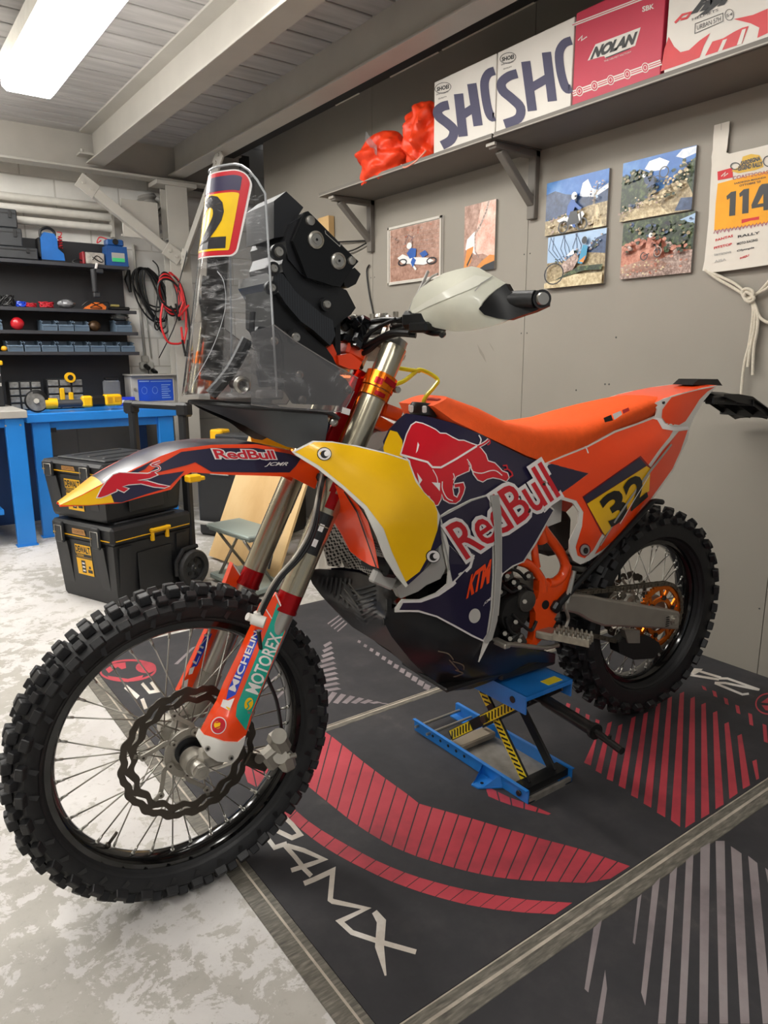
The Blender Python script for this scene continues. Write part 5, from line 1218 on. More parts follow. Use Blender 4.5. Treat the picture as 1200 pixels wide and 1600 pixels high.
# ---------------- navigation tower
def slab(name, poly, s0, s1, m_, parent=None, bolts=()):
    b = MB().prism(poly, lambda x, y, t: bk(x, y, s0)+vv((0, t, 0)), 0, s1-s0)
    return b.build(name, m_, parent or bike)
M_CASE = mat('black_device_case', '#17181a', .38, 0, .1, 14)
T5 = lambda x, y: (420+x/5, 300+y/5)
tw = slab('navigation_tower', [T5(*p) for p in ((100, 560), (150, 420), (190, 380), (330, 640), (500, 730), (560, 745), (610, 770), (680, 905), (640, 960), (560, 1010), (520, 1060), (450, 1040), (330, 940), (200, 780), (110, 620))], -.082, .082, M_CASE)
slab('device_box', [(428, 314), (447, 299), (474, 324), (463, 342), (452, 368), (428, 372)], -.07, .07, mat('box_black', '#26272a', .4), tw)
slab('roadbook_case', [T5(*p) for p in ((180, 240), (235, 205), (300, 150), (330, 170), (700, 545), (650, 600), (560, 745), (400, 720), (250, 640), (150, 520), (130, 380))], -.088, .088, mat('case_black', '#1c1d20', .4), tw)
pl_ = slab('roadbook_plate', [T5(*p) for p in ((285, 155), (310, 150), (440, 300), (560, 420), (700, 540), (660, 585), (640, 620), (560, 740), (500, 730), (300, 668), (190, 380))], -.104, -.094, mat('plate_black', '#0e0f10', .35, .2), tw)
b = MB(); stroke(b, [T5(440, 300), T5(445, 325), T5(555, 425), T5(562, 400)], 1.0, lambda x, y: bk(x, y, -.105), (0, 0, 0), 0); b.build('plate_edge', M_GREYP, pl_)
for (x, y, r_) in ((365, 375, .0165), (540, 540, .0160), (322, 225, .0095), (645, 538, .0085)):
    P = bk(*T5(x, y), -.104); b = MB().lathe([(r_, 0), (r_, -.004), (r_*.75, -.006), (r_*.72, -.004), (r_*.45, -.004), (r_*.45, -.006), (0, -.006)] if r_ > .01 else [(r_, 0), (r_*.9, -.005), (r_*.5, -.006), (0, -.006)], P, (0, 1, 0), 28, 0)
    if r_ > .01: b.cyl(P+vv((0, -.004, 0)), P+vv((0, -.0065, 0)), .0028, n=6, mi=1)
    b.build('bolt', [M_ALU, M_BLK], pl_)
slab('tower_arm', [T5(*p) for p in ((580, 640), (670, 590), (718, 640), (680, 720), (620, 750), (590, 730))], -.06, .06, M_CASE, tw)
slab('inner_fairing', [T5(*p) for p in ((40, 620), (110, 640), (220, 790), (330, 880), (420, 960), (500, 1000), (520, 1120), (480, 1200), (350, 1080), (250, 1010), (130, 870), (30, 700))], -.090, .090, M_CARB, tw)
slab('tower_stem', [T5(*p) for p in ((30, 700), (160, 900), (300, 1090), (450, 1220), (500, 1290), (560, 1420), (380, 1520), (250, 1560), (200, 1400), (80, 1100), (30, 1050))], -.070, .070, M_BLK, tw)
slab('tower_edge', [T5(*p) for p in ((520, 900), (600, 760), (680, 905), (560, 1020), (560, 1300), (520, 1300))], -.05, .05, M_BLK, tw)
for (x, y, r_) in ((80, 468, .0095), (455, 878, .0085), (212, 1135, .0095), (40, 598, .008), (25, 748, .008)):
    P = bk(*T5(x, y), -.094); MB().cyl(P+vv((0, .01, 0)), P, r_*1.6, n=20, mi=1).lathe([(r_, 0), (r_*.8, -.004), (r_*.4, -.004), (r_*.4, -.002), (0, -.002)], P, (0, 1, 0), 20, 0).build('bolt', [M_ALU, M_BLK], tw)
slab('orange_bracket', [(508, 545), (520, 538), (526, 552), (524, 572), (514, 562)], -.065, -.05, M_ORANGE, tw)
slab('orange_bracket', [(528, 556), (548, 552), (566, 566), (560, 578), (545, 576), (530, 570)], -.075, -.05, M_ORANGE, tw)
# front light bracket seen through the screen
R4 = lambda x, y: (260+x/3.478, 240+y/3.478)
slab('light_bracket', [R4(*p) for p in ((480, 1000), (500, 940), (620, 945), (680, 1010), (660, 1120), (680, 1180), (680, 1260), (520, 1270), (500, 1180), (510, 1080), (485, 1050))], -.060, -.045, M_BLKS, tw)
slab('bracket_cover', [R4(*p) for p in ((640, 960), (700, 1010), (870, 1150), (980, 1230), (1010, 1290), (940, 1370), (700, 1360), (640, 1270))], -.075, -.060, mat('smoke_grey_cover', '#3b3836', .5), tw)
MB().tube(crom([bk(*R4(470, 860), -.05), bk(*R4(465, 960), -.05), bk(*R4(490, 1010), -.05)], 4), .006).tube(crom([bk(*R4(440, 1010), -.04), bk(*R4(350, 1180), -.03), bk(*R4(240, 1310), -.02)], 4), .012).build('light_stay', M_BLK, tw)
P = bk(*R4(412, 1258), -.09); MB().lathe([(.0165, .004), (.0165, -.003), (.012, -.006), (.008, -.004), (.008, .003), (.0, .003)], P, (0, 1, 0), 32, 0).cyl(P+vv((0, .05, 0)), P+vv((0, .003, 0)), .008, n=16, mi=1).build('fairing_fixing', [M_ALU, mat('brown_rubber', '#3a2622', .5)], tw)
MB().box(bk(*R4(560, 1310), -.05), (.05, .03, .02), 0, None, .004).build('marker_lamp', mat('clear_lens', '#c9c5c0', .15), tw)
for (x, y) in ((585, 1018), (722, 1202), (738, 1338), (988, 1284), (910, 1460)):
    P = bk(*R4(x, y), -.128 if x > 800 else -.085); MB().lathe([(.0085, .003), (.0085, -.002), (.006, -.004), (.003, -.004), (.003, -.002), (0, -.002)], P, (0, 1, 0), 20, 0).build('bolt', M_ALU, tw)
MB().box(bk(*R4(975, 1400), -.135), (.018, .004, .012), 0, roty(.3)).build('white_clip', M_WV, tw)
# ---------------- lower fairing
lf = SF([(297, 629, 0), (340, 634, -.055), (400, 638, -.095), (460, 641, -.118), (512, 641, -.132), (514, 662, -.132), (508, 690, -.122), (470, 702, -.10), (430, 690, -.075), (383, 665, -.045), (430, 660, -.10)])
b = MB(); sheet(b, [(297, 629), (320, 633), (360, 637), (400, 640), (450, 643), (500, 645), (512, 646), (513, 662), (508, 690), (490, 698), (470, 702), (448, 698), (430, 690), (405, 678), (383, 665), (350, 650), (320, 638)], lf, (0, 1, 0), .003, 0, 12); b.join(b.mirror())
b.build('lower_fairing', mat('grey_fairing', '#4e5153', .4), bike)
b = MB(); ln = [(297, 628), (340, 632), (400, 637), (460, 641), (512, 645), (530, 655)]
ed = crom([lf(x, y) for x, y in ln], 4); b.tube(ed, .0045); b.tube([p*vv((1, -1, 1)) for p in ed], .0045)
b.loft([[p, p*vv((1, -.5, 1)), p*vv((1, -1, 1))] for p in ed], 0, False, False, False); b.build('fairing_floor', M_BLK, bike)
# ---------------- clear screen
def clear_mat(name, tint, white, sc, st=(1, 1, 1)):
    M = bpy.data.materials.new(name); M.use_nodes = True; nt = M.node_tree; N = nt.nodes.new; L = nt.links.new; out = nt.nodes['Material Output']
    for n in list(nt.nodes):
        if n.type == 'BSDF_PRINCIPLED': nt.nodes.remove(n)
    tr = N('ShaderNodeBsdfTransparent'); tr.inputs[0].default_value = tint; gl = N('ShaderNodeBsdfGlossy'); gl.inputs['Roughness'].default_value = .07
    fr = N('ShaderNodeFresnel'); fr.inputs[0].default_value = 1.5; m1 = N('ShaderNodeMixShader'); L(fr.outputs[0], m1.inputs[0]); L(tr.outputs[0], m1.inputs[1]); L(gl.outputs[0], m1.inputs[2])
    df = N('ShaderNodeBsdfDiffuse'); df.inputs[0].default_value = (.85, .85, .87, 1); m2 = N('ShaderNodeMixShader')
    tc = N('ShaderNodeTexCoord'); mp = N('ShaderNodeMapping'); mp.inputs['Scale'].default_value = st; mp.inputs['Rotation'].default_value = (0, .5, 0); n = N('ShaderNodeTexNoise'); n.inputs['Scale'].default_value = sc; n.inputs['Detail'].default_value = 9; n.inputs['Roughness'].default_value = .72; n.inputs['Distortion'].default_value = 1.5
    L(tc.outputs['Object'], mp.inputs[0]); L(mp.outputs[0], n.inputs[0]); r = N('ShaderNodeMapRange'); r.inputs['From Min'].default_value = .52; r.inputs['From Max'].default_value = .78; r.inputs['To Min'].default_value = white[0]; r.inputs['To Max'].default_value = white[1]; L(n.outputs['Fac'], r.inputs[0]); L(r.outputs[0], m2.inputs[0])
    L(m1.outputs[0], m2.inputs[1]); L(df.outputs[0], m2.inputs[2]); L(m2.outputs[0], out.inputs['Surface']); return M
M_CLEAR = clear_mat('scratched_clear_plastic', (.93, .94, .96, 1), (.015, .62), 17, (1, 1, 4))
M_SMOKE = clear_mat('smoked_clear_plastic', (.50, .48, .47, 1), (.10, .35), 8)
def scr(u, v):
    """u across (-1 near side .. 1), v from top 0 to bottom 1"""
    w_ = .098+.030*v; k = abs(u); zt = 1.492-.052*max(0, (k-.55)/.45)**2.5; zb = 1.070; z = zt+(zb-zt)*v
    l0 = .128-.080*v; l1 = .196-.002*v
    if v > .74: l1 += .0
    return vv((l0+(l1-l0)*k**2.0, u*w_*(1-.06*k**4), z))
b = MB(); nu, nv = 28, 24; V = [scr(-1+2*i/nu, j/nv) for j in range(nv+1) for i in range(nu+1)]
b.add(V, [(j*(nu+1)+i, j*(nu+1)+i+1, (j+1)*(nu+1)+i+1, (j+1)*(nu+1)+i) for j in range(nv) for i in range(nu)], 0, True)
eg = [scr(-1, j/20) for j in range(20, -1, -1)]+[scr(-1+2*i/20, 0) for i in range(1, 21)]+[scr(1, j/20) for j in range(1, 21)]
b.tube(eg, .0022, 6, 1)
f_ = lambda x, y: scr(x, y); OUT = vv((-.0014, -.0004, .0002))
def rr(x0, x1, y0, y1, r, n=5):
    o = []
    for cx, cy, a0 in ((x1-r, y1-r*.35, 0), (x0+r, y1-r*.35, 90), (x0+r, y0+r*.35, 180), (x1-r, y0+r*.35, 270)):
        o += [(cx+r*math.cos(math.radians(a0+90*i/n)), cy+r*.35*math.sin(math.radians(a0+90*i/n))) for i in range(n+1)]
    return o
def plate(x0, x1, y0, y1, r, k, mi):
    sheet(b, rr(x0, x1, y0, y1, r), lambda x, y: (lambda q: f_(q, y)+outn(q, y)*k)(x*(1.09-.62*y)), (0, 0, 0), 0, mi, .04)
def outn(u, v): 
    e = .01; a = scr(u+e, v)-scr(u-e, v); c = scr(u, min(1, v+e))-scr(u, max(0, v-e)); n = unit(np.cross(a, c)); return n if n[0] < 0 or (abs(n[0]) < .3 and n[1]*u > 0) else -n
plate(-.80, .80, .022, .388, .10, .0008, 2); plate(-.775, .775, .028, .382, .09, .0013, 3)
plate(-.68, .68, .118, .362, .02, .0019, 4); plate(-.68, .68, .046, .108, .02, .0019, 5)
V_, F_ = textmesh('32', .035, 0, .95); b.add([(lambda u, v: f_(u, v)+outn(u, v)*.0025)(.55-1.05*x, .345-.212*y) for x, y in V_], F_, 6)
stroke(b, [(-.45, .45), (-.55, .50), (-.58, .62), (-.45, .80), (-.2, .97)], .006, lambda x, y: f_(x, y)+outn(x, y)*.002, (0, 0, 0), 1, smooth=5)
sc_ = b.build('clear_screen', [M_CLEAR, mat('screen_edge', '#b9bcc0', .15), M_WV, M_BULL, mat('plate_yellow', '#ffd000', .3, coat=.4), mat('plate_navy', '#3a3556', .3, coat=.4), mat('digit_black', '#2c2b30', .3, coat=.4)], bike, fixn=True)
wsf = SF([(427, 507, -.128), (427, 640, -.130), (461, 533, -.130), (513, 565, -.132), (559, 591, -.134), (536, 642, -.134), (320, 622, -.06), (360, 600, -.10), (400, 540, -.125)])
b = MB(); wp = [(392, 519), (427, 507), (440, 516), (461, 533), (490, 551), (513, 565), (540, 580), (559, 591), (553, 611), (545, 628), (536, 643), (510, 643), (470, 640), (420, 636), (392, 632)]
sheet(b, wp, wsf, (0, 0, 0), 0, 0, 12); stroke(b, [(427, 507), (461, 533), (513, 565), (559, 591)], 1.8, wsf, D, 1); stroke(b, [(553, 611), (545, 628), (536, 643), (510, 643), (420, 636), (392, 632)], 1.5, wsf, D, 1); b.mirror().build('screen_wing', [M_SMOKE, mat('wing_edge', '#7f7a78', .2)], bike); b.build('screen_wing', [M_SMOKE, mat('wing_edge', '#7f7a78', .2)], bike)

# ================================================================== THE BLUE LIFT
M_BLUE = mat('blue_lift_paint', '#1f77c9', .38, 0, .06, 25, coat=.3)
M_HAZ = wave_mat('hazard_stripes', '#e5c81f', '#17171a', 17, 'DIAGONAL', .5, .5)
def lift():
    X0, X1, Y0, Y1 = 1.285, 1.455, 1.135, 1.610
    t = thing('motorcycle_lift', 'blue scissor motorcycle lift with hazard striped arms under the skid plate', 'lift', (1.37, 1.37, ZM)); o = -vv((1.37, 1.37, 0))
    B = MB()
    for x, s in ((X0, 1), (X1, -1)):
        B.box((x, (Y0+Y1)/2, .022), (.004, Y1-Y0, .036)).box((x+s*.012, (Y0+Y1)/2, .003), (.026, Y1-Y0, .004)).box((x-s*.004, (Y0+Y1)/2, .040), (.010, Y1-Y0, .003))
        for k in range(5): B.cyl((x-s*.003, Y1-.09-k*.035, .022), (x-s*.0, Y1-.09-k*.035, .022), .0045, n=10, mi=1)
    B.box(((X0+X1)/2, (Y0+Y1)/2-.05, .004), (X1-X0, .28, .004), 2); B.box(((X0+X1)/2, Y0+.004, .008), (X1-X0, .008, .016), 2); B.box(((X0+X1)/2, Y0+.03, .030), (X1-X0-.01, .04, .02), 3)
    B.xf(t=o).build('base_frame', [M_BLUE, M_BLK, mat('scraped_steel', '#8d8880', .5, .4, .2, 30), M_BLKS], t)
    b = MB().prism([(X0, 1.31), (X0-.062, 1.285), (X0-.058, 1.262), (X0, 1.225)], lambda x, y, q: vv((x, y, q)), .001, .005).cyl((X0-.035, 1.272, .004), (X0-.035, 1.272, .006), .005, n=12, mi=1)
    b.add([(X0, 1.225, .006), (X0-.045, 1.255, .006), (X0, 1.235, .036)], [(0, 1, 2)]).add([(X0, 1.31, .005), (X0-.055, 1.285, .005), (X0, 1.305, .036)], [(0, 1, 2)]); b.xf(t=o).build('foot_tab', [M_BLUE, M_BLK], t)
    for y in (Y1-.02, Y1-.075): MB().cyl((X0-.014, y, .024), (X1+.012, y, .024), .0045, n=12).xf(t=o).build('cross_rod', M_ALU, t)
    MB().cyl((X0-.008, Y0+.03, .02), (X0+.004, Y0+.03, .02), .008, n=6).xf(t=o).build('pivot_bolt', M_BLK, t)
    MB().box(((X0+X1)/2, 1.44, .02), (.15, .05, .02), bev=.004).xf(t=o).build('slider_block', mat('tan_block', '#8e8271', .6), t)
    def arm(a, c, stripes, nm='scissor_arm'):
        a, c = vv(a), vv(c); d = unit(c-a); L_ = np.linalg.norm(c-a); s = np.cross(d, (1, 0, 0)); R = np.array([d, (1, 0, 0), s]).T
        m_ = MB().box((a+c)/2, (L_, .008, .030), 0, R, .002)
        for (u0, u1) in stripes:
            p0, p1 = a+d*L_*u0, a+d*L_*u1; m_.box((p0+p1)/2-vv((.0045, 0, 0)), (L_*(u1-u0), .0012, .026), 1, R)
            k = int(L_*(u1-u0)/.014)
            for i in range(k):
                q = p0+d*(i+.5)*L_*(u1-u0)/k-vv((.0053, 0, 0)); R2 = R @ rotz(0); e = unit(d+s*.7); f2 = np.cross(e, (1, 0, 0)); m_.box(q, (.024, .0006, .0052), 0, np.array([s*.8+d*.6, (1, 0, 0), np.cross(s*.8+d*.6, (1, 0, 0))]).T)
        m_.xf(t=o).build(nm, [M_BLKS, mat('hazard_yellow', '#e3c71e', .4)], t)
    arm((X0+.016, 1.46, .045), (X0+.016, 1.165, .285), ((.02, .30), (.45, .92)))
    arm((X0+.028, 1.165, .035), (X0+.028, 1.385, .28), ((.05, .58), (.68, .98)))
    arm((X1-.03, 1.46, .045), (X1-.03, 1.165, .285), ()); arm((X1-.042, 1.165, .035), (X1-.042, 1.385, .28), ())
    c = (X0+.012, 1.312, .165); MB().cyl((c[0]-.012, c[1], c[2]), (X1-.02, c[1], c[2]), .011, n=20).xf(t=o).build('centre_pivot', M_DISC, t)
    MB().box((X0+.085, 1.29, .295), (.175, .27, .004), 0).box((X0-.002, 1.29, .272), (.004, .27, .05), 0).box((X0+.172, 1.29, .272), (.004, .27, .05), 0).box((X0+.085, 1.1545, .291), (.175, .004, .012)).box((X0+.12, 1.18, .2975), (.055, .028, .001), 1).cyl((X0-.006, 1.20, .272), (X0-.002, 1.20, .272), .009, n=14, mi=2).xf(t=o).build('saddle', [M_BLUE, mat('yellow_label', '#e6cf2a', .4), M_BLK], t)
    MB().cyl((X0+.075, 1.30, .262), (X0+.075, 1.16, .262), .012, n=16).cyl((X0+.075, 1.16, .262), (X0+.062, .995, .255), .016, n=16).cyl((X0+.062, .995, .255), (X0+.060, .985, .255), .020, n=16).cyl((X0+.060, .985, .255), (X0+.045, .90, .250), .009, n=12).cyl((X0+.052, .94, .250), (X0+.052, .94, .27), .004, n=8).xf(t=o).build('crank_screw', mat('greasy_black_steel', '#232221', .35, .5, .2, 40), t)
lift()

# ================================================================== TOOLBOXES
M_BOX = mat('black_tool_case', '#1d1e20', .42, 0, .12, 18, .08, 120)
M_BOXL = mat('dark_grey_lid', '#2e3033', .42, 0, .1, 18)
M_DY = mat('tool_yellow', '#f1b80e', .4, 0, .03, 10)
TBZ = math.atan2(-.9288, .3706)
def fn_front(z0): return lambda x, y: vv((x, 0, y))
def toolbox(name, label, z0, h, wheels, w=.437, d=.46, loc=(.705, 3.706)):
    t = thing(name, label, 'toolbox', (loc[0], loc[1], z0), TBZ)
    lid = h*.23; tp = .018; b = MB()
    def ring(k, z): return [vv((tp*k, tp*k, z)), vv((w-tp*k, tp*k, z)), vv((w-tp*k, d-tp*k, z)), vv((tp*k, d-tp*k, z))]
    b.loft([ring(1.3, 0), ring(1.0, .015), ring(0, h-lid)], 0, False)
    for x in (.075, .345):     # raised ribs carrying the latches
        b.loft([[vv((x-.030, .022, .01)), vv((x+.030, .022, .01)), vv((x+.030, .03, .01)), vv((x-.030, .03, .01))], [vv((x-.034, -.012, h-lid-.01)), vv((x+.034, -.012, h-lid-.01)), vv((x+.034, .02, h-lid-.01)), vv((x-.034, .02, h-lid-.01))]], 0, False)
    for y in (.06, .40):
        b.loft([[vv((w-.022, y-.03, .01)), vv((w-.022, y+.03, .01)), vv((w-.04, y+.03, .01)), vv((w-.04, y-.03, .01))], [vv((w+.010, y-.034, h-lid-.01)), vv((w+.010, y+.034, h-lid-.01)), vv((w-.02, y+.034, h-lid-.01)), vv((w-.02, y-.034, h-lid-.01))]], 0, False)
    b.box((w+.002, .23, h*.38), (.006, .20, h*.5), bev=.002)
    b.build('body', [M_BOX, M_DY], t)
    b = MB().box((w/2, d/2, h-lid/2), (w+.02, d+.02, lid), 0, None, .014).box((w/2, d/2, h+.004), (w-.08, d-.1, .012), 1, None, .004).box((w/2, -.011, h-lid*.72), (w*.96, .003, .004), 2).box((w+.0105, d/2, h-lid*.72), (.003, d*.96, .004), 2)
    for x in (.10, .22, .33): b.box((x, d/2, h+.010), (.02, d*.6, .01), 1, None, .003)
    b.build('lid', [M_BOX, M_BOXL, M_DY], t)
    for x in (.075, .345):
        l_ = MB().box((x, -.020, h-lid*.62), (.052, .016, lid*1.15), 0, None, .004); l_.build('latch', M_BOXL, t)
        MB().tube([(x-.026, -.030, h-lid*1.05), (x-.026, -.031, h-lid*.25), (x+.026, -.031, h-lid*.25), (x+.026, -.030, h-lid*1.05)], .0022, 6).build('latch_wire', M_ALU, t)
    MB().box((w+.018, .26, h-lid*.55), (.02, .12, .016), 0, None, .004).box((w+.012, .215, h-lid*.8), (.018, .016, lid*.7), 0, None, .003).box((w+.012, .305, h-lid*.8), (.018, .016, lid*.7), 0, None, .003).build('side_handle', M_DY, t)
    # label
    z1 = h-lid-.02; z2 = max(z1-.15, .03); f = lambda x, y: vv((x, .0-.0005+tp*(1-y/(h-lid))*1.0-.0012, y))
    b = MB(); patch(b, [(.15, z1-.062), (.268, z1-.062), (.268, z1), (.15, z1)], f, (0, 0, 0), 0); patch(b, [(.15, z2), (.268, z2), (.268, z1-.068), (.15, z1-.068)], f, (0, 0, 0), 0)
    FO = vv((0, -.0008, 0)); letters(b, 'DEWALT', [(.155, z1-.038), (.263, z1-.038), (.263, z1-.008), (.155, z1-.008)], f, FO, 1, .04); patch(b, [(.15, z1-.060), (.268, z1-.060), (.268, z1-.044), (.15, z1-.044)], f, FO, 1); letters(b, 'TOUGH', [(.158, z1-.057), (.21, z1-.057), (.21, z1-.047), (.158, z1-.047)], f, FO*1.6, 0, .02)
    patch(b, [(.185, z2+.01), (.215, z2+.01), (.215, z1-.078), (.185, z1-.078)], f, FO, 1)
    for k in range(3): patch(b, [(.19, z2+.018+k*.018), (.21, z2+.018+k*.018), (.21, z2+.026+k*.018), (.19, z2+.026+k*.018)], f, FO*1.6, 2)
    patch(b, [(.238, z2+.035), (.252, z2+.035), (.252, z2+.048), (.238, z2+.048)], f, FO, 1); patch(b, [(.228, z2+.014), (.262, z2+.014), (.262, z2+.03), (.228, z2+.03)], f, FO, 1)
    b.build('front_label', [M_DY, M_BLK, M_WV], t)
    b = MB(); f3 = lambda x, y: vv((x, -.0125, y)); patch(b, [(.16, h-lid*.62), (.26, h-lid*.62), (.25, h-lid*.32), (.16, h-lid*.32)], f3, (0, 0, 0), 0); letters(b, 'TOUGHSYSTEM', [(.165, h-lid*.55), (.25, h-lid*.55), (.245, h-lid*.38), (.165, h-lid*.38)], f3, FO, 1); b.build('lid_badge', [mat('copper_badge', '#c08a4a', .4), M_BLK], t)
    if wheels:
        for x in (.012, w-.012):
            c = vv((x, d+.01, .095)); s = 1 if x > .2 else -1
            c = c+vv((s*.045, -.03, 0))
            wh = MB().lathe([(.060, -.018), (.088, -.020), (.094, -.012), (.095, 0), (.094, .012), (.088, .020), (.060, .018)], c, (1, 0, 0), 36, 0, True, True); wo = wh.build('wheel', mat('grooved_tyre', '#2b2b2c', .6, 0, .3, 60, .6, 120), t)
            hb_ = MB().lathe([(.062, -.012), (.056, .004), (.020, .006), (.014, .012), (0, .012)], c, (s, 0, 0), 24, 0)
            for k in range(5):
                a = k*1.2566; e = vv((0, math.cos(a), math.sin(a))); hb_.cyl(c+e*.037+vv((s*.003, 0, 0)), c+e*.037+vv((s*.008, 0, 0)), .012, n=12, mi=1)
            hb_.cyl(c, c+vv((s*.016, 0, 0)), .004, n=8, mi=2); hb_.build('hub', [M_BOXL, M_BLK, M_ALU], wo)
            MB().box(c+vv((-s*.03, 0, .03)), (.05, .06, .16), 0, None, .01).tube([c+vv((-s*.01, -.10, -.02)), c+vv((-s*.01, -.10, .05)), c+vv((-s*.01, -.05, .105)), c+vv((-s*.01, .04, .105))], .012).build('wheel_guard', M_BOX, t)
        for x in (.03, w-.03):
            MB().box((x, d+.03, .46), (.05, .036, .92), 0, None, .008).build('handle_post', M_BOX, t)
        MB().box((w/2, d+.03, .905), (w+.02, .05, .036), 0, None, .014).box((.02, d+.03, .89), (.08, .055, .07), 0, None, .012).box((w-.02, d+.03, .89), (.08, .055, .07), 0, None, .012).build('pull_handle', M_BLK, t)
toolbox('tool_chest', 'black wheeled tool chest with a raised pull handle, bottom of the stack', 0, .385, True)
toolbox('toolbox', 'black latched tool case stacked on the wheeled tool chest', .402, .272, False, loc=(.688, 3.722))
# further case behind
t = thing('storage_chest', 'black storage chest with a bent grey rail, behind the stacked tool cases', 'chest', (1.70, 4.46, 0), -1.05)
MB().box((.30, .24, .27), (.56, .46, .54), 0, None, .02).box((.22, -.001, .42), (.14, .01, .012), 1).build('body', [M_BOX, M_GREYP], t)
MB().box((.30, .24, .575), (.60, .50, .06), 0, None, .015).build('lid', M_BOXL, t)
MB().box((.25, .2, .63), (.30, .16, .05), 0, None, .01).box((.05, .25, .64), (.1, .1, .07), 1, None, .01).build('lid_handle', [M_BOXL, M_DY], t)
MB().tube(crom([(-.06, -.03, .10), (.18, -.04, .10), (.34, -.06, .11), (.42, -.08, .22), (.46, -.08, .30), (.60, -.08, .33)], 5), .013).build('rail', M_GREYP, t)
tag(MB().box((0, 0, 0), (.07, .05, .035), 0, None, .006).box((.045, 0, -.004), (.03, .04, .02), 0, None, .004).build('yellow_clamp', M_DY, loc=(1.30, 3.40, .56), rz=.2), 'small bright yellow plastic clip at the corner of the upper tool case', 'clip')

# plywood, stool, ladder
MW = ramp_mat('plywood', [(.3, '#c79f68'), (.5, '#d8b47e'), (.7, '#e2c492')], 2.5, .6, 8, 0, (1, 1, .25))
q = [vv((1.56, 3.87, .012)), vv((1.655, 3.22, .012)), vv((1.99, 3.30, .72)), vv((1.90, 3.95, .72))]
ctr_ = (q[0]+q[1])/2; t = thing('plywood_sheet', 'pale plywood sheet leaning behind the front forks', 'board', (ctr_[0], ctr_[1], 0))
n_ = unit(np.cross(q[1]-q[0], q[3]-q[0])); b = MB(); b.loft([[p-ctr_*vv((1, 1, 0)) for p in q], [p+n_*.015-ctr_*vv((1, 1, 0)) for p in q]], 0, False)
for (u, v) in ((.35, .55), (.3, .3), (.62, .45), (.2, .75)):
    c = q[0]*(1-u)*(1-v)+q[1]*u*(1-v)+q[2]*u*v+q[3]*(1-u)*v-ctr_*vv((1, 1, 0)); e1, e2 = unit(q[1]-q[0]), unit(q[3]-q[0])
    for sg in (-.0006, .0156): b.add([c+n_*sg+e1*math.cos(a)*.012+e2*math.sin(a)*.022 for a in np.linspace(0, 6.28, 13)[:-1]], [list(range(12))], 1)
b.build('sheet', [MW, mat('wood_knot', '#a97c49', .6)], t)
t = thing('step_stool', 'grey green folding step stool with crossed legs between tool chest and forks', 'stool', (1.50, 3.27, 0))
MB().box((0, 0, .30), (.20, .40, .02), 0, rotz(.12), .006).box((0, 0, .285), (.18, .38, .012), 0, rotz(.12)).build('seat_plate', mat('stool_grey_green', '#8d9892', .5, 0, .05, 6), t)
for s in (-1, 1):
    MB().tube([(-.08*s, .17, .285), (.10*s, .14, .01)], .008).tube([(.08*s, .17, .285), (-.10*s, .14, .01)], .008).build('leg', M_ALU, t)
    MB().tube([(-.08*s, -.17, .285), (.10*s, -.14, .01)], .008).tube([(.08*s, -.17, .285), (-.10*s, -.14, .01)], .008).build('leg', M_ALU, t)
MB().box((.01, 0, .03), (.20, .42, .03), 0, rotz(.12), .006).build('base_plate', mat('stool_grey_green', '#8d9892'), t)
MB().tube(crom([(.02, -.12, .28), (.06, -.16, .22), (.02, -.10, .17), (.09, -.12, .2), (.05, -.16, .12)], 5), .006).build('spring_clip', M_BLK, t)
t = thing('step_ladder', 'folded aluminium step ladder with white rails standing behind the fork legs', 'ladder', (2.08, 3.12, 0))
for (x0, y0, x1, y1) in ((-.22, .02, -.02, .10), (-.02, -.16, .0, -.02), (.15, .10, -.01, .12), (.2, -.1, .02, 0)):
    p0, p1 = vv((x0, y0, 0)), vv((x1, y1, .95)); d = unit(p1-p0); u, w_, _ = basis(d); R = np.array([u, w_, d]).T; MB().box((p0+p1)/2, (.025, .06, np.linalg.norm(p1-p0)), 0, R, .003).build('rail', mat('ladder_white', '#cfcac0', .4, .2), t)
for z_ in (.25, .5, .75): MB().box((-.02-.15*(1-z_), -.02, z_), (.08, .20, .02), bev=.004).build('tread', M_ALU, t)
MB().box((0, .04, .955), (.14, .26, .03), bev=.006).build('top_step', M_BLK, t)

# ================================================================== WORKBENCHES
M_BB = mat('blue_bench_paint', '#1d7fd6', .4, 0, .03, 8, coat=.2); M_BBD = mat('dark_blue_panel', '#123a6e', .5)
def bench(label, x0, x1, y0, y1, zt, topm, th):
    t = thing('workbench', label, 'workbench', ((x0+x1)/2, (y0+y1)/2, 0)); o = -vv(((x0+x1)/2, (y0+y1)/2, 0))
    MB().box(((x0+x1)/2, (y0+y1)/2, zt-th/2), (x1-x0, y1-y0, th), 0, None, .004).xf(t=o).build('tabletop', topm, t)
    for x in (x0+.085, x1-.07):
        for y in (y0+.05, y1-.06):
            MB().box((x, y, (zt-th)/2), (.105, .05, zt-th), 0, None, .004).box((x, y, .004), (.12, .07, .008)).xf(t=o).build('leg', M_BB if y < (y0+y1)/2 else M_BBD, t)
    MB().box(((x0+x1)/2, y0+.06, zt-th-.03), (x1-x0-.1, .02, .05)).xf(t=o).build('apron', M_BB, t)
    return t, o
t, o = bench('blue steel workbench carrying the yellow angle grinder', .845, 1.80, 4.94, 5.64, .800, M_BB, .055)
MB().box((.985, 4.985, .69), (.07, .003, .028), 0, None, .001).xf(t=o).build('maker_plate', M_BLK, t)
t, o = bench('blue workbench with a bare grey top at the left edge', -.55, .825, 4.78, 5.62, .835, mat('worn_grey_top', '#a5a29c', .5, 0, .1, 10), .045)
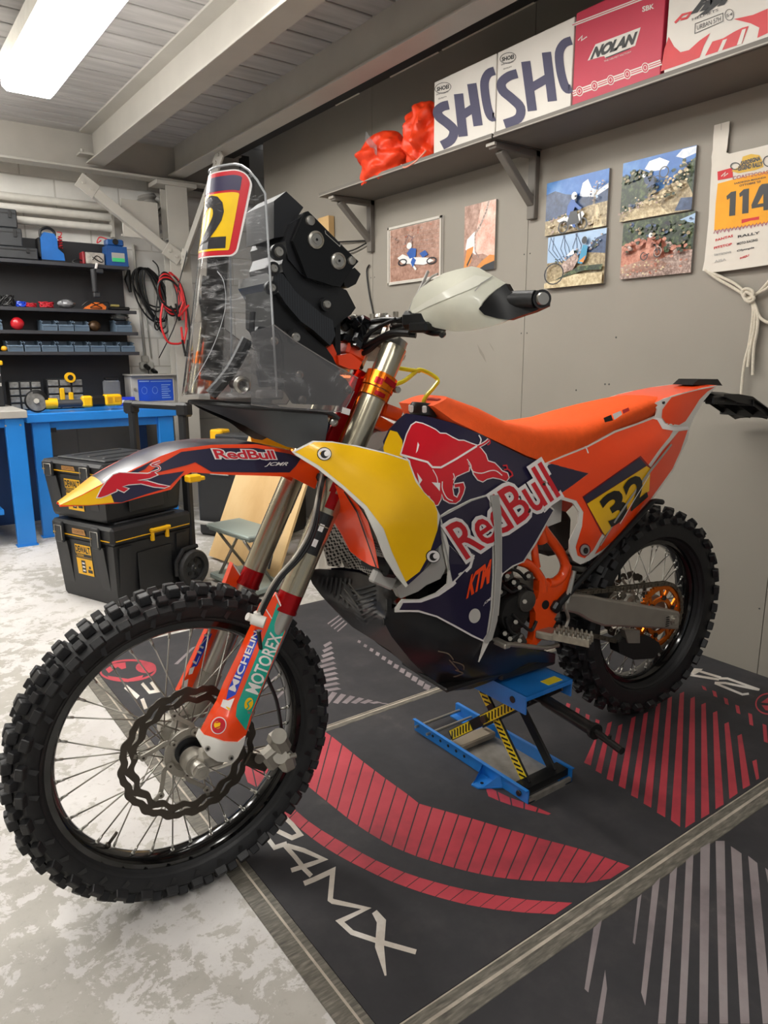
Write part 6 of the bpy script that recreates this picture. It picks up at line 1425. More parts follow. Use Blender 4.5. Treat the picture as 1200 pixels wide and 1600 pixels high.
MB().box((.05, 5.1, .22), (1.2, .5, .03)).xf(t=o).build('lower_shelf', M_BB, t); MB().box((.1, 5.55, .40), (1.25, .02, .7)).xf(t=o).build('rear_panel', M_BBD, t)
for x in (.70, .78): tag(MB().cyl((0, 0, 0), (0, -.004, 0), .006, n=8).xf(t=vv((x, 4.777, .75))+o).build('bolt', M_ALU, t))
# steel rack panel and shelves
t = thing('tool_rack', 'black steel tool rack wall with four shelves above the workbenches', 'rack', (.5, 5.70, 0)); o = -vv((.5, 5.70, 0)); M_RK = mat('rack_black', '#26272b', .5, 0, .06, 10)
MB().box((.45, 5.715, 1.375), (2.56, .03, 1.15), 0).xf(t=o).build('back_panel', M_RK, t)
for z_, x1 in ((1.772, 1.70), (1.468, 1.735), (1.318, 1.735), (1.178, 1.735)): MB().box(((-.8+x1)/2, 5.575, z_-.004), (x1+.8, .25, .012)).box(((-.8+x1)/2, 5.452, z_-.006), (x1+.8, .008, .024), 0, None, .002).xf(t=o).build('shelf', mat('rack_shelf', '#323338', .45), t)
# small storage bins
M_BIN = mat('blue_grey_bin', '#64778a', .45, 0, .05, 12)
def bin_(s=1.):
    b = MB(); w, d, h = .098*s, .16, .074*s
    P = [(-w/2, 0, 0), (w/2, 0, 0), (w/2, d, 0), (-w/2, d, 0)]
    b.box((0, d/2, .002), (w-.01, d, .004)).box((0, .006, h*.25), (w-.01, .006, h*.5), 0, rotx(.25)).box((0, .0, h*.52), (w-.004, .012, .010), 0, None, .002).box((0, d-.003, h/2), (w-.01, .006, h))
    for sx in (-1, 1): b.prism([(0.0, 0), (d, 0), (d, h), (d*.35, h), (.03, h*.62), (0, h*.55)], lambda x, y, q: vv((q, x, y)), sx*(w/2-.001), sx*(w/2-.006))
    for sx in (-1, 1): b.cyl((sx*(w/2-.003), .015, h*.82), (sx*(w/2-.003), d, h*.98), .005, n=8)
    return b
x = .912; k = 0; b0 = None
for i in range(8):
    o = bin_().build('storage_bin', M_BIN, loc=(x+i*.1065, 5.458, 1.182)) if b0 is None else b0.copy()
    if b0 is None: b0 = o
    else: COL.objects.link(o); o.location = (x+i*.1065, 5.458, 1.182)
    tag(o, 'blue grey open storage bin on the lowest shelf of the black rack', 'bin', 'storage bins on the lowest rack shelf')
for i, x in enumerate((1.14, 1.245, 1.35)):
    o = b0.copy(); COL.objects.link(o); o.location = (x, 5.458, 1.322); tag(o, 'blue grey open bin in the row of three on the third rack shelf', 'bin', 'storage bins on the third rack shelf')
o = bin_(1.15).build('parts_bin', M_BIN, loc=(1.64, 5.458, 1.322)); tag(o, 'blue grey bin under the clear bag, right end of the third shelf', 'bin')
o = b0.copy(); COL.objects.link(o); o.location = (.80, 5.458, 1.322); tag(o, 'blue grey bin cut by the left picture edge on the third shelf', 'bin')
def lump(name, label, cat, c, sz, m_, seed=0, n=9, rough=.3):
    random.seed(seed); b = MB(); rows = []
    for j in range(n+1):
        f = math.pi*j/n; rows.append([vv((math.sin(f)*math.cos(a)*sz[0]/2*(1+random.uniform(-rough, rough)*math.sin(f)), math.sin(f)*math.sin(a)*sz[1]/2*(1+random.uniform(-rough, rough)*.5), (math.cos(f)+1)*sz[2]/2)) for a in np.linspace(0, 2*math.pi, 15)[:-1]])
    b.loft(rows, 0, True, True, False); return tag(b.build(name, m_, loc=c), label, cat)
M_CLBAG = clear_mat('crinkled_clear_bag', (.8, .82, .84, 1), (.10, .6), 12)
lump('plastic_bag', 'crumpled clear plastic bag on the right hand bin of the third shelf', 'bag', (1.64, 5.54, 1.410), (.12, .12, .045), M_CLBAG, 3)
def coil(name, label, cat, c, r, m_, turns=4, rw=.004, seed=1, sq=.5):
    random.seed(seed); pts = []
    for i in range(turns*10): a = i*.628; rr = r*(.7+.3*random.random()); pts.append((math.cos(a)*rr, math.sin(a)*rr*.6, r*sq+math.sin(a*1.7+seed)*r*sq*.8))
    return tag(MB().tube(crom(pts, 3), rw, 6).build(name, m_, loc=c), label, cat)
Z2 = 1.478
coil('cable_coil', 'tangled black cable at the left end of the second shelf', 'cable', (.905, 5.52, Z2), .05, M_BLK, 6, .004, 1, .8)
coil('cable_coil', 'small blue cable bundle on the second shelf', 'cable', (.985, 5.52, Z2), .03, M_BLUEV, 5, .005, 2, .6)
coil('cable_coil', 'red wire loop lying on the second shelf beside the blue bundle', 'cable', (1.045, 5.52, Z2), .035, mat('red_wire', '#b5222f', .4), 4, .004, 3, .4)
coil('cable_coil', 'larger red cable loop left of the silver pouch', 'cable', (1.145, 5.52, Z2), .05, mat('red_wire', '#b5222f'), 5, .0045, 4, .4)
lump('silver_pouch', 'crumpled silver and black pouch on the second shelf', 'pouch', (1.275, 5.53, Z2), (.10, .10, .062), mat('silver_foil', '#a9a9ad', .3, .6, .4, 30), 4)
t = thing('orange_tester', 'orange wedge shaped tester with black leads on the second shelf', 'tester', (1.46, 5.52, Z2))
MB().prism([(-.075, 0), (.07, 0), (.075, .02), (.045, .045), (.0, .048), (-.05, .02)], lambda x, y, q: vv((x, q, y)), -.03, .03).build('body', mat('tester_orange', '#f07a2a', .5), t)
MB().tube(crom([(-.09, -.03, .02), (-.05, -.04, .05), (0, -.045, .03), (.04, -.05, .008), (.0, -.055, .006), (-.04, -.05, .01), (.03, -.045, .04), (.09, -.03, .05), (.10, -.02, .01)], 5), .0035).build('lead', M_BLK, t)
MB().box((1.635, 5.53, Z2+.012), (.14, .06, .024), 0, None, .006).box((1.60, 5.51, Z2+.03), (.06, .03, .016), 1, None, .004).build('torch', [M_BLK, mat('khaki', '#a89a5a', .5)]); tag(bpy.data.objects['torch'], 'black and khaki torch at the right end of the second shelf', 'torch')
lump('red_tape_dispenser', 'red rounded dispenser on the third shelf', 'dispenser', (.945, 5.50, 1.325), (.085, .06, .085), mat('glossy_red', '#c3202c', .25, coat=.5), 6, 9, .12)
lump('spool', 'dark brown wire spool right of the row of three bins', 'spool', (1.445, 5.50, 1.325), (.085, .06, .075), mat('brown_copper', '#4a3521', .4, .3, .5, 40), 8, 9, .12)
lump('yellow_tape_roll', 'small yellow tape roll at the left end of the lowest shelf', 'tape', (.845, 5.47, 1.185), (.04, .04, .035), mat('cap_yellow', '#e0a020', .4), 9, 8, .1)
# things on the top shelf
Z1 = 1.781
def case(name, label, cat, c, sz, m_, bands_=True):
    t = thing(name, label, cat, c); b = MB().box((0, 0, sz[2]/2), sz, 0, None, .006)
    b.build('body', m_, t)
    if bands_:
        MB().box((0, -sz[1]/2-.002, sz[2]*.78), (sz[0]*.9, .004, .006), 0).build('lid_seam', M_BLK, t)
        for x in (-.30, .32): MB().box((x*sz[0], -sz[1]/2-.004, sz[2]*.72), (.02, .008, sz[2]*.4), 0, None, .002).build('latch', M_BLK, t)
    return t
t = case('tool_case', 'grey black tool case at the bottom of the stack on the top shelf', 'tool case', (.94, 5.56, Z1), (.34, .2, .075), M_BOXL)
t = case('tool_case', 'grey black tool case in the middle of the stack on the top shelf', 'tool case', (.905, 5.56, Z1+.076), (.24, .19, .115), M_BOXL)
t = case('tool_case', 'grey black tool case on top of the stack on the top shelf', 'tool case', (.885, 5.56, Z1+.192), (.24, .19, .115), M_BOXL)
t = thing('jump_starter', 'blue jump starter with a black handle and coiled red lead on the top shelf', 'jump starter', (1.215, 5.56, Z1))
MB().prism([(-.075, 0), (.075, 0), (.07, .06), (.035, .09), (.035, .15), (.02, .185), (-.045, .19), (-.07, .15)], lambda x, y, q: vv((x, q, y)), -.05, .05).build('body', mat('jump_blue', '#1767b8', .4, coat=.3), t)
MB().box((-.078, 0, .09), (.02, .08, .13), 0, None, .006).box((0, 0, .006), (.16, .11, .014), 0, None, .004).build('bumper', M_BLK, t)
MB().tube(crom([(-.06, 0, .16), (-.055, 0, .205), (-.01, 0, .228), (.03, 0, .205), (.03, 0, .165)], 5), .009).build('handle', M_BLK, t)
pts = [(.06+.012*math.cos(i*1.1), -.02+.012*math.sin(i*1.1), .10+i*.003) for i in range(26)]; MB().tube(crom(pts, 2), .004).tube(crom([(.06, 0, .17), (.08, 0, .20), (.05, 0, .205)], 4), .003).build('coiled_lead', mat('coil_red', '#c41f2c', .4), t)
t = thing('charger', 'red and silver charger with dangling clips on the top shelf', 'charger', (1.47, 5.55, Z1+.001))
MB().box((.02, 0, .042), (.13, .09, .08), 0, None, .006).build('body', mat('charger_silver', '#b9b4ac', .4, .3, .3, 40), t); MB().box((-.055, 0, .042), (.02, .095, .084), 0, None, .006).build('end_panel', mat('charger_red', '#8e1f28', .4), t)
MB().tube(crom([(.0, -.05, .03), (.03, -.055, .06), (.07, -.05, .03), (.05, -.055, .02), (0, -.05, .05)], 5), .003).tube(crom([(-.06, -.03, .02), (-.10, -.03, .03), (-.13, -.03, .01), (-.10, -.04, .0)], 5), .005).build('lead', M_BLK, t)
MB().box((.0, -.112, -.035), (.016, .01, .08), 0, roty(.25), .003).build('clip', M_WV, t)
t = thing('battery_charger', 'blue battery charger with a green labelled front at the right end of the top shelf', 'battery charger', (1.635, 5.54, Z1))
MB().prism([(-.075, 0), (.08, 0), (.075, .135), (-.065, .135)], lambda x, y, q: vv((x, q, y)), -.05, .06).build('body', mat('charger_blue', '#1b4f8f', .4, coat=.2), t)
MB().box((0, 0, .16), (.12, .08, .045), 0, None, .008).cyl((0, -.042, .165), (0, -.048, .165), .02, n=16, mi=1).build('top_handle', [mat('charger_blue', ''), M_BLK], t)
MB().box((.01, -.0515, .060), (.09, .002, .06), 0).box((.01, -.0535, .042), (.085, .002, .026), 1).build('front_label', [M_GREYP, mat('label_green', '#3fc37c', .5)], t)
MB().tube(crom([(-.04, -.02, .18), (-.10, -.02, .19), (-.12, -.02, .15), (-.09, -.02, .17)], 5), .004).build('lead', mat('coil_red', ''), t)
t = thing('hanging_tool', 'grey hand tool hanging below the top shelf', 'tool', (1.445, 5.40, 1.75))
MB().cyl((0, .01, -.01), (.0, .01, -.16), .022, .018, n=12).box((.03, .01, -.02), (.07, .03, .03), 0, None, .006).box((.01, .01, -.18), (.05, .03, .04), 0, None, .008).build('body', mat('tool_grey', '#2c2d30', .5), t)
# things on the benches
ZB = .801
t = thing('angle_grinder', 'yellow and black cordless angle grinder lying on the blue workbench', 'grinder', (.95, 5.06, ZB+.008))
MB().lathe([(.0, -.003), (.062, -.003), (.063, 0), (.062, .003), (0, .003)], (-.02, -.03, .065), (.1, -1, .15), 36, 0).cyl((-.02, -.032, .065), (-.024, -.045, .067), .016, n=16, mi=1).build('cutting_disc', [mat('disc_grey', '#6b6a68', .6, .2, .3, 40), M_ALU], t)
MB().lathe([(.070, .0), (.072, .012), (.050, .016)], (-.02, -.012, .065), (0, -1, 0), 24, 0).build('disc_guard', M_BLKS, t)
MB().cyl((.03, 0, .046), (.105, 0, .045), .036, .032, n=18).build('gear_head', M_DY, t); MB().cyl((.105, 0, .042), (.26, 0, .042), .024, n=16).build('body', mat('grey_grip', '#3b3c3f', .5), t)
MB().box((.29, 0, .05), (.07, .06, .075), 0, None, .012).build('motor_housing', M_DY, t); MB().box((.36, 0, .05), (.10, .055, .07), 0, None, .014).build('grip', M_BLK, t)
MB().box((.455, 0, .055), (.11, .08, .075), 0, None, .010).box((.43, -.041, .055), (.03, .003, .04), 1).box((.48, -.041, .06), (.04, .003, .03), 1).build('battery', [M_DY, mat('battery_label', '#c78f10', .5)], t)
def organiser(label, c, w, h, rows, extra):
    t = thing('parts_organiser', label, 'organiser', c); MB().box((0, .02, h/2), (w, .12, h), 0, None, .004).build('case', M_BOX, t)
    for r in range(rows):
        for k in range(3):
            MB().box((-w/2+w*(k+.5)/3, -.045, h*(r+.5)/rows), (w/3-.012, .012, h/rows-.012), 0, None, .003).build('drawer', mat('smoky_drawer', '#7d7c78', .3, 0, .35, 50), t)
    if extra:
        MB().cyl((w*.12, -.06, h+.01), (w*.12, -.085, h+.01), .034, n=18).cyl((w*.12, -.086, h+.01), (w*.12, -.088, h+.01), .018, n=16, mi=1).build('tape_measure', [M_DY, M_BLK], t)
        MB().box((-w*.12, -.058, h*.5), (.03, .02, .08), 0, None, .005).box((w*.12, -.058, h*.3), (.03, .02, .10), 0, None, .005).build('clip_tool', M_DY, t)
organiser('black parts organiser with clear drawers behind the grinder, left one', (.92, 5.35, ZB), .20, .19, 4, False)
organiser('black parts organiser with a yellow tape measure hanging on it', (1.17, 5.35, ZB), .23, .20, 4, True)
tag(MB().box((0, 0, .13), (.2, .14, .26), 0, None, .006).box((0, 0, .275), (.22, .16, .03), 1, None, .006).box((0, -.071, .14), (.18, .003, .02), 2).box((0, -.071, .2), (.18, .003, .012), 2).build('parts_cabinet', [M_BOX, M_DY, M_GREYP], loc=(.68, 5.30, .836)), 'black parts cabinet with a bright yellow lid at the left picture edge', 'cabinet')
tag(MB().box((-.16, 0, .02), (.4, .3, .03), 0, rotz(.2)).box((.02, -.05, .03), (.18, .2, .03), 0, rotz(-.3)).box((-.1, .02, .05), (.2, .16, .03), 0, rotz(.6)).build('crumpled_papers', M_CLBAG, loc=(.55, 4.98, .836)), 'pile of clear plastic packaging on the grey bench top', 'packaging')
t = thing('clear_bottle', 'clear rectangular bottle standing on the bench against the rack', 'bottle', (1.53, 5.50, ZB))
MB().box((0, 0, .09), (.115, .06, .18), 0, None, .012).build('container', clear_mat('cloudy_clear', (.75, .78, .8, 1), (.15, .4), 6), t); MB().box((0, 0, .19), (.09, .05, .02), 0, None, .004).build('cap', M_BLK, t)
for k, x in enumerate((-.035, 0, .035)): MB().box((x, -.032, .035), (.02, .003, .03), 0).build('label', M_BLK if k % 2 else M_WV, t)
tag(MB().box((0, 0, .03), (.12, .06, .06), 0, None, .004).box((-.04, -.031, .03), (.05, .002, .02), 1).build('blue_carton', [mat('carton_blue', '#2a3fd0', .5), M_WV], loc=(1.60, 5.42, ZB)), 'small blue carton between the clear bottle and the steel cabinet', 'carton')
t = thing('control_cabinet', 'grey steel control cabinet with a blue instruction sheet by the rack end', 'cabinet', (1.83, 5.56, ZB))
MB().box((0, 0, .105), (.33, .16, .21), 0, None, .004).box((0, -.02, .215), (.35, .2, .01), 0).build('housing', M_STEEL, t)
b = MB(); f_ = lambda x, y: vv((x, -.0815, y)); patch(b, [(-.115, .02), (.15, .02), (.15, .18), (-.115, .18)], f_, (0, 0, 0), 0)
patch(b, [(-.105, .163), (-.03, .163), (-.03, .172), (-.105, .172)], f_, (0, -.001, 0), 1); patch(b, [(-.02, .163), (.14, .163), (.14, .168), (-.02, .168)], f_, (0, -.001, 0), 1)
for cx in (-.07, .01):
    stroke(b, ell(cx, .10, .02, .026, 14), .002, f_, (0, -.001, 0), 1, closed=True)
for k in range(7): patch(b, [(.06, .04+k*.016), (.13-.01*(k % 3), .04+k*.016), (.13-.01*(k % 3), .045+k*.016), (.06, .045+k*.016)], f_, (0, -.001, 0), 1)
b.build('instruction_sheet', [mat('sheet_blue', '#1c4fc4', .4), mat('sheet_print', '#8fb0e6', .5)], t); MB().cyl((-.14, -.08, .11), (-.14, -.092, .11), .010, n=14).build('lock', M_ALU, t)
# pipes on the back wall
for k, z_ in enumerate((2.205, 2.135, 2.06)): tag(MB().cyl((-1.0, 5.67, z_-.012), (1.665, 5.67, z_), .027, n=20).build('wall_pipe', mat('white_pipe', '#cfccc4', .35)), ['topmost white wall pipe above the tool rack', 'middle white wall pipe above the tool rack', 'lowest white wall pipe above the tool rack'][k], 'pipe')
tag(MB().box((1.672, 5.68, 2.13), (.02, .06, .26)).build('pipe_holder', M_STEEL), 'grey upright holder at the right end of the three wall pipes', 'bracket')
for x, z0, z1, lb in ((1.865, 1.14, 1.97, 'thick grey conduit running down beside the tool rack'), (1.915, 1.14, 1.60, 'thin grey conduit dropping to the wall sockets')): tag(MB().tube([(x-.03, 5.73, z1), (x, 5.73, z0)], .011 if x < 1.9 else .006).build('conduit', mat('conduit', '')), lb, 'conduit')
b = MB(); pts = []; 
for i in range(30):
    u = i/29; p = vv((1.92+.13*u, 5.62-.02*u, 2.31-.30*u-.03*math.sin(u*9))); pts.append(p)
rs_ = [.062+.012*math.sin(i*2.1) for i in range(30)]; b.tube(pts, rs_, 20); tag(b.build('flexible_duct', mat('duct_grey', '#a5a29c', .3, .3, .1, 10)), 'grey corrugated duct hose behind the column brace', 'duct')
t = thing('wall_socket', 'cluster of grey wall sockets with black plugs above the control cabinet', 'socket', (1.86, 5.72, 1.08))
for (x, z_) in ((-.02, .0), (.035, .0), (.0, .05)): MB().box((x, 0, z_), (.05, .05, .055), 0, None, .008).build('socket_box', mat('socket_grey', '#b7b5ae', .4), t)
for (x, z_) in ((.045, -.035), (-.01, .0)): MB().cyl((x, -.03, z_), (x+.01, -.07, z_-.02), .018, n=14).build('plug', M_BLK, t)
MB().tube(crom([(.0, -.06, -.01), (.0, -.06, -.06), (-.02, -.05, -.13), (-.01, -.05, -.2)], 5), .004).tube(crom([(.05, -.06, -.05), (.03, -.06, -.1), (.04, -.05, -.2)], 5), .004).build('plug_cable', M_BLK, t)
# hanging cables
t = thing('cable_coil', 'large coil of black cable hanging on the white wall right of the rack', 'cable', (1.79, 5.70, 1.80))
random.seed(11)
for k in range(9):
    sx, sz = random.uniform(.08, .17), random.uniform(.13, .24); cx = .10+random.uniform(-.02, .04)
    MB().tube(crom([(cx*1.0-.02+sx*math.cos(a)*.8+.10*((1-math.sin(a))/2), -.02-.004*k, -sz+sz*math.sin(a)) for a in np.linspace(0, 2*math.pi, 13)[:-1]], 4, True), .0068, 6, closed=True).build('loop', M_BLK, t)
MB().tube([(-.02, -.03, -.02), (-.035, -.035, -.09), (-.02, -.03, -.18)], [.012, .026, .010]).build('cable_wrap', M_BLK, t); MB().cyl((-.03, .03, 0), (-.03, -.05, .0), .008, n=10).build('wall_hook', M_BLK, t)
MB().tube(crom([(.16, -.04, .06-.0), (.20, -.05, -.02), (.16, -.05, -.30), (.14, -.05, -.42), (.16, -.05, -.45), (.17, -.05, -.40), (.14, -.05, -.30)], 5), .005).build('cable_end', M_BLK, t)
t = thing('jumper_cables', 'coiled red and black jumper cables with clamps hanging on the column', 'jumper cables', (1.965, 5.33, 1.74))
M_JR = mat('jumper_red', '#d02a2e', .4)
for k in range(5):
    MB().tube(crom([(-.03+(.062+.006*k)*math.cos(a)-.02*math.sin(a), -.01-.006*k, -.15+(.15-.012*k)*math.sin(a)) for a in np.linspace(0, 2*math.pi, 13)[:-1]], 4, True), .0075, 6, closed=True).build('loop', M_JR if k % 2 else M_BLK, t)
for m_, q in ((M_JR, [(-.03, -.04, 0), (.04, -.04, -.06), (.06, -.04, -.20), (.05, -.04, -.33)]), (M_JR, [(-.02, -.04, 0), (.05, -.04, -.08), (.08, -.04, -.25), (.07, -.04, -.42)]), (M_BLK, [(-.02, -.04, 0), (.06, -.04, -.1), (.10, -.04, -.35), (.09, -.04, -.5)]), (M_JR, [(-.08, -.03, -.2), (-.11, -.03, -.35), (-.07, -.03, -.48), (.0, -.03, -.5), (.04, -.03, -.49)])): MB().tube(crom(q, 6), .008).build('lead', m_, t)
for m_, c, a in ((M_JR, (.055, -.05, -.25), .6), (M_BLK, (-.0, -.05, -.27), -.4), (M_JR, (.05, -.05, -.43), .1), (M_BLK, (.055, -.055, -.52), 0)):
    b = MB(); 
    for s in (-1, 1): b.box((s*.014, 0, 0), (.014, .014, .10), 0, roty(s*.16), .003)
    b.box((0, 0, -.055), (.022, .016, .03), 0, None, .003); b.xf(roty(a), c).build('clamp', m_, t)
tag(MB().tube(crom([(2.09, 5.25, 1.99), (2.05, 5.25, 1.84), (1.98, 5.25, 1.62), (1.96, 5.27, 1.4), (1.93, 5.60, 1.14)], 5), .004).build('thin_cable', M_BLK), 'thin black cable slanting down from the column plate to the sockets', 'cable')

# ================================================================== WALL SHELF AND WHAT IS ON IT
M_SH = mat('grey_shelf_board', '#6a655e', .6, 0, .05, 5); SZ = 2.021
for (y0, y1, lb) in ((2.345, 3.72, 'grey wall shelf board carrying the orange bags and the first white box'), (-.4, 2.335, 'long grey wall shelf board under the second white box and the red box')):
    t = thing('wall_shelf', lb, 'shelf', (2.405, (y0+y1)/2, SZ))
    MB().box((0, 0, .009), (.298, y1-y0, .018)).build('board', M_SH, t)
    MB().box((-.149, 0, .010), (.010, y1-y0, .020), 0, None, .001).box((-.1545, 0, .004), (.003, y1-y0, .004), 1).build('edge_trim', [M_SH, mat('trim_light', '#9c968c', .5)], t)
def bracket(y, label):
    t = thing('shelf_bracket', label, 'bracket', (WX, y, SZ)); MB_ = MB().box((-.014, 0, -.14), (.028, .045, .28), 0, None, .003).build('upright', M_SH, t)
    MB().box((-.135, 0, -.014), (.27, .045, .028), 0, None, .003).box((-.276, 0, -.012), (.012, .05, .012), 1).build('arm', [M_SH, mat('trim_light', '')], t)
    p0, p1 = vv((-.02, 0, -.215)), vv((-.225, 0, -.028)); d = unit(p1-p0); R = np.array([d, (0, 1, 0), np.cross(d, (0, 1, 0))]).T; MB().box((p0+p1)/2, (np.linalg.norm(p1-p0), .038, .03), 0, R, .003).build('diagonal', M_SH, t)
bracket(2.375, 'grey wooden shelf bracket under the joint of the two shelf boards'); bracket(3.63, 'grey wooden shelf bracket at the far end of the shelf, above the framed photo'); bracket(1.0, 'grey wooden shelf bracket beyond the right picture edge')
BX = 2.272
fb = lambda x, y: at(x, y, x=BX)
BOF = vv((-.0008, 0, 0))
def hbox(label, y0, y1, h, mm, draw, depth=.275, cat='box'):
    t = thing('helmet_box', label, cat, (BX, (y0+y1)/2, SZ+.0195)); o = -vv((BX, (y0+y1)/2, SZ+.0195))
    b = MB().box((BX+depth/2, (y0+y1)/2, SZ+.0195+h/2), (depth, abs(y1-y0), h), 0, None, .002); draw(b); b.xf(t=o); b.build('carton', mm, t)
C5 = lambda x, y: (500+x/3, y/3); C6 = lambda x, y: (800+x/3, y/3)
M_CW = mat('white_carton', '#cfcac2', .6, 0, .04, 8); M_SHN = mat('carton_navy', '#3c3a55', .6)
def shoei(S, H1, H2, HB, O, logo):
    def draw(b):
        K = lambda pts, w_, sm=4: stroke(b, [C5(*p) for p in pts], w_, fb, BOF, 1, smooth=sm)
        K(S, 14.5); K(H1, 14.5, 0); K(H2, 14.5, 0); K(HB, 13.5, 0); K(O, 13.5, 4)
        cx, cy = logo; a = -.24
        stroke(b, [C5(*p) for p in ell(cx, cy, 38, 24, 20, a)], .9, fb, BOF, 2, closed=True)
        q = [C5(cx-28, cy+16), C5(cx+27, cy+2), C5(cx+27, cy-16), C5(cx-28, cy-2)]; letters(b, 'SHOEI', q, fb, BOF, 2, .04)
        letters(b, 'SAFETY HELMET', [C5(cx-32, cy+36), C5(cx+28, cy+20), C5(cx+28, cy+12), C5(cx-32, cy+28)], fb, BOF, 2); letters(b, 'QUALITY', [C5(cx-22, cy+56), C5(cx+18, cy+45), C5(cx+18, cy+37), C5(cx-22, cy+48)], fb, BOF, 2)
    return draw
hbox('white helmet carton with big navy letters next to the orange bags', 2.350, 2.742, .302, [M_CW, M_SHN, M_BLK], shoei([(604, 492), (575, 500), (552, 520), (560, 548), (600, 580), (628, 612), (615, 655), (572, 682)], [(650, 440), (672, 640)], [(712, 392), (742, 590)], [(660, 545), (730, 500)], [(819, 332), (790, 345), (772, 385), (776, 450), (790, 520), (806, 548), (819, 546)], (577, 412)))
hbox('white helmet carton with big navy letters beside the red carton', 1.955, 2.344, .302, [M_CW, M_SHN, M_BLK], shoei([(925, 345), (885, 358), (852, 388), (858, 425), (900, 462), (940, 505), (930, 555), (865, 582)], [(965, 288), (996, 520)], [(1062, 245), (1090, 475)], [(985, 415), (1075, 362)], [(1180, 190), (1145, 205), (1122, 250), (1128, 330), (1145, 395), (1162, 418), (1180, 414)], (882, 272)))
def nolan(b):
    q = [C6(352, 292), C6(575, 215), C6(605, 128), C6(392, 205)]
    patch(b, [C6(*p) for p in ((355, 285), (392, 208), (604, 128), (578, 215), (560, 222), (545, 232), (440, 275), (432, 262))], fb, BOF, 1)
    patch(b, [C6(*p) for p in ((362, 278), (395, 214), (596, 137), (572, 208), (440, 262))], fb, BOF*1.6, 1)
    letters(b, 'NOLAN', [C6(372, 276), C6(572, 204), C6(586, 152), C6(390, 224)], fb, BOF*2.4, 2, .06, .1, .95); stroke(b, [C6(440, 272), C6(556, 226)], 1.5, fb, BOF*2.4, 2)
    for (a, c) in (((284, 118), (650, -22)),): stroke(b, [C6(*a), C6(*c)], 5, fb, BOF, 1); stroke(b, [C6(*a), C6(*c)], 1.2, fb, BOF*1.6, 3)
    stroke(b, [C6(284, 440), C6(700, 292)], 9, fb, BOF, 1); stroke(b, [C6(284, 440), C6(700, 292)], 4.6, fb, BOF*1.4, 3)
    stroke(b, [C6(284, 440), C6(700, 292)], 1.6, fb, BOF*1.8, 1)
    for x in (318, 388, 464, 542, 626):
        y = 428-(x-318)*.358; patch(b, [C6(*p) for p in ell(x, y, 18, 24, 20)], fb, BOF*2.2, 1); patch(b, [C6(*p) for p in ell(x, y, 14.5, 20, 20)], fb, BOF*2.6, 3); stroke(b, [C6(*p) for p in ell(x, y, 8, 11, 12)], 1, fb, BOF*3, 1, closed=True)
    letters(b, 'SBK', [C6(612, 56), C6(664, 40), C6(664, 18), C6(612, 32)], fb, BOF, 1, .03)
    stroke(b, [C6(310, 190), C6(330, 168), C6(326, 190), C6(352, 172)], 1.6, fb, BOF, 1)
    letters(b, 'THE HELMET FACTORY', [C6(432, 292), C6(560, 246), C6(560, 238), C6(432, 284)], fb, BOF, 1)
hbox('crimson helmet carton with a black on white brand name on the shelf', 1.583, 1.948, .31, [mat('crimson_carton', '#b01f3c', .5, 0, .04, 6), M_CW, M_BLK, mat('crimson_carton', '')], nolan)
def lastbox(b):
    P = lambda pts, mi, k=1: patch(b, [C6(*p) for p in pts], fb, BOF*k, mi)
    P([(697, 335), (715, 230), (735, 172), (760, 218), (790, 245), (830, 235), (880, 190), (930, 155), (900, 215), (880, 270), (800, 300)], 1)
    P([(905, 262), (940, 195), (990, 180), (1040, 150), (1080, 130), (1110, 122), (1080, 205)], 1); P([(1040, 90), (1130, 70), (1200, 40), (1200, 155), (1150, 178), (1160, 130), (1120, 110)], 1)
    P([(965, 245), (990, 188), (1010, 182), (985, 238)], 0, 2); P([(1055, 212), (1080, 140), (1098, 134), (1078, 206)], 0, 2)
    letters(b, 'hyr', [C6(845, 78), C6(1040, 22), C6(1060, -50), C6(870, 5)], fb, BOF*2, 2, .07, .3, .9); stroke(b, [C6(765, 108), C6(800, 70), C6(840, 58), C6(820, 85), C6(790, 92)], 3.5, fb, BOF*2, 1)
    letters(b, 'HELMETS', [C6(845, 98), C6(968, 52), C6(968, 40), C6(845, 86)], fb, BOF*2, 2)
    stroke(b, [C6(858, 158), C6(860, 112), C6(990, 62), C6(990, 100)], .9, fb, BOF*2, 2, closed=True); letters(b, 'URBAN 57H', [C6(868, 142), C6(980, 98), C6(980, 76), C6(868, 120)], fb, BOF*2, 2)
    stroke(b, [C6(*p) for p in ell(1020, 70, 20, 26, 18)], .9, fb, BOF*2, 2, closed=True); letters(b, '54', [C6(1006, 82), C6(1034, 72), C6(1034, 58), C6(1006, 68)], fb, BOF*2, 2)
hbox('white and red helmet carton with slanted black letters at the right picture edge', 1.15, 1.570, .31, [M_CW, mat('carton_red', '#c02a30', .5), M_BLK], lastbox)
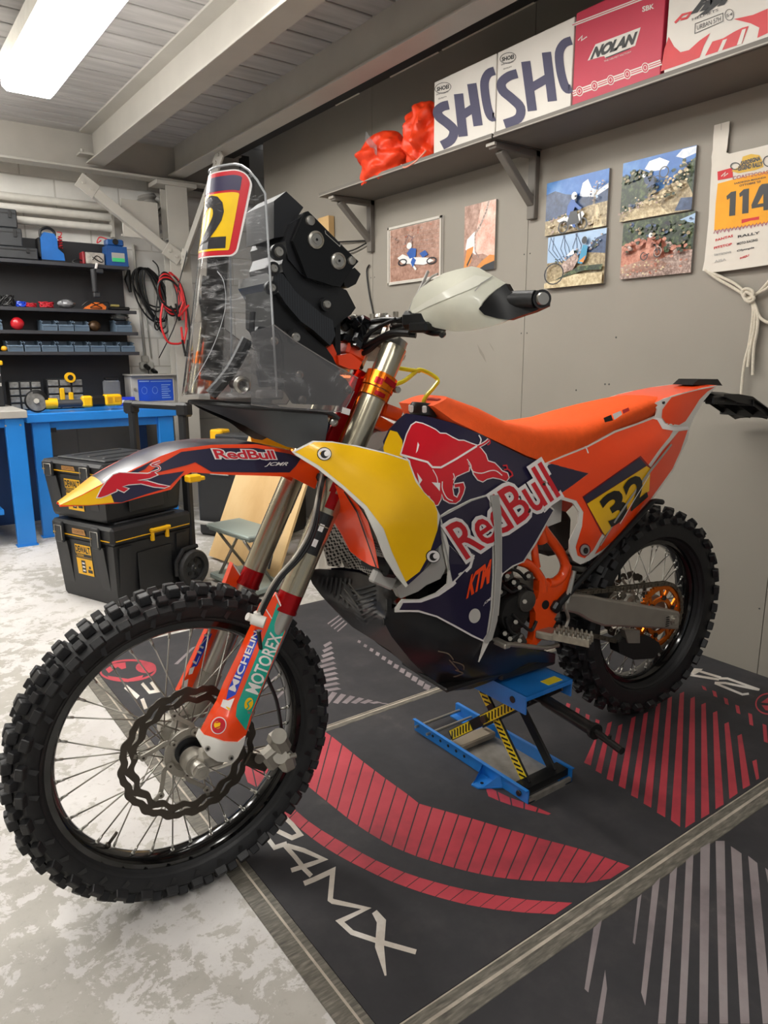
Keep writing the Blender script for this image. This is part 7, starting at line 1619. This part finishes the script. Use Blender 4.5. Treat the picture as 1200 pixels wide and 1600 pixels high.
# orange bags
M_BAG = mat('orange_nylon', '#ea4019', .45, 0, .12, 14, 1.0, 45)
def bag(label, c, rad, seed, tail):
    random.seed(seed); t = thing('nylon_bag', label, 'bag', c)
    ph = [(random.randint(2, 7), random.uniform(2, 9), random.uniform(0, 6), random.uniform(0, 6), random.uniform(.05, .11)) for _ in range(6)]+[(random.randint(8, 13), random.uniform(5, 11), random.uniform(0, 6), random.uniform(0, 6), random.uniform(.008, .018)) for _ in range(6)]
    b = MB(); rows = []; n, k = 44, 72
    for j in range(n+1):
        f = math.pi*j/n; row = []
        for i in range(k):
            a = 2*math.pi*i/k; r = 1.05
            for (p, q, u, v, w_) in ph: r += w_*(1-2*abs(math.sin(p*a*.5*2*.5+u+math.sin(q*f*.6+v)*1.5))**1.4)*math.sin(f)
            x = math.sin(f)**.8*math.cos(a)*rad[0]*r; y = math.sin(f)**.8*math.sin(a)*rad[1]*r; z = math.cos(f)*rad[2]*(.8+.2*r)
            if tail and y > 0: z -= .055*(y/rad[1])**2*(1 if x < 0 else .2); 
            if z < -rad[2]*.82 and x > -rad[0]*.5: z = -rad[2]*.82
            row.append(vv((x, y, z)))
        rows.append(row)
    b.loft(rows, 0, True, True, False); b.build('shell', M_BAG, t); return t
t = bag('crumpled orange nylon bag with a clear strap, left one on the shelf edge', (2.32, 3.185, 2.125), (.115, .165, .118), 4, 1)
MB().loft([[vv((-.095, -.06+.02*i, -.02+.018*i)), vv((-.104-.004*math.sin(i), -.075+.02*i, +.02+.018*i))] for i in range(6)][:6], 0, True, False, False).xf(t=(-.012, -.02, 0)).build('strap', M_CLBAG, t)
t = bag('upright crumpled orange nylon bag beside the first white carton', (2.345, 2.888, 2.160), (.10, .108, .150), 9, 0)
MB().tube(crom([(-.07, .10, -.11), (-.10, .03, -.14), (-.095, -.05, -.125), (-.08, -.10, -.09)], 5), .004).build('hem', mat('pale_hem', '#d8907c', .5), t)

# ================================================================== PICTURES ON THE WALL
def foliage(nm, a, b_, c, sc=60): return ramp_mat(nm, [(.35, a), (.5, b_), (.65, c)], sc, .35, 6, 0, None, 'LINEAR', 0, .7)
PM = {'sky': foliage('print_sky', '#2a62ae', '#3b74bd', '#5a8ecb', 8), 'sky2': mat('print_sky_pale', '#9fbcdc', .3), 'cloud': foliage('print_cloud', '#c6d2e2', '#e6e9ee', '#ffffff', 30), 'mount': foliage('print_mountain', '#22324f', '#34496d', '#4c6084', 30),
      'field': foliage('print_dry_grass', '#75664a', '#a08e6c', '#c9b994', 70), 'tree': foliage('print_trees', '#121d16', '#2b3d28', '#63734a', 60), 'sand': foliage('print_sand', '#a08a66', '#cdbb94', '#e6dab6', 50),
      'dust': foliage('print_red_dust', '#8a4a3a', '#b8735c', '#d8a08a', 25), 'rock': foliage('print_rocks', '#6e5750', '#a58c82', '#d8c4b8', 90), 'dark': mat('print_dark', '#20242c', .35), 'blue': mat('print_blue', '#2a5aa8', .35), 'white': mat('print_white', '#e8e8e6', .35),
      'dirt': foliage('print_track', '#8f6a58', '#a98272', '#bf9a88', 35), 'orange': mat('print_orange', '#d88a3a', .35), 'pink': foliage('print_salt', '#d49480', '#e6b7a6', '#f0cfc2', 20), 'teal': mat('print_teal', '#2f8fb8', .35), 'skin': mat('print_tan', '#b89274', .4)}
KEYS = list(PM); PML = [M_WHITE, mat('print_edge_grey', '#8f8b84', .5)]+[PM[k] for k in KEYS]
def I(k): return KEYS.index(k)+2
def picture(name, label, y0, y1, z0, z1, draw, frame=False, th=.012):
    """y0: left edge seen from the room"""
    cy, cz = (y0+y1)/2, (z0+z1)/2; t = thing(name if name != 'photo_frame' else 'wall_photo', label, 'photo', (WX-.001, cy, cz)); W_, H_ = y0-y1, z1-z0; b = MB().box((-th/2, 0, 0), (th, W_, H_), 1 if not frame else 0)
    f = lambda u, v: vv((-th-.0004, (.5-u)*W_, (v-.5)*H_)); lay = [0]
    def P(pts, k, step=0): lay[0] += 1; patch(b, pts, f, (-.00012*lay[0], 0, 0), I(k), step)
    def S(pts, w_, k, closed=False, sm=0): lay[0] += 1; stroke(b, pts, w_, f, (-.00012*lay[0], 0, 0), I(k), closed, sm)
    m_ = .045 if frame else 0
    draw(P, S); b.build('print', PML, t)
    if frame:
        fr = MB()
        for (a, c, s1, s2) in ((0, H_/2-.006, W_, .012), (0, -H_/2+.006, W_, .012)): fr.box((-th-.003, a, c), (.008, s1, s2))
        for a in (-W_/2+.006, W_/2-.006): fr.box((-th-.003, a, 0), (.008, .012, H_))
        fr.build('frame', mat('white_frame', '#c9c4ba', .5), t)
R_ = [(0, 0), (1, 0), (1, 1), (0, 1)]
def minibike(P, S, cx, cy, s, lean=0, body='dark', suit='blue', hel='white'):
    c_, s_ = math.cos(lean), math.sin(lean); T = lambda x, y: (cx+(x*c_-y*s_)*s*.72, cy+(x*s_+y*c_)*s)
    for wx in (-.5, .5): S([T(wx+.26*math.cos(a), .0+.26*math.sin(a)) for a in np.linspace(0, 6.28, 13)[:-1]], .055*s, 'dark', True)
    P([T(*p) for p in ((-.6, .35), (-.2, .45), (.2, .42), (.5, .55), (.62, .4), (.35, .1), (.0, -.05), (-.25, .1))], body); S([T(.5, 0), T(.38, .55)], .06*s, 'dark'); S([T(-.5, 0), T(-.1, .1)], .06*s, 'dark')
    P([T(*p) for p in ((-.3, .45), (-.05, .45), (.1, .15), (.2, -.1), (.05, -.1), (-.1, .25))], suit); P([T(*p) for p in ((-.35, .5), (-.05, .45), (.12, .85), (.08, 1.1), (-.12, 1.15), (-.3, .9))], suit); S([T(.05, .95), T(.3, .72), T(.42, .66)], .12*s, suit)
    P([T(*p) for p in ell(.03, 1.28, .15, .17, 12)], hel); P([T(*p) for p in ((.05, 1.3), (.2, 1.3), (.15, 1.2), (.05, 1.2))], 'dark')
def dabs(P, pts, ks, n, size, jit, seed=1):
    random.seed(seed)
    for i in range(n):
        a = random.randrange(len(pts)-1); u = random.random(); x = pts[a][0]*(1-u)+pts[a+1][0]*u+random.uniform(-jit, jit); y = pts[a][1]*(1-u)+pts[a+1][1]*u+random.uniform(-jit, jit); r = size*random.uniform(.5, 1.3)
        if r < x < 1-r and r < y < 1-r: P([(x+r*math.cos(t+i)*random.uniform(.6, 1.1), y+r*math.sin(t+i)*random.uniform(.6, 1.1)) for t in (0, 1, 2.1, 3.1, 4.2, 5.2)], ks[i % len(ks)])
def pic1(P, S):
    P(R_, 'sky'); P([(0, .60), (.3, .64), (.6, .60), (1, .7), (1, .45), (0, .5)], 'sky2'); P([(.55, .6), (.6, .85), (.68, .9), (.75, .72), (.85, .66), (1, .75), (1, .5), (.6, .5)], 'cloud')
    P([(0, .78), (.15, .82), (.32, .72), (.5, .66), (.62, .60), (.8, .55), (1, .66), (1, .35), (0, .3)], 'mount'); P([(0, 0), (1, 0), (1, .44), (.7, .42), (.5, .36), (.2, .30), (0, .28)], 'field'); S([(.78, .42), (.80, .6), (.9, .72)], .01, 'field'); S([(.80, .42), (.84, .78)], .01, 'field'); P([(.8, 0), (.95, 0), (.86, .40), (.82, .4)], 'sand')
    dabs(P, [(.02, .27), (.3, .31), (.5, .36)], ['field', 'tree', 'rock'], 30, .02, .03, 2); dabs(P, [(.1, .1), (.9, .15)], ['field', 'sand', 'rock'], 50, .025, .1, 3); dabs(P, [(.78, .5), (.86, .75), (.95, .7)], ['mount', 'sky2', 'rock'], 30, .018, .07, 4)
    minibike(P, S, .50, .10, .42, 0, 'white', 'blue', 'white'); P([(.40, .12), (.62, .12), (.56, .36), (.46, .36)], 'dark'); P([(.24, .24), (.38, .30), (.36, .22), (.28, .20)], 'white')
def pic2(P, S):
    P(R_, 'sky2'); P([(0, 0), (1, 0), (1, .85), (.85, .82), (.7, .66), (.5, .55), (.2, .5), (0, .5)], 'field'); P([(.65, .62), (.85, .85), (1, .9), (1, .55)], 'mount')
    for x in np.linspace(.02, .6, 9): S([(x*.6+.2, .5), (x, .75), (x-.02+.1*math.sin(x*30), .99)], .012, 'mount')
    dabs(P, [(.1, .5), (.5, .6), (.75, .68), (.95, .85)], ['mount', 'rock', 'sky2', 'tree'], 60, .022, .06, 5); dabs(P, [(.1, .1), (.9, .1)], ['sand', 'field'], 40, .03, .08, 6)
    P([(.15, .12), (.4, .2), (.7, .27), (.98, .25), (1, .35), (.6, .36)], 'tree'); P([(0, 0), (1, 0), (1, .2), (.55, .22), (.2, .14), (0, .1)], 'sand')
    S([(.17+.17*math.cos(a), .27+.2*math.sin(a)) for a in np.linspace(0, 6.28, 17)[:-1]], .022, 'dark', True); P([(.28, .42), (.45, .55), (.55, .62), (.6, .5), (.5, .3), (.35, .28)], 'rock'); P([(.58, .42), (.66, .75), (.74, .72), (.72, .5), (.66, .4)], 'teal'); P(ell(.68, .83, .045, .07, 12), 'dark'); P([(.60, .45), (.72, .55), (.68, .42)], 'orange'); P([(.38, .58), (.5, .7), (.52, .6)], 'white')
def pic3(P, S):
    P(R_, 'sky'); P([(.32, .82), (.38, .93), (.52, .95), (.66, .85), (.6, .74), (.42, .75)], 'cloud'); P([(.74, .9), (.82, .99), (1, .99), (1, .88), (.85, .84)], 'cloud'); P([(0, .1), (0, .78), (.14, .74), (.25, .84), (.42, .72), (.5, .5), (.48, .3), (.2, .1)], 'tree')
    P([(.62, .35), (.72, .5), (.85, .65), (.95, .78), (1, .82), (1, 0), (.6, 0)], 'tree'); P([(0, 0), (1, 0), (1, .25), (.9, .5), (.7, .48), (.5, .38), (.3, .25), (0, .12)], 'field'); P([(.05, 0), (.7, 0), (.55, .2), (.42, .38), (.25, .2)], 'sand'); P([(.78, .03), (1, 0), (1, .2), (.85, .22)], 'mount')
    dabs(P, [(.02, .7), (.15, .72), (.26, .8), (.42, .66), (.5, .45), (.4, .3), (.1, .2)], ['tree', 'tree', 'mount', 'field'], 90, .03, .07, 7); dabs(P, [(.6, .4), (.75, .55), (.98, .8), (.8, .35), (.6, .3)], ['tree', 'field', 'sand'], 90, .028, .08, 8); dabs(P, [(.1, .08), (.4, .3), (.6, .2)], ['sand', 'rock', 'field'], 50, .022, .08, 9)
    minibike(P, S, .52, .50, .20, .85, 'mount', 'mount', 'white'); S([(.66+.06*math.cos(a), .66+.085*math.sin(a)) for a in np.linspace(0, 6.28, 17)[:-1]], .016, 'dark', True)
def pic4(P, S):
    P(R_, 'tree'); P([(.8, .9), (1, .97), (1, .8)], 'sky2'); P([(0, .15), (0, .58), (.15, .66), (.3, .58), (.45, .7), (.6, .62), (.7, .45), (1, .38), (1, .15)], 'dust'); P([(0, 0), (1, 0), (1, .38), (.7, .34), (.45, .22), (.2, .16), (0, .12)], 'rock'); P([(0, .22), (.3, .3), (.55, .28), (.7, .18), (.4, .1), (0, .1)], 'dirt')
    dabs(P, [(.05, .9), (.5, .8), (.95, .8), (.9, .5)], ['tree', 'tree', 'mount', 'field', 'dark'], 90, .035, .1, 10); dabs(P, [(.02, .5), (.2, .6), (.5, .62), (.7, .45), (.9, .42)], ['dust', 'dust', 'tree', 'rock'], 80, .035, .07, 11); dabs(P, [(.1, .1), (.9, .2)], ['rock', 'dirt', 'dust', 'sand'], 90, .02, .12, 12)
    minibike(P, S, .50, .36, .26, .1, 'dust', 'dust', 'white'); S([(.60+.05*math.cos(a), .40+.08*math.sin(a)) for a in np.linspace(0, 6.28, 17)[:-1]], .012, 'rock', True)
def pic5(P, S):
    P([(.04, .05), (.96, .05), (.96, .95), (.04, .95)], 'dirt')
    for k in range(5): S([(.04, .52+k*.07), (.5, .55+k*.07+.02*math.sin(k*3)), (.96, .50+k*.08)], .006, 'rock')
    P([(.04, .05), (.96, .05), (.96, .34), (.5, .30), (.04, .3)], 'dirt'); S([(.04, .31), (.45, .32), (.96, .36)], .01, 'skin')
    dabs(P, [(.1, .75), (.9, .8)], ['dirt', 'rock', 'dust'], 40, .02, .15, 13)
    P([(.2, .45), (.3, .50), (.45, .42), (.62, .40), (.8, .36), (.88, .30), (.7, .26), (.5, .30), (.3, .34)], 'white'); P([(.38, .5), (.46, .58), (.56, .55), (.55, .42), (.44, .40)], 'blue'); P([(.62, .46), (.72, .50), (.78, .42), (.68, .38)], 'blue'); P(ell(.43, .62, .05, .055, 12), 'white'); S([(.40, .40), (.5, .28), (.56, .2)], .035, 'white')
    for cx, cy in ((.30, .36), (.84, .31)): S([(cx+.08*math.cos(a), cy+.05*math.sin(a)) for a in np.linspace(0, 6.28, 13)[:-1]], .02, 'dark', True)
    P([(.50, .42), (.56, .36), (.50, .24), (.46, .34)], 'blue'); S([(.35, .66), (.42, .80), (.5, .74), (.44, .68)], .006, 'mount')
def pic6(P, S):
    P(R_, 'dirt'); P([(.55, 1), (1, 1), (1, .15), (.62, .25), (.35, .25), (.4, .6)], 'pink'); S([(.78, 1), (.7, .85), (.5, .65), (.25, .5), (.05, .4)], .05, 'rock'); P([(.1, .5), (.35, .6), (.4, .25), (.25, .3), (.05, .35)], 'white'); P([(0, .05), (.1, .35), (.32, .38), (.25, .15), (.05, .02)], 'orange'); P([(.1, .12), (.3, .3), (.28, .24), (.12, .08)], 'dark'); P([(.35, .02), (.6, .14), (.85, .22), (1, .2), (1, 0), (.4, 0)], 'orange'); P([(.4, 0), (.7, .08), (1, .12), (1, 0)], 'dark'); S([(.36, .55), (.38, .3), (.5, .2)], .03, 'rock')
picture('photo_print', 'photo print of a rider by a lake under mountains, upper left of the four', 2.296, 1.972, 1.660, 1.876, pic1)
picture('photo_print', 'photo print of riders in blue beside bare trees, lower left of the four', 2.276, 1.968, 1.437, 1.652, pic2)
picture('photo_print', 'photo print of a motorcycle doing a wheelie uphill against blue sky, upper right', 1.908, 1.600, 1.664, 1.880, pic3)
picture('photo_print', 'photo print of a rider in a cloud of red dust, lower right', 1.890, 1.583, 1.445, 1.657, pic4)
picture('photo_frame', 'white framed photo of a blue and white motocross bike sliding on dirt', 3.460, 2.995, 1.542, 1.850, pic5, True, .010)
picture('photo_print', 'narrow upright photo print with pink ground and a winding track', 2.822, 2.606, 1.553, 1.864, pic6)
# race bib
t = thing('race_bib', 'white race bib with number 114 on yellow, hanging by its straps', 'bib', (2.54, 1.35, 1.65)); o = -vv((2.54, 1.35, 1.65))
bx = TPS([(1105, 200, 2.543), (1140, 195, 2.547), (1110, 420, 2.535), (1150, 330, 2.538), (1200, 230, 2.546), (1200, 420, 2.530), (1260, 300, 2.54)])
fw_ = lambda x, y: at(x, y, x=bx(x, y)); BB = vv((-.0008, 0, 0)); V9 = lambda x, y: (1090+x/6.155, 180+y/6.155)
b = MB(); sheet(b, [V9(*p) for p in ((165, 98), (312, 58), (305, 160), (295, 240), (290, 300), (280, 360), (310, 372), (420, 345), (560, 315), (680, 285), (900, 230), (905, 140), (1030, 110), (1040, 300), (1060, 1400), (680, 1440), (480, 1470), (300, 1495), (120, 1515), (50, 1495), (70, 1400), (90, 1200), (110, 1000), (125, 700), (140, 480), (138, 400), (150, 330), (155, 200))], fw_, (-1, 0, 0), .003, 0, 12)
K = 4.2
def bp(pts, mi, k=1): patch(b, [V9(*p) for p in pts], fw_, BB*(K+k), mi, 20)
bp([(200, 660), (420, 600), (680, 540), (960, 480), (990, 980), (680, 1035), (400, 1080), (165, 1110), (180, 850)], 1)
bp([(197, 545), (340, 505), (345, 600), (200, 628)], 2); stroke(b, [V9(235, 590), V9(275, 550), V9(262, 590), V9(300, 560)], 1.4, fw_, BB*(K+2), 0)
bp([(330, 540), (400, 500), (430, 440), (440, 400), (520, 375), (600, 385), (625, 430), (640, 500), (560, 530), (400, 560)], 6)
stroke(b, [V9(*p) for p in ell(370, 492, 45, 32, 16)], 1.6, fw_, BB*(K+2), 3, closed=True); stroke(b, [V9(*p) for p in ell(690, 445, 50, 50, 16)], 1.6, fw_, BB*(K+2), 3, closed=True)
letters(b, 'SARDEGNA', [V9(425, 485), V9(610, 435), V9(608, 398), V9(425, 448)], fw_, BB*(K+2), 3, .06); letters(b, 'LEGEND RALLY', [V9(400, 535), V9(630, 488), V9(630, 448), V9(400, 495)], fw_, BB*(K+2), 3, .06)
letters(b, 'COAST2COAST', [V9(345, 625), V9(720, 560), V9(720, 525), V9(345, 590)], fw_, BB*(K+2), 5, .01)
letters(b, 'SARDEGNA-MARANDA', [V9(360, 668), V9(665, 605), V9(665, 590), V9(360, 653)], fw_, BB*(K+2), 3, .03); letters(b, "OTTOBRE '23", [V9(410, 690), V9(612, 648), V9(612, 630), V9(410, 672)], fw_, BB*(K+2), 3, .03)
D1 = lambda q, mi=3: bp(q, mi, 2)
D1([(285, 780), (330, 740), (378, 730), (368, 965), (310, 972), (318, 800), (290, 815)]); D1([(408, 755), (450, 715), (502, 706), (496, 942), (435, 950), (440, 775), (412, 790)]); D1([(525, 865), (600, 690), (625, 665), (700, 655), (700, 910), (640, 918), (640, 880), (528, 900)]); 
bp([(585, 858), (640, 760), (640, 848)], 1, 3)
letters(b, '4', [V9(700, 905), V9(760, 890), V9(760, 640), V9(700, 655)], fw_, BB*(K+1), 3, .05)
bp([(430, 1005), (600, 975), (598, 1005), (520, 1015), (430, 1042)], 2, 2)
for i in range(16): stroke(b, [V9(160+i*36, 1140-i*6+12*math.sin(i*2)), V9(178+i*36, 1105-i*6), V9(192+i*36, 1135-i*6), V9(200+i*36, 1112-i*6)], .9, fw_, BB*(K+1.5), 5)
rowsT = [('FANTAS', 180, 1215, 345, 1170, 2), ('RALLY', 395, 1180, 600, 1140, 3), ('PITSTOP', 165, 1290, 335, 1250, 2), ('MOTO RACING', 385, 1250, 582, 1210, 3), ('terranova', 165, 1355, 330, 1325, 4), ('Olympia', 385, 1320, 550, 1285, 3), ('AISA', 170, 1420, 280, 1398, 4), ('RIEJU', 415, 1392, 500, 1360, 2)]
for (s_, xa, ya, xb, yb, mi) in rowsT: h_ = 22; letters(b, s_, [V9(xa, ya), V9(xb, yb), V9(xb, yb-h_), V9(xa, ya-h_)], fw_, BB*(K+1.5), mi, .03)
stroke(b, [V9(235, 82), V9(232, 145)], .8, fw_, BB*(K+1), 4)
b.xf(t=o).build('cloth', [mat('bib_cloth', '#d9d3c8', .8, 0, .03, 20), mat('bib_yellow', '#eda526', .7), mat('bib_red', '#c93338', .7), M_BLK, M_GREYP, mat('bib_pattern', '#a0526a', .7), mat('bib_gold', '#d8b04a', .7)], t)
G7 = lambda x, y, xx=2.535: at(800+x/3, 300+y/3, x=xx); M_ROPE = mat('white_cotton_rope', '#cfc7b6', .85, 0, .1, 150, .5, 300)
for q in ([(905, 365), (960, 405), (1030, 445), (1085, 480), (1110, 500)], [(925, 375), (985, 400), (1045, 430), (1095, 470)], [(1215, 405), (1185, 440), (1150, 475), (1110, 495)], [(1230, 420), (1190, 455), (1140, 480)], [(1110, 490), (1130, 540), (1125, 620), (1110, 720), (1090, 800), (1078, 900), (1075, 955)], [(1120, 490), (1150, 560), (1150, 640), (1135, 720), (1130, 790), (1128, 858)], [(1115, 495), (1140, 550), (1135, 640), (1115, 740), (1105, 820)], [(1140, 540), (1165, 590), (1200, 612), (1240, 620)]):
    MB().tube(crom([G7(x, y) for x, y in q], 6), .0052, 8).xf(t=o).build('tie_rope', M_ROPE, t)
for q in ([(1080, 480), (1085, 458), (1110, 455), (1130, 470), (1125, 495), (1100, 505)], [(1095, 470), (1120, 480), (1135, 500), (1115, 515), (1090, 500)]): MB().tube(crom([G7(x, y, 2.525) for x, y in q], 5, True), .0055, 8, closed=True).xf(t=o).build('knot', M_ROPE, t)
# things hanging on the wall near the tower
tag(MB().tube(crom([at(577, 414, x=2.545), at(573, 425, x=2.545), at(577, 460, x=2.545), at(584, 495, x=2.545), at(590, 540, x=2.545)], 5), .005).build('hanging_cable', M_BLK), 'thin black cable hanging down the wall left of the framed photo', 'cable')
tag(MB().tube(crom([at(480, 380, x=2.53), at(530, 378, x=2.53), at(572, 376, x=2.54)], 5), .0045).build('wall_cable', M_BLK), 'black cable running level behind the tower, upper one', 'cable')
tag(MB().tube(crom([at(500, 398, x=2.53), at(545, 393, x=2.53), at(572, 380, x=2.535)], 5), .0045).build('wall_cable', M_BLK), 'black cable sagging behind the tower, lower one', 'cable')
tag(MB().box((0, 0, 1.0), (.045, .125, 2.0), 0, None, .003).build('timber_batten', MW, loc=(2.53, 4.10, 0)), 'pale upright timber batten on the wall behind the tower', 'batten')
